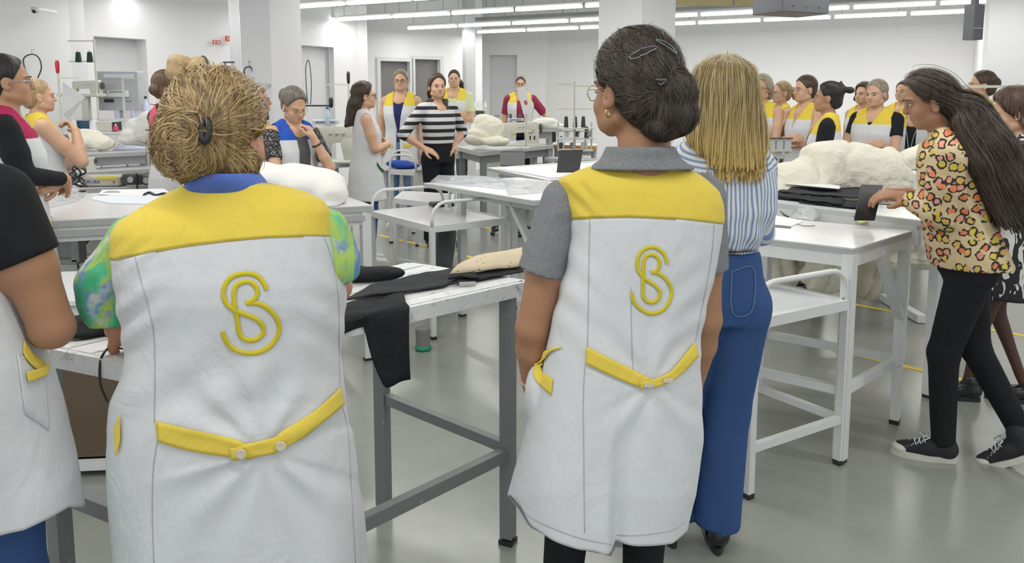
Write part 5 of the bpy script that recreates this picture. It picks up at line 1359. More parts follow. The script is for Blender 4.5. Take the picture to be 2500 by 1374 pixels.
w4 = person('woman in leopard print blouse with very long dark hair, leaning her forearms on the table', 2392, 170, 2.98, 66, wf=1.0, vox=.0062, head=(4, 8, 0), lean=LN, skin='tan',
    armL=dict(s=(.168, .0, 1.295), e=mir(l4(2292, 528, 2.88)), w=mir(l4(2212, 482, 3.08)), hd=mir((-.35, 1, .12)), hn=(.3, -.1, 1), curl=.5, side=1),
    armR=dict(e=l4(2295, 520, 3.20), w=l4(2222, 470, 3.32), hd=(-.35, 1, .10), hn=(0, 0, 1), curl=.5),
    hair=dict(mat='hero_long_dark', style='long', vol=.006, ears=True, vox=.0065, amp=.004, extra=[ell((0, -.075, 1.52), (.07, .05, .09), k=.03)],
        body_extra=[hc((-.03, -.13, 1.49), (-.05, -.17, 1.34), .065, .085), hc((-.05, -.17, 1.34), (-.06, -.20, 1.18), .085, .08), hc((-.06, -.20, 1.18), (-.08, -.20, 1.05), .075, .04), hc((-.07, -.10, 1.42), (-.12, -.10, 1.27), .05, .05), hc((-.11, -.11, 1.27), (-.12, -.14, 1.08), .05, .03)],
        strands=dict(n=3200, N=22, step=.018, flow=flow4, w=.0019, jit=.12, lift=.002, mat='hero_long_dark', flare=.8, zfree=1.12, zstop=(1.02, 1.10))),
    legs=dict(mat=C_dark, r=.98, toe=0, knees=((.07, -.06, .47), (-.07, .07, .47))), feet=((.03, -.27), (-.07, .06)))
root4 = w4[0]
s4 = build_shoe(root4, (-.07, .075, 0), 'canvas', -1, 2); s5 = build_shoe(root4, (.0, -.245, .035), 'canvas', 1, 0, -28)
P4 = dict(w4[3])
torso4 = [(1.375, .066, .058, -.018), (1.34, .11, .088, -.006), (1.30, .160, .102, -.002), (1.22, .172, .112, .004), (1.10, .17, .125, .005), (1.0, .172, .14, 0), (.92, .182, .150, -.005), (.845, .188, .158, -.012)]
Q = [loft(torso4, k=.02)]+[cone((s*.05, -.02, 1.375), (s*.155, -.01, 1.315), .045, .052, k=.03) for s in (-1, 1)]+[cone((0, -.022, 1.36), (0, -.012, 1.41), .060, .056, k=.01, cut=True)]
for s in (-1, 1):
    a, e, w_ = P4[s]; Q += [cone(a, (a+e)/2, .060, .062, k=.03), cone((a+e)/2, e, .062, .060, k=.02), cone(e, e+(w_-e)*.80, .056, .048, k=.015, cut=True)]
Lv = np.array(LN)
def wv4(v):
    v = np.array(v, float); t = np.clip((v[..., 2]-.86)/.6, 0, 2); v[..., 0] += LN[0]*t; v[..., 1] += LN[1]*t; return v
implicit('blouse', Q, .0075, M_leo, root4, wv4, 1, disp=lambda v: v+.0035*ridged(v, 10.)[:, None]*V(1, .3, 0))
# ================= right edge woman =========================================================
n = NT('black_white_brush_print'); a = n.noise(9, 2, n.co((2, 2, 1)), .5, 1.4); n.col(n.ramp(a, [(.50, (.012, .012, .016)), (.53, (.62, .62, .60))], 'CONSTANT')); n.set(roughness=.7); M_bwp = n.m
hairmat('ombre_hair', (.05, .03, .025), (.16, .10, .07), rough=.4, tip=(1.50, 1.40, (.42, .30, .15)))
w5 = person('woman at the right edge with shiny ombre hair, black and white print dress, brown stockings', 2490, 208, 3.55, 66, wf=1.0, vox=.007, head=(0, 14, 0), armR='crossR', armL='crossL',
    hair=dict(mat='ombre_hair', style='long', vol=.006, extra=[ell((0, -.07, 1.48), (.078, .07, .10), k=.03), cone((-.06, .0, 1.46), (-.065, .045, 1.32), .035, .03, k=.03), cone((0, -.08, 1.42), (0, -.10, 1.28), .07, .05, k=.03)],
      strands=dict(n=1200, N=14, step=.016, flow=lambda P: V(0, 0, -1)+np.zeros_like(P), w=.0018, jit=.12, lift=.0015)),
    robe=dict(mat=M_bwp, name='dress', open=((1.44, .05), (1.36, .04), (1.33, 0)), z0=.58), shirt=dict(mat=M_bwp, sleeve=.8, sr=1.15, name='dress_sleeves', inf=.01), legs=dict(mat=plain('brown_stocking', (.085, .035, .022), .55), r=.72, flare=-.012, toe=0, knees=((.07, .02, .47), (-.07, .09, .47))), feet=((.03, -.12), (-.05, .16)), shoes='black')
# ================= P1: left edge foreground ================================================
L6 = Loc(-170, 95, 1.5, 0); l6 = L6
w6 = person('woman cut by the left edge, black short sleeve, bare elbow, white smock with yellow pocket', -170, 95, 1.5, 0, wf=1.0, skin='tan', vox=.0068, head=(-20, 0, 0), hair=dict(mat='dark_brown_hair', style='tied'), armL='down',
    armR=dict(s=l6(10, 500, 1.5), e=l6(128, 800, 1.52), w=l6(10, 800, 1.70), hd=(-1, .5, .1), hn=(0, .8, .4), r=1.2), shz=-.05, shw=.85, legs=dict(mat=C_jean, r=.85, spread=.08), shoes='black')
root6 = w6[0]
rows6 = [(405, -170, -60, .055, 0), (422, -250, -5, .085, 0), (440, -285, 22, .10, 0), (480, -295, 32, .115, 0), (560, -300, 26, .125, 0), (650, -300, 14, .13, 0), (700, -300, 24, .13, 0), (760, -300, 42, .135, 0), (830, -305, 64, .14, 0), (900, -310, 92, .15, 0), (960, -315, 108, .155, 0), (1040, -325, 122, .16, 0), (1130, -335, 142, .168, 0), (1230, -345, 164, .176, 0), (1320, -350, 175, .18, 0)]
A6, yr6 = loft_garment(L6, rows6, guides=((1290, [(-350, 1340), (0, 1312), (60, 1296), (165, 1238)]),), nseg=120, step=10, disp=lambda x, y, A: .003*ridged(A, 9.)+.010*np.clip((y-800)/400, 0, 1)*np.sin(x/40.+y/300.))
A6 = A6[:yr6.index(1290)+1]; k6 = 5
yi = min(range(len(yr6)), key=lambda i: abs(yr6[i]-452))
sm6 = grid_obj('smock', A6[yi:], HM_W, root6, -.003); grid_obj('yoke', A6[:yi+1], HM_Y, root6, -.003)
D6 = Drape([sm6], root6)
po = strap(D6, [(40, 860), (78, 885), (108, 905)], [(60, 1010), (90, 1030), (118, 1050)], 'pocket', HM_W, root6, .003, .003)
Dp = Drape([po, sm6], root6)
strap(Dp, [(56, 832), (78, 862), (108, 886)], [(54, 862), (76, 892), (106, 914)], 'pocket_trim', HM_Y, root6, .004)
strap(Dp, [(110, 890), (85, 902), (58, 908)], [(106, 918), (84, 926), (62, 934)], 'pocket_trim', HM_Y, root6, .007)
a, e, w_ = w6[3][1]
implicit('tee_sleeve', [cone(a+V(-.02, 0, .01), a+(e-a)*.44, .078, .068, k=.02, cut=True)], .007, C_black, root6, rel=1)
# ------------------------------------------------------------------ props
def at(px, py, z): return PZ(px, py, z)
M_cream2 = cloth('ivory_fabric', (.83, .80, .68), .9, (.79, .755, .62), fs=(9, 9, 12), bstr=1.0); M_ivory = cloth('white_duvet', (.80, .79, .75), .9, fs=(5, 5, 5), bstr=.5)
def heap(label, blobs, mat=None, amp=.016, vox=.012, sc=7.0, name='fabric_heap', cat='fabric pile', cutz=None, group=None, fine=.3):
    """blobs: list of (world centre, radii)"""
    c = sum((Vector(b[0]) for b in blobs), Vector())/len(blobs); zb = cutz if cutz is not None else min(b[0][2]-b[1][2] for b in blobs)
    Q = [ell(Vector(b[0])-Vector((c.x, c.y, zb)), b[1], b[2] if len(b) > 2 else None, k=.03) for b in blobs]
    if cutz is not None: Q.append(func(lambda P: -P[..., 2], (-3, -3, -1), (3, 3, .06), op=0))
    def dp(v):
        t = np.clip(v[:, 2:3]/.04, 0, 1) if cutz is not None else 1
        n_ = v-np.array([0, 0, .03]); n_ /= np.maximum(np.linalg.norm(n_, axis=-1, keepdims=True), .05)
        Pw = v+np.array(c); w1 = vnoise(Pw, sc*.35); w2 = vnoise(Pw+7.7, sc*.5); w3 = vnoise(Pw+2.2, sc*.9)
        ph = Pw[:, 2]*sc*1.9+Pw[:, 0]*sc*.35+w1*2.6+w2*.9; f1 = (1-np.abs(np.sin(ph)))**2
        ph2 = Pw[:, 0]*sc*1.1-Pw[:, 2]*sc*.5+w2*2.4+w1; f2 = (1-np.abs(np.sin(ph2)))**3
        mk = np.clip(w2*2+.6, .15, 1)
        r = amp*(.45-1.5*f1*mk-1.1*f2*(1.1-mk)+.30*np.sin(ph*2+1)*.5+.22*ridged(Pw, sc*1.6))
        return v+n_*r[:, None]*t
    v, f = sdf_mesh(Q, vox); v = dp(v)
    o = mobj(name, np_mesh(name, v, f), mat or M_cream2); o.location = (c.x, c.y, zb); return tag(o, label, cat, group)
def sheet(name, label, cat, pts4, z, mat, sag=.0, n=(16, 10), th=.002, off=.003, wr=.004, sc=9, parent=None, ovl=None):
    """thin cloth/paper lying on plane z, outline = 4 pixel corners"""
    c = [PZ(x, y, z) for x, y in pts4]; G = []
    for i in range(n[0]+1):
        row = []
        for j in range(n[1]+1):
            p = c[0].lerp(c[1], i/n[0]).lerp(c[3].lerp(c[2], i/n[0]), j/n[1]); row.append(list(p))
        G.append(row)
    A = np.array(G); A[..., 2] += off+wr*(ridged(A, sc)+.5).clip(0)
    if ovl is not None: A = ovl(A)
    m = A.mean((0, 1)); m[2] = z
    o = grid_obj(name, A-m, mat, parent, th, False); o.location = m
    return tag(o, label, cat) if parent is None else o
def irregular(name, label, cat, poly, z, mat, th=.004, off=.001, parent=None, rough=.0):
    P = [PZ(x, y, z) for x, y in poly]; c = sum(P, Vector())/len(P)
    o = MB().prism([(p.x-c.x, p.y-c.y) for p in P], off, off+th).build(name, mat, parent, loc=(c.x, c.y, z))
    return tag(o, label, cat) if parent is None else o
# ---- sewing machine --------------------------------------------------------
def sewing_machine(label, loc, rz, scale=1.0, group=None, mat=M_machine, bed=True, marks=False, panel=True, spools=True):
    t = thing('sewing_machine', label, 'sewing machine', loc, rz, group, scale)
    if bed: MB().box((0, 0, .012), (.50, .18, .024), bev=.006).build('bed', mat, t)
    def rr(name, prof, y, w_, m_=mat):
        n = len(prof); v = [(x, y-w_/2, z) for x, z in prof]+[(x, y+w_/2, z) for x, z in prof]
        f = [tuple(range(n)), tuple(range(2*n-1, n-1, -1))]+[(i, i+n, (i+1) % n+n, (i+1) % n) for i in range(n)]
        o = obj(name, v, f, m_, t); bm = bmesh.new(); bm.from_mesh(o.data); bmesh.ops.recalc_face_normals(bm, faces=bm.faces)
        bmesh.ops.bevel(bm, geom=[e for e in bm.edges], offset=.008, segments=2, affect='EDGES', profile=.6); bm.to_mesh(o.data); bm.free(); o.data.shade_smooth(); o.data.set_sharp_from_angle(angle=R(40)); return o
    rr('column', [(.08, .02), (.235, .02), (.235, .20), (.07, .20), (.055, .15)], 0, .10)
    rr('arm', [(-.17, .155), (.235, .17), (.235, .275), (.20, .30), (-.17, .285), (-.20, .26), (-.20, .165)], 0, .095)
    rr('needle_head', [(-.235, .11), (-.165, .11), (-.165, .285), (-.235, .275)], 0, .085)
    MB().tube([(-.20, 0, .12), (-.20, 0, .035)], .004, 6).build('needle_bar', M_metal, t); MB().tube([(-.185, 0, .12), (-.185, 0, .03)], .003, 6).build('presser_bar', M_metal, t)
    MB().box((-.19, 0, .028), (.035, .02, .006)).build('presser_foot', M_metal, t)
    hw = MB().lathe([(.01, 0), (.055, .004), (.062, .012), (.062, .026), (.05, .034), (.012, .036)], (.24, 0, .215), 24, Matrix.Rotation(PI/2, 3, 'Y')).build('handwheel', M_dark, t, auto=40)
    for k in range(3): MB().lathe([(.004, 0), (.012, .002), (.012, .012), (.003, .014)], (-.02+k*.05, -.048, .235), 12, Matrix.Rotation(PI/2, 3, 'X')).build('tension_dial', M_metal, t)
    MB().tube([(-.215, -.05, .26), (-.215, -.055, .17)], .002, 5).build('take_up_lever', M_metal, t)
    if panel: MB().box((-.06, -.005, .325), (.20, .05, .035), bev=.004).build('control_panel', plain('light_panel', (.62, .64, .66), .4), t); MB().box((-.06, -.032, .325), (.15, .004, .016)).build('panel_display', plain('grey_blue_label', (.22, .27, .38), .4), t)
    if marks:
        for k in range(2):
            MB().box((.12+k*.055, -.052, .10), (.018, .003, .05)).build('lever_mark', M_black, t)
        text('machine_marking', 'JUKI', .03, (.10, -.0525, .15), t, M_black)
    if spools:
        for x in (-.12, .0): 
            s_ = MB().lathe([(.020, 0), (.021, .004), (.016, .09), (.012, .10), (.006, .10)], (x, .03, .30), 14).build('thread_cone', M_dark, t, auto=40)
    return t
def text(name, body, size, loc, parent, mat, rot=(PI/2, 0, 0), ext=.0008):
    cu = bpy.data.curves.new(name, 'FONT'); cu.body = body; cu.size = size; cu.extrude = ext; cu.align_x = 'LEFT'
    o = bpy.data.objects.new(name, cu); COL.objects.link(o); dg = bpy.context.evaluated_depsgraph_get()
    me = bpy.data.meshes.new_from_object(o.evaluated_get(dg)); bpy.data.objects.remove(o); bpy.data.curves.remove(cu)
    o2 = mobj(name, me, mat, parent, loc); o2.rotation_euler = rot; return o2
def spool(label, loc, c, h=.14, r=.03, group=None, tall=True):
    n_ = 'thread_cone'; t = thing(n_, label, 'thread cone', loc, 0, group)
    MB().lathe([(r*1.05, 0), (r, .004), (r*.72, h*.92), (r*.6, h), (r*.2, h)], (0, 0, 0), 16).build('wound_thread', c, t, auto=40)
    MB().lathe([(r*.35, h), (r*.25, h+.02), (r*.1, h+.02)], (0, 0, 0), 10).build('cone_tip', M_white, t); return t
def thread_stand(label, px, py_base, D, h, arms, mat=M_machine, group=None, holders=(), table_z=None):
    b = PD(px, py_base, D); t = thing('thread_stand', label, 'thread stand', b, 0, group); zf = (table_z if table_z is not None else 0)-b.z
    MB().tube([(0, 0, zf), (0, 0, h)], .011, 8).build('pole', mat, t)
    MB().lathe([(.04, 0), (.04, .01), (.015, .02), (.011, .02)], (0, 0, zf), 14).build('base_flange', mat, t)
    for (z, x0, x1) in arms: MB().bar((x0, 0, z), (x1, 0, z), .016, .012).build('cross_arm', mat, t)
    for (z, x) in holders: MB().tube([(x, 0, z), (x, 0, z+.05), (x+.01, 0, z+.06)], .003, 5).build('thread_guide', M_metal, t)
    return t
def wallY(a, b, px):
    d = Vector((b[0]-a[0], b[1]-a[1])); u = (px-PX)/F; t = (u*a[1]-a[0])/(d.x-u*d.y); return a[1]+d.y*t
def table_m(label, pl, pr, z, depth, th=.04, mt=M_top, me=M_edge, legs=True, name='sewing_table', tray=True, lz=None, back_dx=0.0, group=None, legm=M_col):
    """table seen by its front edge pl..pr (pixels of the front top edge), at height z"""
    a, b = PZ(*pl, z), PZ(*pr, z); d = (b-a).normalized(); nb = Vector((-d.y, d.x, 0)); nb = nb if nb.y > 0 else -nb
    q = [a, b, b+nb*depth, a+nb*depth]; c = sum(q, Vector())/4; t = thing(name, label, 'table', (c.x, c.y, 0), 0, group)
    Lq = [Vector((p.x-c.x, p.y-c.y, 0)) for p in q]
    slab(Lq, z-.006, z).build('laminate', mt, t); slab(inset(Lq, .001), z-th, z-.006).build('tabletop', me, t)
    if tray: slab(inset(Lq, .12), z-th-.09, z-th).build('motor_tray', M_col, t)
    I = inset(Lq, .1)
    if legs:
        for s_ in ((0, 3), (1, 2)):
            m = (I[s_[0]]+I[s_[1]])/2
            MB().box((m.x, m.y, (z-th)/2+.02), (.05, .08, z-th-.04), math.atan2(d.y, d.x)).build('leg', legm, t)
            MB().bar(I[s_[0]]+Vector((0, 0, .03)), I[s_[1]]+Vector((0, 0, .03)), .06, .05).build('foot', legm, t)
        MB().bar((I[0]+I[3])/2+Vector((0, 0, .35)), (I[1]+I[2])/2+Vector((0, 0, .35)), .03, .05).build('stretcher', legm, t)
    return t
# ======================= right side: T5, T6 ==================================
Z6, Z5 = .925, .885
def bl(px, py, D, r, rot=None): p = PD(px, py, D); return ((p.x, p.y, p.z), r) if rot is None else ((p.x, p.y, p.z), r, rot)
# table that carries the cream heap
th_ = table_m('white table under the big cream fabric heap', (1840, 474), (2330, 476), .86, .75, name='cutting_table', tray=False, legm=M_white)
heap('big crumpled heap of cream fabric on the table behind the black pieces', [bl(1960, 452, 4.5, (.26, .2, .14)), bl(2050, 410, 4.55, (.27, .22, .16)), bl(2120, 440, 4.5, (.24, .2, .18)), bl(2010, 395, 4.6, (.14, .15, .10)), bl(2165, 425, 4.6, (.10, .14, .16)), bl(1925, 470, 4.45, (.18, .15, .08))], cutz=.862, amp=.034, sc=8.5, vox=.010, fine=.45)
heap('smaller cream fabric pile beside the leopard shirt woman', [bl(2250, 392, 5.0, (.14, .13, .09)), bl(2285, 380, 5.0, (.12, .13, .11)), bl(2215, 402, 5.0, (.08, .1, .05))], amp=.022, sc=8, cutz=.997)
p = PD(2235, 440, 5.0); o = MB().box((0, 0, .068), (.40, .3, .135), bev=.02).build('fabric_box', M_ivory, loc=(p.x, p.y, .861)); tag(o, 'white cloth-covered block under the small cream pile', 'box')
def hang(label, px, py0, py1, w0, w1, D, seed=0, mat=None):
    a = PD(px, py0, D); b = PD(px, py1, D); c = (a+b)/2; h = (a.z-b.z)
    Q = [ell((0, 0, h*.25), (w0/2, .09, h*.30), k=.04), ell((.02*math.sin(seed), 0, -h*.18), (w1/2, .08, h*.34), k=.04), cone((-w0*.3, 0, h*.42), (w0*.3, 0, h*.45), .045, .045, k=.03)]
    v, f = sdf_mesh(Q, .012)
    n_ = v*V(1, 1, 0); n_ /= np.maximum(np.linalg.norm(n_, axis=-1, keepdims=True), .02)
    v = v+n_*(.016-.034*(1-np.abs(np.sin(v[:, 0]*34+np.sin(v[:, 2]*6+seed)*1.4+v[:, 2]*3*math.cos(seed)+seed))**.7)+.016*ridged((v+seed)*V(1, 1, .35), 9.))[:, None]
    o = mobj('hanging_fabric', np_mesh('hanging_fabric', v, f), mat or M_cream2); o.location = c; return tag(o, label, 'fabric')
hang('cream fabric bunch hanging under the heap table, nearest the jeans', 1885, 582, 700, .30, .26, 4.3, 1)
hang('cream fabric bag shape hanging beside the jeans bunch', 1960, 590, 665, .20, .13, 4.35, 2)
hang('large angular cream cloth hanging in front of the trolley shelf', 2020, 590, 715, .26, .30, 4.2, 3)
hang('long pale beige cloth hanging behind the braced table leg', 2120, 600, 730, .17, .14, 4.4, 4, cloth('beige_hanging', (.60, .56, .44)))
hang('cream cloth hanging right of the braced table leg', 2190, 575, 660, .26, .16, 4.3, 5)
hang('cream rounded bundle hanging beside the leopard blouse', 2255, 570, 655, .22, .20, 4.25, 6)
# black and grey fabric pieces
M_blk = cloth('black_twill', (.016, .017, .020), fs=(8, 8, 8), bstr=.6); M_blk2 = cloth('charcoal_twill', (.035, .036, .040), fs=(8, 8, 8)); M_pap = plain('white_paper', (.78, .79, .80), .6); M_blackpl = plain('satin_black_plastic', (.014, .014, .017), .35)
dk = [([(1985, 470), (2010, 448), (2100, 438), (2170, 455)], 'rounded black garment piece on top of the fabric stack'), ([(1900, 480), (1960, 462), (2150, 470), (2160, 500)], 'long black garment piece under the rounded one'), ([(1870, 486), (1905, 472), (2060, 492), (2055, 508)], 'black strip at the left end of the fabric stack'), ([(1950, 497), (1985, 484), (2110, 496), (2090, 512)], 'narrow black strip at the front of the fabric stack')]
for k, (q4, lb) in enumerate(dk):
    sheet('black_fabric_piece', lb, 'fabric', q4, Z6, (M_blk, M_blk2)[k == 1], th=.006, off=.004+.010*(3-k) if k < 3 else .004, wr=.012, n=(26, 10), sc=14)
irregular('paper_pattern', 'white paper strip between the black fabric pieces', 'paper', [(1915, 470), (1960, 462), (2050, 476), (2048, 484)], Z6, M_pap, th=.002, off=.050)
irregular('paper_pattern', 'white paper sheet under the black pieces at the left', 'paper', [(1880, 484), (1950, 470), (2040, 486), (1990, 500), (1900, 492)], Z6, M_pap, th=.002, off=.001)
# black folding stand (tablet cover) seen from its back
a = PD(2087, 511, 3.33); b = PD(2138, 512, 3.33)
t = thing('tablet_stand', 'black folded tablet cover standing upright on the raised white table', 'tablet cover', (a.x, a.y, Z6))
W2_ = (b-a).length; tp1, tp2 = PD(2103, 450, 3.42)-Vector((a.x, a.y, Z6)), PD(2156, 452, 3.42)-Vector((a.x, a.y, Z6))
bl1, bl2 = Vector((0, 0, .001)), PD(2137, 512, 3.33)-Vector((a.x, a.y, Z6)); bl2.z = .001
up_ = (tp1-bl1).cross(bl2-bl1).normalized()*.006
v = [bl1, bl2, tp2, tp1]; v += [p+up_ for p in v]; obj('back_panel', v, [(0, 1, 2, 3), (7, 6, 5, 4), (0, 4, 5, 1), (1, 5, 6, 2), (2, 6, 7, 3), (3, 7, 4, 0)], M_blackpl, t)
v = [bl1+Vector((.01, 0, 0)), bl2, bl2+Vector((.03, .1, .0)), bl1+Vector((.04, .1, 0))]; v += [p+Vector((0, 0, .006)) for p in v]; obj('base_flap', v, [(3, 2, 1, 0), (4, 5, 6, 7), (0, 1, 5, 4), (1, 2, 6, 5), (2, 3, 7, 6), (3, 0, 4, 7)], M_blackpl, t)
# papers, clips bag, note on T5
irregular('printed_paper', 'white printed sheet lying on the nearer right table', 'paper', [(1860, 532), (1880, 524), (1964, 540), (1932, 553), (1862, 547)], Z5, M_pap, th=.0015)
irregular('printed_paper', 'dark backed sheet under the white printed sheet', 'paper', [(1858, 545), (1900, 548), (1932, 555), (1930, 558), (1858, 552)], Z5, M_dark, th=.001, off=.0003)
n = NT('clear_plastic_bag'); n.col((.85, .87, .88)); n.set(roughness=.15); n.b.inputs['Alpha'].default_value = .55; n.bump(n.noise(30, 4, None, .6, 2), .9, .02); n.b.inputs['Specular IOR Level'].default_value = .9; M_bag = n.m
def bag(label, q4, z, h=.03, cont=None, mat=None, seed=0):
    c = [PZ(x, y, z) for x, y in q4]; cen = sum(c, Vector())/4; t = thing('plastic_bag', label, 'plastic bag', (cen.x, cen.y, z)); N_ = 14
    for sgn in (1,):
        A = np.zeros((N_+1, N_+1, 3))
        for i in range(N_+1):
            for j in range(N_+1):
                p = c[0].lerp(c[1], i/N_).lerp(c[3].lerp(c[2], i/N_), j/N_)-cen; e = (math.sin(PI*i/N_)*math.sin(PI*j/N_))**.5
                A[i, j] = (p.x, p.y, .003+h*e*(.75+.5*vnoise(np.array([p.x*14+seed, p.y*14, seed*1.]))))
        A[..., 2] += .006*ridged(A+seed, 22.)*np.clip(A[..., 2:3][..., 0]/.01, 0, 1)
        A[..., 2] = np.maximum(A[..., 2], .002)
        grid_obj('bag_film', A, mat or M_bag, t, 0, False)
    if cont: cont(t, c, cen)
    return t
def clips(t, c, cen):
    rs = np.random.RandomState(5); m = MB()
    for k in range(140):
        i, j = rs.rand()*.55+.08, rs.rand()*.7+.1; p = c[0].lerp(c[1], i).lerp(c[3].lerp(c[2], i), j)-cen; a = rs.rand()*PI; z = .004+rs.rand()*.018
        m.tube([p+Vector((-math.cos(a)*.012, -math.sin(a)*.012, z)), p+Vector((0, 0, z+.004)), p+Vector((math.cos(a)*.012, math.sin(a)*.012, z))], .0016, 4)
    o = m.build('metal_clips', M_metal, t); o['kind'] = 'stuff'
bag('clear zip bag of small metal clips beside the papers', [(1932, 532), (1985, 540), (2022, 512), (1945, 503)], Z5, .035, clips)
irregular('paper_note', 'small crumpled yellow green note on the nearer right table', 'paper note', [(2086, 540), (2094, 533), (2116, 536), (2120, 542), (2102, 546)], Z5, plain('yellow_note', (.72, .74, .28), .6), th=.006)
m = MB().tube([PZ(1905, 520, Z5)+Vector((0, 0, .01)), PZ(1915, 527, Z5)+Vector((0, 0, .005)), PZ(1925, 531, Z5)+Vector((0, 0, .004))], [.003, .006, .004], 6); o = m.build('black_marker', M_black); tag(o, 'short black marker lying beside the clip bag', 'marker')
m = MB().tube(catmull([PZ(1945, 548, Z5)+Vector((0, 0, .003)), PZ(1965, 553, Z5)+Vector((0, 0, .003)), PZ(1990, 552, Z5)+Vector((0, 0, .003))], 4), .0015, 5); tag(m.build('dark_cord', M_black), 'thin dark cord trailing from the printed sheet', 'cord')
MB().box((0, 0, 0), (.12, .08, .03), bev=.004).build('clamp_box', M_grey, loc=PD(1985, 592, 3.15)); tag(bpy.data.objects['clamp_box'], 'small grey box fixed under the nearer right table', 'box')
# ======================= T1: things on the near table =========================
TZt = TZ+.001
sheet('black_fabric_strip', 'long charcoal fabric panel lying along the near scratched table', 'fabric', [(838, 742), (1085, 703), (1215, 638), (905, 704)], TZt, M_blk2, th=.004, off=.003, wr=.010, n=(34, 12), sc=9)
def over(A):
    # falls over the near edge of the table
    for i in range(A.shape[0]):
        for j in range(A.shape[1]):
            t = j/(A.shape[1]-1)
    return A
# cloth hanging over the near edge
g = []
e0, e1 = PZ(826, 784, TZt), PZ(992, 749, TZt)
top0, top1 = PZ(835, 748, TZt), PZ(985, 716, TZt)
for i in range(25):
    s_ = i/24; row = []
    a, b = top0.lerp(top1, s_), e0.lerp(e1, s_)
    nrm = (e1-e0).normalized(); out = Vector((nrm.y, -nrm.x, 0)); out = out if out.y < 0 else -out
    L_ = .18*min(1, max(0, (s_-.36)/.20))**.5
    L_ = L_ if s_ > .36 else 0
    L_ *= 1-.10*max(0, .7-s_)
    for j in range(6): row.append(list(a.lerp(b, j/6)+Vector((0, 0, .006+.003*math.sin(s_*9)))))
    for j in range(10):
        t = j/9; row.append(list(b+out*(.022+.010*math.sin(s_*10+t*2))+Vector((0, 0, .004-L_*t-.03*t))))
    g.append(row)
A = np.array(g); m_ = A.mean((0, 1)); m_[2] = TZ; o = grid_obj('hanging_black_cloth', A-m_, M_blk, None, .003, False); o.location = m_; tag(o, 'black fabric piece hanging over the front edge of the near table', 'fabric')
n = NT('beige_perforated_paper'); vo = n.n('ShaderNodeTexVoronoi'); vo.inputs['Scale'].default_value = 55; n.t.links.new(n.co(), vo.inputs['Vector']); n.col(n.mix(n.math('LESS_THAN', vo.outputs['Distance'], .16), (.62, .52, .36), (.16, .11, .07))); n.set(roughness=.8); M_beige = n.m
def roll_ov(A):
    ni, nj = A.shape[:2]
    for j in range(nj):
        A[:, j, 2] += .030*math.sin(PI*min(1, j/(nj-1)*1.05))**.7*np.linspace(.85, 1.15, ni)
    return A
sheet('perforated_paper', 'beige perforated sheet folded on the right end of the near table', 'paper', [(1098, 684), (1275, 662), (1275, 627), (1190, 640)], TZt, M_beige, th=.0025, off=.014, wr=.006, n=(26, 16), sc=8, ovl=roll_ov)
sheet('fabric_offcut', 'black offcut curling out from under the beige perforated sheet', 'fabric', [(1095, 690), (1170, 688), (1150, 672), (1105, 676)], TZt, M_blk, th=.004, off=.008, wr=.010)
sheet('fabric_offcut', 'flat dark offcut under the whole beige perforated sheet', 'fabric', [(1100, 700), (1278, 668), (1278, 650), (1160, 672)], TZt, M_blk, th=.003, off=.003, wr=.004)
p = PZ(905, 684, TZt); q_ = [ell((-.04, 0, .022), (.10, .05, .022), k=.02), ell((.05, .01, .02), (.06, .04, .02), k=.02)]
v, f = sdf_mesh(q_, .007); v = v+.004*ridged(v, 20.)[:, None]*V(0, 0, 1); o = mobj('black_pouch', np_mesh('black_pouch', v, f), M_blk); o.location = p; tag(o, 'rounded black fabric pouch beside the tie-dye sleeve', 'pouch')
p = PZ(225, 822, TZt); q_ = [ell((-.03, .02, .022), (.05, .04, .022), k=.02), cone((0, 0, .016), (.08, -.03, .01), .016, .008, k=.01), ell((-.02, -.01, .012), (.05, .05, .012), k=.02)]
v, f = sdf_mesh(q_, .006); v = v+.005*ridged(v, 22.)[:, None]; o = mobj('black_offcut', np_mesh('black_offcut', v, f), M_blk); o.location = p+Vector((0, .03, 0)); tag(o, 'crumpled black offcut at the left end of the near table', 'fabric')
pts = [PD(300, 846, 1.70), PD(268, 848, 1.68), PD(248, 872, 1.66), PD(243, 910, 1.655), PD(247, 945, 1.655), PD(262, 980, 1.66)]; pts[0].z = TZ+.006
tag(MB().tube(catmull(pts, 6), .0042, 8, flat=.5).build('black_strap', M_black, smooth=True), 'thin black strap dangling over the left edge of the near table', 'strap')
p = PZ(1255, 693, TZt); MB().bar((-.03, 0, .006), (.02, .01, .006), .006, .012).build('small_clamp', M_metal, loc=p+Vector((-.14, -.03, 0))); tag(bpy.data.objects['small_clamp'], 'tiny metal clamp on the right front edge of the near table', 'clamp')
# ======================= T2: bundle, papers, bag ===============================
heap('rolled white duvet bundle lying on the right end of the long table', [bl(690, 440, 4.35, (.22, .20, .10)), bl(760, 455, 4.3, (.19, .22, .11)), bl(800, 480, 4.2, (.10, .14, .10)), bl(640, 435, 4.4, (.15, .18, .09)), bl(795, 505, 4.12, (.08, .10, .05))], M_ivory, amp=.024, sc=7, cutz=.882, vox=.010)
irregular('pattern_paper', 'large white paper sheet with blue edge on the long left table', 'paper', [(222, 487), (230, 480), (380, 470), (430, 478), (420, 492), (350, 499), (270, 497)], .88, plain('pale_blue_paper', (.70, .74, .80), .6), th=.002)
irregular('printed_sheet', 'white sheet with a small grey print on the long left table', 'paper', [(240, 476), (250, 465), (400, 462), (415, 472), (330, 480)], .88, M_pap, th=.002, off=.003)
irregular('grey_print', '', '', [(250, 473), (262, 468), (288, 468), (295, 472)], .88, plain('grey_print_ink', (.30, .31, .33), .7), th=.0005, off=.0051, parent=None); o = bpy.data.objects['grey_print']
pr = [x for x in COL.objects if x.name == 'printed_sheet'][0]; o.parent = pr; o.location = o.location-pr.location
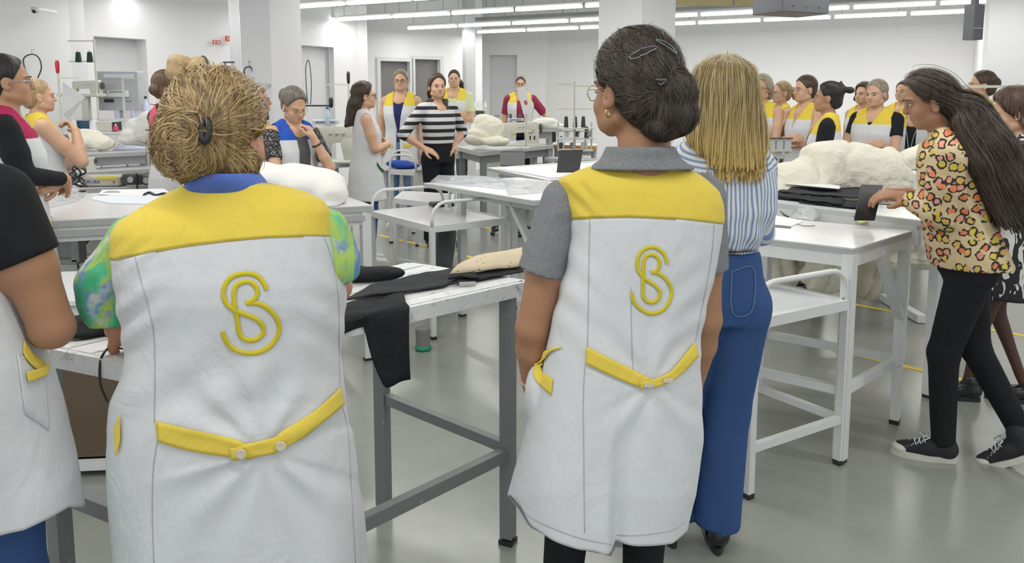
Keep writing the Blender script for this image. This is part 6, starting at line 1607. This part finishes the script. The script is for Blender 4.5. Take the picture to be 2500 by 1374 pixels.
for k in ('label', 'category'):
    if k in o: del o[k]
tag(MB().tube(catmull([PZ(350, 479, .88)+Z(.006), PZ(365, 474, .88)+Z(.010), PZ(380, 479, .88)+Z(.006), PZ(398, 476, .88)+Z(.008), PZ(412, 476, .88)+Z(.004)], 5), [.003]+[.009]*19+[.003], 7).build('black_scrap', M_black, smooth=True), 'short twisted black fabric scrap on the white sheets', 'fabric scrap')
def pens(t, c, cen):
    for k, (col, a) in enumerate(((M_black, .2), (plain('red_pen', (.5, .05, .04), .4), .5), (M_pap, .35), (M_machine, .1), (M_black, .6))):
        MB().tube([(-.14+.03*k, -.04+.02*k, .012+.004*k), (.02+.02*k, .02+.02*k*math.cos(a), .016+.004*k)], .007, 6).build('pen', col, t)
    MB().box((-.04, 0, .03), (.24, .07, .004), .25, bev=.001).build('folded_card', plain('grey_card', (.30, .30, .28), .5), t)
bag('clear bag with pens and cards at the left end of the long table', [(70, 520), (190, 492), (215, 470), (110, 462)], .88, .06, pens)
# ======================= T3 / T4 ================================================
bag('clear plastic bags with blue printed sheets on the folding table', [(1050, 444), (1230, 462), (1260, 440), (1070, 428)], .90, .03, lambda t, c, cen: MB().box((.05, 0, .006), (.35, .2, .008), .3).build('blue_printed_sheet', plain('blue_print', (.40, .48, .62), .6), t), seed=2)
bag('flat crinkled clear bag at the near end of the folding table', [(1240, 478), (1340, 470), (1340, 440), (1230, 446)], .90, .022, lambda t, c, cen: MB().box((.0, -.05, .004), (.06, .03, .002), .3).build('green_label', plain('green_print', (.15, .50, .30), .6), t), seed=4)
irregular('paper_stack', 'wide white paper sheets on the table behind the plastic bags', 'paper', [(1215, 413), (1450, 399), (1450, 425), (1345, 436), (1290, 425)], .88, M_pap, th=.006)
t = thing('black_folder', 'black folder standing upright on the paper covered table', 'folder', PZ(1392, 421, .887)); MB().bar((-.10, 0, .0), (-.07, .05, .185), .001, .001)
v = [Vector(p) for p in ((-.105, 0, 0), (.07, 0, 0), (.105, .06, .175), (-.085, .06, .170))]; v += [p+Vector((0, .012, 0)) for p in v]; obj('cover', v, [(3, 2, 1, 0), (4, 5, 6, 7), (0, 1, 5, 4), (1, 2, 6, 5), (2, 3, 7, 6), (3, 0, 4, 7)], M_blackpl, t)
v = [Vector(p) for p in ((-.105, 0, 0), (.07, 0, 0), (.08, .12, 0), (-.095, .12, 0))]; v += [p+Vector((0, 0, .008)) for p in v]; obj('base_flap', v, [(3, 2, 1, 0), (4, 5, 6, 7), (0, 1, 5, 4), (1, 2, 6, 5), (2, 3, 7, 6), (3, 0, 4, 7)], M_blackpl, t)
# trolley things
p = PZ(1078, 503, .70); t = thing('wallet', 'black wallet lying on the glossy trolley shelf', 'wallet', p, .4); MB().box((0, 0, .012), (.16, .11, .024), bev=.006).build('leather_body', M_blackpl, t); MB().box((0, 0, .027), (.15, .10, .006), bev=.002).build('flap', M_dark, t)
p = PZ(985, 411, .74); heap('folded blue and black bag on the narrow trolley', [((p.x-.05, p.y, p.z+.05), (.13, .10, .035)), ((p.x+.02, p.y, p.z+.03), (.15, .11, .03))], cloth('blue_bag_cloth', (.02, .07, .38), .6), amp=.010, sc=9, cutz=.742, vox=.01, name='folded_bag', cat='bag')
# tilted grey bin / roll
t = thing('fabric_roll', 'dark grey fabric roll leaning under the square trolley', 'roll', PD(1078, 655, 4.95)); c0 = Vector((0, 0, 0)); c1 = PD(1090, 568, 5.15)-PD(1078, 655, 4.95)
MB().tube([c0, c1], .072, 22).build('rolled_fabric', plain('dark_grey_roll', (.10, .11, .11), .5), t, auto=40); MB().tube([c1, c1+(c1-c0).normalized()*.004], .04, 16).build('roll_core', M_dark, t)
p = PD(1032, 775, 4.3); t = thing('small_bin', 'small grey tube with green rag beside the trolley leg', 'bin', (p.x, p.y, 0)); MB().lathe([(.035, 0), (.04, .0), (.045, .13), (.04, .13)], (0, 0, 0), 18).build('bin_body', M_grey, t, auto=40); MB().sphere((0, 0, .015), (.05, .05, .025), 10).build('green_rag', plain('green_rag', (.02, .25, .15), .8), t, True)
# ======================= below the left tables ==================================
M_brown = plain('brown_cardboard', (.115, .082, .050), .8, .08, 6)
p = PD(225, 1000, 2.9)
q = [PD(120, 915, 2.75), PD(420, 885, 2.95)]
t = thing('drawer_unit', 'brown fronted white cabinet under the long left table', 'cabinet', (PD(270, 1100, 3.0).x, 3.05, 0), .10)
MB().box((0, 0, .36), (.95, .45, .58), bev=.004).build('carcass', M_brown, t)
for z in (.045, .29+.265+.11, .515): MB().box((0, -.235, z), (1.0, .03, .035)).build('shelf_edge', M_white, t)
MB().box((0, -.02, .70), (1.05, .50, .025), bev=.004).build('top_panel', M_top, t)
MB().box((0, 0, .02), (.9, .4, .04)).build('plinth', M_dark, t)
t = thing('machine_pedestal', 'white enamel machine pedestal with cables behind the long left table', 'machine', (PD(290, 600, 5.0).x, 5.0, 0), -.05)
MB().box((0, 0, .36), (.62, .4, .72), bev=.01).build('housing', plain('pale_enamel', (.42, .43, .42), .5), t)
MB().box((0, -.205, .62), (.60, .01, .30), bev=.003).build('front_panel', plain('pale_panel', (.50, .51, .51), .5), t); MB().box((.0, -.215, .44), (.62, .02, .03)).build('rail', M_white, t)
for k in range(8): MB().tube([(.05+.02*(k % 2), -.213, .55+.022*k), (.05+.02*(k % 2), -.217, .55+.022*k)], .004, 6).build('vent_hole', M_dark, t)
MB().tube(catmull([(.0, -.24, .72), (-.02, -.26, .60), (-.10, -.27, .52), (-.20, -.26, .58)], 6), .008, 6).build('cable', M_dark, t, True)
t = thing('control_box', 'dark grey square control box hanging behind the long left table', 'box', PD(150, 600, 4.4), 0)
for (c, d) in (((0, 0, .09), (.22, .08, .03)), ((0, 0, -.09), (.22, .08, .03)), ((-.1, 0, 0), (.03, .08, .18)), ((.1, 0, 0), (.05, .08, .18)), ((0, .03, 0), (.2, .01, .18))): MB().box(c, d, bev=.003).build('box_panel', M_grey, t)
MB().tube(catmull([(.1, -.02, -.1), (.11, -.02, -.18), (.13, -.02, -.2), (.14, -.02, -.12)], 5), .006, 6).build('cable', M_dark, t, True)
for k, (x0, x1) in enumerate(((-60, 200),)): pass
# ======================= left back: machines, cabinet ===========================
table_m('white sewing table with cream folded garments, farther of the left pair', (130, 379), (395, 367), .95, .5)
table_m('white machine table below the garment table, nearer of the left pair', (140, 424), (400, 409), .80, .42)
ZA, ZB = .95, .80
t = thing('machine_bench', 'pale two-level machine bench behind the garment table at the left', 'bench', (PD(275, 300, 8.05).x, 8.05, 0))
for (y, z, d) in ((-.16, 1.115, .30), (.2, 1.235, .34)): MB().box((0, y, z-.015), (1.0, d, .03), bev=.004).build('bench_top', M_top, t)
for x in (-.45, .45):
    MB().box((x, -.1, .55), (.05, .05, 1.1)).build('leg', M_col, t); MB().box((x, .2, .61), (.05, .05, 1.22)).build('leg', M_col, t)
table_m('low machine table right behind the long left table', (140, 462), (410, 452), .755, .45, tray=False)
heap('flat folded pile of cream garments at the left back', [bl(222, 345, 7.35, (.18, .17, .07)), bl(208, 330, 7.4, (.14, .16, .06)), bl(252, 352, 7.3, (.10, .12, .06))], amp=.018, sc=9, cutz=.951)
heap('taller rounded pile of white cloth at the left back', [bl(345, 322, 7.5, (.17, .14, .14)), bl(370, 308, 7.5, (.14, .14, .15)), bl(318, 335, 7.4, (.10, .12, .08))], M_ivory, amp=.02, sc=8, cutz=.951)
bag('glossy bluish plastic bag on the left back garment table', [(272, 368), (370, 362), (376, 352), (285, 356)], ZA, .07, None, plain('bluish_film', (.55, .60, .74), .15, .2, 30, .6, 40, bd=.02), seed=7)
sewing_machine('cream sewing machine under the left garment table, seen from behind', PZ(205, 417, ZB), .15, .42, spools=False, panel=False)
p = PD(255, 440, 6.1); t = thing('machine_cover', 'cream machine arm with blue lettering and yellow sticker behind the long table', 'machine part', p, .06)
MB().box((0, 0, 0), (.31, .16, .085), bev=.012).build('arm_casting', plain('beige_enamel', (.46, .43, .34), .4), t); MB().box((.06, -.082, .028), (.15, .004, .022)).build('yellow_sticker', plain('yellow_sticker', (.70, .60, .05), .5), t)
text('blue_lettering', 'SIRUBA', .038, (-.12, -.0815, -.016), t, plain('blue_print_ink', (.02, .10, .38), .5)); MB().box((.11, -.082, -.005), (.014, .004, .01)).build('badge', M_dark, t)
MB().box((0, 0, -.052), (.30, .15, .02)).build('foot_plate', M_dark, t)
p = PD(185, 440, 6.0); o = MB(); t = thing('cable_bundle', 'tangle of black cables beside the blue lettered machine arm', 'cables', p)
rs = np.random.RandomState(11)
for k in range(7): MB().tube(catmull([Vector((rs.uniform(-.09, .09), rs.uniform(-.03, .03), z_)) for z_ in (.12, .06, 0, -.06, -.10)], 5), .007, 6).build('cable', M_black, t, True)
for i_, (x, y, w_, h_, lb) in enumerate(((330, 436, .16, .09, 'dark motor block right of the blue lettered machine arm'), (368, 438, .10, .08, 'small dark motor nearest the pink-shouldered women'))):
    p = PD(x, y, 6.1); t = thing('machine_motor', lb, 'motor', p); MB().box((0, 0, 0), (w_, .12, h_), bev=.01).build('motor_case', M_dark, t); MB().tube([(0, -.08, 0), (0, -.06, 0)], .025, 12).build('pulley', M_metal, t); MB().tube([(w_*.3, -.07, .05), (w_*.3, -.07, -.12)], .008, 6).build('lever_rod', M_black, t)
# control cabinet
p = PD(295, 222, 8.3); t = thing('control_cabinet', 'grey machine control cabinet with small display in front of the left door', 'cabinet', p)
MB().box((0, 0, 0), (.46, .16, .42), bev=.006).build('cabinet_body', plain('cabinet_grey', (.42, .43, .45), .5), t); MB().box((.03, -.085, .16), (.32, .01, .04)).build('top_label', plain('pale_label', (.62, .64, .72), .5), t)
MB().box((.02, -.10, -.03), (.22, .05, .07), bev=.004).build('instrument', M_white, t); MB().box((.02, -.127, -.01), (.17, .003, .012)).build('instrument_print', plain('teal_print', (.10, .25, .22), .5), t); MB().box((-.09, -.085, -.105), (.10, .01, .035)).build('display', M_black, t)
for k in range(3): MB().tube([(.08+.03*k, -.08, -.11), (.08+.03*k, -.09, -.11)], .006, 8).build('push_button', M_dark, t)
MB().tube([(0, 0, -.2), (0, 0, -.2-(p.z-.21-1.235))], .02, 8).build('support_post', M_machine, t)
thread_stand('tall cream thread stand with two dark green cones', 245, 360, 8.0, 1.13, ((1.11, -.27, .01), (.90, -.27, .01)), holders=((.90, -.2), (.90, -.07)))
for k, x in enumerate((192, 220)):
    spool('dark green thread cone, %s of the pair on the tall stand' % ('left', 'right')[k], PD(x, 152, 8.0), plain('dark_green_thread', (.012, .05, .035), .8), .105, .032)
sewing_machine('overlock machine head standing below the green thread cones', PD(212, 188, 8.05)-Vector((0, 0, .22)), 0, .62, spools=False, panel=False, bed=False)
p = PD(200, 232, 8.05); MB().box((0, 0, 0), (.42, .2, .03), bev=.004).build('machine_shelf', M_machine, loc=p); o = bpy.data.objects['machine_shelf']; tag(o, 'cream shelf bracket carrying the overlock machine head', 'shelf'); MB().box((.04, 0, -.2), (.07, .06, .38)).build('bracket_post', M_machine, o)
t = thread_stand('cream pole with red handle beside the fair haired woman', 153, 360, 6.6, .64, ((.60, .0, .17),)); MB().lathe([(.010, 0), (.016, .03), (.018, .09), (.012, .11), (.004, .11)], (0, 0, .64), 12).build('red_handle', plain('red_plastic', (.55, .02, .03), .4), t, True)
thread_stand('thin cream thread stand in front of the control cabinet', 308, 350, 7.6, .66, ((.645, .0, .20),))
# white diamond card
P4 = [PD(153, 200, 6.7), PD(207, 238, 6.9), PD(168, 292, 6.9), PD(153, 280, 6.7)]; c = sum(P4, Vector())/4; v = [p-c for p in P4]; v += [p+Vector((0, .006, 0)) for p in v]
tag(obj('white_card', v, [(3, 2, 1, 0), (4, 5, 6, 7), (0, 1, 5, 4), (1, 2, 6, 5), (2, 3, 7, 6), (3, 0, 4, 7)], M_pap, None), 'white card panel fixed edge-on to the red handled pole', 'card'); bpy.data.objects['white_card'].location = c
def bottle(label, px, pyb, D, h, c, cap=M_pap, r=.03, group=None):
    b = PD(px, pyb, D); t = thing('bottle', label, 'bottle', b, 0, group); MB().lathe([(r*.9, 0), (r, .01), (r, h*.62), (r*.45, h*.8), (r*.4, h*.88)], (0, 0, 0), 16).build('bottle_body', c, t, auto=50)
    MB().lathe([(r*.45, h*.88), (r*.45, h), (r*.2, h)], (0, 0, 0), 12).build('bottle_cap', cap, t); return t
M_clear = plain('clear_bottle_plastic', (.50, .62, .74), .15, .1, 20)
bottle('purple bottle on the left machine table', 217, 290, 8.2, .165, plain('purple_plastic', (.22, .17, .62), .3), M_black)
bottle('white spray bottle with black nozzle beside the pink shoulder', 358, 289, 8.25, .24, plain('pale_blue_plastic', (.55, .60, .75), .3), M_black)
bottle('pale blue bottle in front of the control cabinet', 327, 289, 8.25, .21, plain('pale_blue_plastic', (.55, .60, .75), .3), M_pap)
bottle('slim pale bottle left of the cabinet bottle', 288, 289, 8.25, .22, plain('pale_blue_plastic', (.55, .60, .75), .3), M_pap)
for k, (x, y) in enumerate(((182, 318), (231, 318))): spool('white thread cone standing %s the cream garment pile' % ('left behind', 'right behind')[k], PD(x, y+1, 7.9), M_pap, .11, .05 if k else .032)
p = PD(208, 304, 8.0); tag(MB().box((0, 0, 0), (.30, .12, .08), bev=.01).build('blue_box', plain('dark_blue_box', (.03, .09, .16), .5), loc=p), 'dark blue box behind the white thread cones', 'box')
p = PD(255, 308, 7.95); t = thing('cream_unit', 'cream machine base block beside the pink spool', 'machine', p); MB().box((0, 0, 0), (.24, .15, .11), bev=.008).build('base_casting', M_machine, t); MB().box((.13, 0, 0), (.03, .14, .09)).build('end_cap', M_black, t)
spool('small pink thread spool beside the cream base block', PD(283, 319, 7.85), plain('pink_thread', (.60, .06, .14), .7), .05, .028)
# second sewing station behind the grey haired woman
table_m('white sewing table behind the grey haired woman', (768, 404), (868, 397), .82, .5)
sewing_machine('cream sewing machine between the grey haired and the dark wavy haired women', PZ(817, 398, .82), .12, 1.25, spools=False)
thread_stand('cream lamp arm with black handle beside the dark wavy hair', 853, 300, 7.6, .40, ((.38, -.22, .0),)); hs_ = [o for o in COL.objects if o.get('label') == 'cream lamp arm with black handle beside the dark wavy hair'][0]; MB().lathe([(.012, 0), (.017, .04), (.018, .10), (.008, .12), (.002, .12)], (0, 0, .39), 12).build('handle', M_black, hs_, smooth=True)
t = thing('adjusting_lever', 'horizontal black lever arm behind the grey haired woman', 'lever', PD(780, 258, 7.2)); MB().bar((-.14, 0, 0), (.11, 0, 0), .012, .014).build('lever_bar', M_black, t); MB().lathe([(.01, -.02), (.02, .0), (.022, .06), (.012, .08), (.002, .08)], (.11, 0, 0), 12).build('lever_grip', M_black, t, True)
bottle('blue capped clear bottle behind the grey haired woman', 800, 306, 7.46, .18, M_clear, plain('blue_cap', (.05, .12, .5), .4))
spool('small black thread cone left of the grey haired woman', PD(652, 293, 6.4), M_black, .07, .02)
for i_, (x, y0, y1, D_, lb) in enumerate(((607, 160, 205, 7.22, 'looped grey cable on hook left of the first pillar'), (752, 145, 255, wallY(W[2], W[3], 752)-.02, 'long looped grey cable hanging right of the first pillar'), (78, 130, 190, wallY(W[0], W[1], 78)-.06, 'looped grey cable hanging on the left wall hook'))):
    t = thing('cable_loop', lb, 'cable', PD(x, y0, D_)); h = PD(x, y0, D_).z-PD(x, y1, D_).z; w_ = .04 if i_ < 2 else .09
    MB().tube(catmull([(-w_*.6, 0, -h), (-w_, 0, -h*.6), (-w_, 0, -h*.2), (0, 0, -.01), (w_*.8, 0, -h*.2), (w_, 0, -h*.6), (w_*.5, 0, -h)], 6), .007, 6).build('cable', M_dark, t, True); MB().tube([(0, .05, .04), (0, 0, .04), (0, 0, -.01), (.03, 0, -.02)], .005, 5).build('hook', M_metal, t, True)
for i_, (x0, x1, y, D_, lb) in enumerate(((600, 658, 206, 7.0, 'cream rail end left of the grey haired woman'), (545, 572, 152, 8.5, 'dark horizontal bracket beside the grey column'))):
    a, b = PD(x0, y, D_), PD(x1, y, D_); t = thing('rail_arm', lb, 'rail', a); MB().bar((0, 0, 0), b-a, .02, .018).build('rail_bar', M_machine if i_ == 0 else M_dark, t); MB().bar((.02, 0, 0), (.02, 0, -.06), .012, .012).build('rail_post', M_machine if i_ == 0 else M_dark, t)
# ======================= centre station =========================================
ZC_ = .85
q = [PZ(1172, 371, ZC_), PZ(1352, 353, ZC_)]; d_ = (q[1]-q[0]); q += [q[1]+(PZ(1108, 356, ZC_)-q[0])*1.0, PZ(1108, 356, ZC_)]
rect_table('white sewing table in front of the maroon tee woman', q, ZC_, th=.05, apron=.10, ml=M_grey, ins=.12, cat='table', name='sewing_table', legw=.06)
sewing_machine('large cream sewing machine on the centre table, seen from the side', PZ(1270, 355, ZC_), .10, 1.02, marks=True, spools=True)
heap('cream fabric pile on the centre table behind the sewing machine', [bl(1190, 318, 9.0, (.20, .18, .17)), bl(1165, 335, 8.9, (.16, .15, .10)), bl(1210, 345, 8.8, (.16, .14, .06)), bl(1180, 296, 9.1, (.12, .12, .08))], amp=.024, sc=7, cutz=.852)
thread_stand('thin cream thread stand in front of the maroon tee woman', 1284, 290, 9.1, .36, ((.35, -.20, .02),), table_z=.85)
thread_stand('first thin thread stand right of the maroon tee woman', 1296, 260, 10.5, .32, ((.31, .0, .13),)); thread_stand('second thin thread stand right of the maroon tee woman', 1334, 260, 10.5, .34, ((.335, .0, .12),))
thread_stand('tall cream stand above the cone rack', 1402, 320, 9.0, .58, ((.55, -.22, .0), (.53, 0, .28), (.26, -.2, .2), (.0, -.2, .2)))
t = thing('paper_tag', 'white printed card held in front of the maroon tee woman', 'card', PD(1280, 245, 9.0), 0); MB().tube([(.03, .01, -.1), (.03, .01, -.55)], .006, 6).build('card_rod', M_machine, t)
o = MB().box((0, 0, 0), (.10, .006, .32)).build('card', M_pap, t); o.rotation_euler = (0, -.25, 0)
p_ = MB().box((.01, -.004, -.03), (.035, .002, .05)).build('card_print', plain('red_print', (.5, .10, .12), .6), o)
def chair(label, px, py, D, w_, h_, mat, rz=0, seatz=.48):
    p = PD(px, py, D); t = thing('work_chair', label, 'chair', (p.x, p.y, 0), rz)
    MB().box((0, 0, p.z-h_/2), (w_, .03, h_), bev=.015).build('backrest', mat, t); MB().box((0, .22, seatz), (w_*1.05, .42, .045), bev=.015).build('seat', mat, t)
    MB().tube([(0, .02, p.z-h_), (0, .06, seatz+.1), (0, .12, seatz)], .016, 8).build('back_bracket', M_black, t); MB().tube([(0, .22, .10), (0, .22, seatz)], .025, 10).build('gas_column', M_black, t)
    for k in range(5): a = 2*PI*k/5; MB().bar((0, .22, .09), (.26*math.cos(a), .22+.26*math.sin(a), .05), .03, .025).build('base_spoke', M_black, t); MB().sphere((.26*math.cos(a), .22+.26*math.sin(a), .027), .026, 8).build('castor', M_black, t, True)
    return t
chair('grey plastic work chair in front of the centre sewing table', 1251, 370, 7.9, .26, .155, plain('grey_seat_plastic', (.25, .255, .26), .5))
chair('black work chair between the grey chair and the pillar', 1397, 366, 9.2, .14, .15, M_black)
chair('tall black backed chair left of the cone rack', 1347, 318, 10.3, .12, .16, M_black)
table_m('white table with orange wooden edge left of the second pillar', (1325, 352), (1450, 356), .84, .5, me=plain('orange_wood_edge', (.50, .24, .07), .5), th=.05)
table_m('low white bench with clear water bottle left of the second pillar', (1330, 384), (1400, 392), .74, .4)
bottle('clear water bottle with blue cap on the low bench', 1370, 383, 9.4, .26, M_clear, plain('blue_cap', (.05, .12, .5), .4), r=.035)
bottle('white bottle with blue top beside the second pillar', 1429, 362, 9.2, .12, M_pap, plain('blue_cap', (.05, .12, .5), .4))
# cone rack
p = PD(1405, 345, 9.0); t = thing('cone_rack', 'crowded cream rack of machine heads beside the second pillar', 'rack', (p.x, p.y, .84))
for z in (.0, .14, .26): MB().box((0, .05, z), (.42, .22, .014)).build('rack_shelf', M_machine, t)
for x in (-.2, 0, .2): MB().box((x, .12, .16), (.02, .02, .34)).build('rack_post', M_machine, t)
for k in range(6):
    MB().box((-.17+.065*k, .03, .055+.14*(k % 2)), (.045, .06, .07), bev=.006).build('machine_block', (M_dark, M_machine, M_grey)[k % 3], t); MB().tube([(-.15+.06*k, -.04, .04+.13*(k % 2)), (-.13+.06*k, -.04, .11+.12*(k % 2))], .006, 6).build('looper_rod', M_metal, t)
for k, (x, y) in enumerate(((1382, 311), (1404, 311), (1424, 311), (1432, 336))): spool('black thread cone, %s on the rack beside the second pillar' % ('leftmost', 'second', 'upper right', 'lowest right')[k], PD(x, y, 9.03), M_black, .13, .028)
for k, x in enumerate((1160, 1168, 1176, 1185)): spool('small white thread cone, %s in the row before the centre door' % ('first', 'second', 'third', 'fourth')[k], PD(x, 262, 10.5), M_pap, .07, .02, group='white cones before the centre door')
p = PD(1172, 275, 10.5); t = thing('overlock_unit', 'cream overlock unit under the row of white cones', 'machine', p); MB().box((0, 0, 0), (.20, .15, .09), bev=.008).build('unit_body', M_machine, t); MB().box((0, -.08, .0), (.12, .01, .05)).build('cover_plate', M_dark, t); MB().box((0, 0, -.35), (.16, .12, .6)).build('unit_stand', M_grey, t)
heap('loose white cloth pile behind the maroon tee woman', [bl(1330, 303, 9.95, (.18, .12, .08)), bl(1355, 308, 9.95, (.12, .1, .05))], M_ivory, amp=.02, sc=8, cutz=1.064)
table_m('white table behind the maroon tee woman carrying loose cloth', (1300, 315), (1372, 314), 1.063, .4)
thread_stand('thin dark topped stand beside the black ponytail', 1001, 300, 9.6, .50, ((.47, -.10, .0),))
# ======================= right group props ======================================
p = PD(1902, 352, 6.2); t = thing('tool_stand', 'cream tool stand with three clear pockets before the right group', 'stand', (p.x, p.y, 0)); MB().box((0, 0, p.z-.05), (.20, .06, .018)).build('lower_tray', M_machine, t); MB().bar((-.10, -.03, p.z+.05), (.10, -.03, p.z+.05), .01, .01).build('wire_rim', M_dark, t)
for k in range(3): MB().box((-.065+.065*k, 0, p.z), (.058, .05, .09), bev=.004).build('pocket', plain('pale_pocket', (.55, .58, .58), .3), t)
MB().box((0, .02, (p.z-.06)/2), (.05, .05, p.z-.06)).build('stand_post', M_machine, t)
p = PD(1893, 412, 4.9); t = thing('black_clamp', 'black clamp fixture behind the striped shirt', 'clamp', (p.x, p.y, p.z)); MB().box((0, 0, -.05), (.05, .06, .16), bev=.006).build('clamp_body', M_black, t); MB().box((.035, 0, .03), (.015, .03, .07)).build('clamp_jaw', M_black, t); MB().sphere((-.01, 0, .06), .018, 8).build('clamp_knob', M_black, t, True); MB().box((0, 0, -.30), (.04, .05, .36)).build('clamp_post', M_grey, t)
p = PD(2425, 205, 6.0); t = thing('wall_rail', 'thin cream rail behind the ombre haired woman', 'rail', p); MB().bar((-.35, 0, -.02), (.12, 0, -.02), .02, .02).build('rail_bar', M_machine, t); MB().bar((.1, 0, -.02), (.1, 0, -.4), .02, .02).build('rail_post', M_machine, t)
# ======================= ceiling boxes, camera, signs ===========================
M_duct = plain('grey_sheet_metal', (.135, .14, .15), .45, .12, 10, metallic=.2)
p = PD(1930, 22, 5.6); t = thing('ceiling_unit', 'large grey sheet metal unit hanging from the ceiling, upper right', 'ceiling unit', p, .42)
MB().box((0, 0, .06), (.44, .30, .20), bev=.004).build('housing', M_duct, t)
for x in (-.12, 0, .12): MB().tube([(x, -.152, 0), (x, -.156, 0)], .005, 8).build('rivet', M_dark, t)
for k in range(4): MB().box((-.05+.05*k, -.152, .13), (.025, .006, .03)).build('slot', M_white, t)
p = PD(2377, 55, 7.6); t = thing('ceiling_bracket', 'tall narrow grey metal box hanging beside the right wall', 'ceiling unit', p, .3)
MB().box((0, 0, 0), (.13, .12, .34), bev=.004).build('housing', M_duct, t); MB().box((0, -.062, -.06), (.12, .004, .006)).build('seam_strip', M_metal, t); MB().box((0, .0, .40), (.05, .05, .5)).build('hanger', M_duct, t)
p = PD(1750, -2, 9.5); o = MB().box((0, 0, 0), (1.1, .05, .16)).build('ceiling_board', plain('tan_board', (.50, .42, .22), .7), loc=p); tag(o, 'tan board hanging above the lamps right of the second pillar', 'board'); MB().box((.2, -.028, 0), (.02, .005, .15)).build('board_joint', M_grey, o); MB().box((0, 0, .3), (.03, .03, .5)).build('board_hanger', M_tray, o)
p = PD(87, 25, wallY(W[0], W[1], 87)-.32); t = thing('dome_camera', 'small white dome security camera on the left wall', 'camera', p); MB().lathe([(.045, .03), (.045, 0), (.035, -.02), (.02, -.03), (.002, -.032)], (0, 0, 0), 20).build('dome_base', M_white, t, True); MB().sphere((.0, -.028, -.012), .022, 10).build('dome_lens', M_black, t, True); MB().bar((0, 0, .02), (0, .35, .02), .03, .03).build('mount_arm', M_white, t)
M_red = plain('sign_red', (.60, .06, .04), .5); M_sgw = plain('sign_cream', (.75, .70, .55), .5)
p = PD(529, 103, wallY(W[2], W[3], 529)-.012); t = thing('fire_sign', 'small wide red fire equipment sign beside the grey column', 'sign', p, math.atan2(W[3][1]-W[2][1], W[3][0]-W[2][0])); MB().box((0, 0, 0), (.12, .006, .055)).build('sign_plate', M_red, t)
for x in (-.035, .03): MB().box((x, -.004, 0), (.022, .002, .034)).build('pictogram', M_sgw, t)
MB().tube([(-.008, -.004, .012), (.006, -.004, -.010)], .005, 6).build('flame_pictogram', M_sgw, t)
p = PD(556, 97, wallY(W[2], W[3], 556)-.012); t = thing('hose_sign', 'square red hose reel sign above its cream caption plate', 'sign', p, math.atan2(W[3][1]-W[2][1], W[3][0]-W[2][0])); MB().box((0, 0, .015), (.078, .006, .075)).build('sign_plate', M_red, t); MB().box((0, 0, -.043), (.078, .006, .035)).build('caption_plate', M_sgw, t)
MB().tube([(.018*math.cos(a), -.005, .015+.018*math.sin(a)) for a in np.linspace(0, 2*PI, 17)], .0045, 6, False).build('reel_ring', M_sgw, t, True)
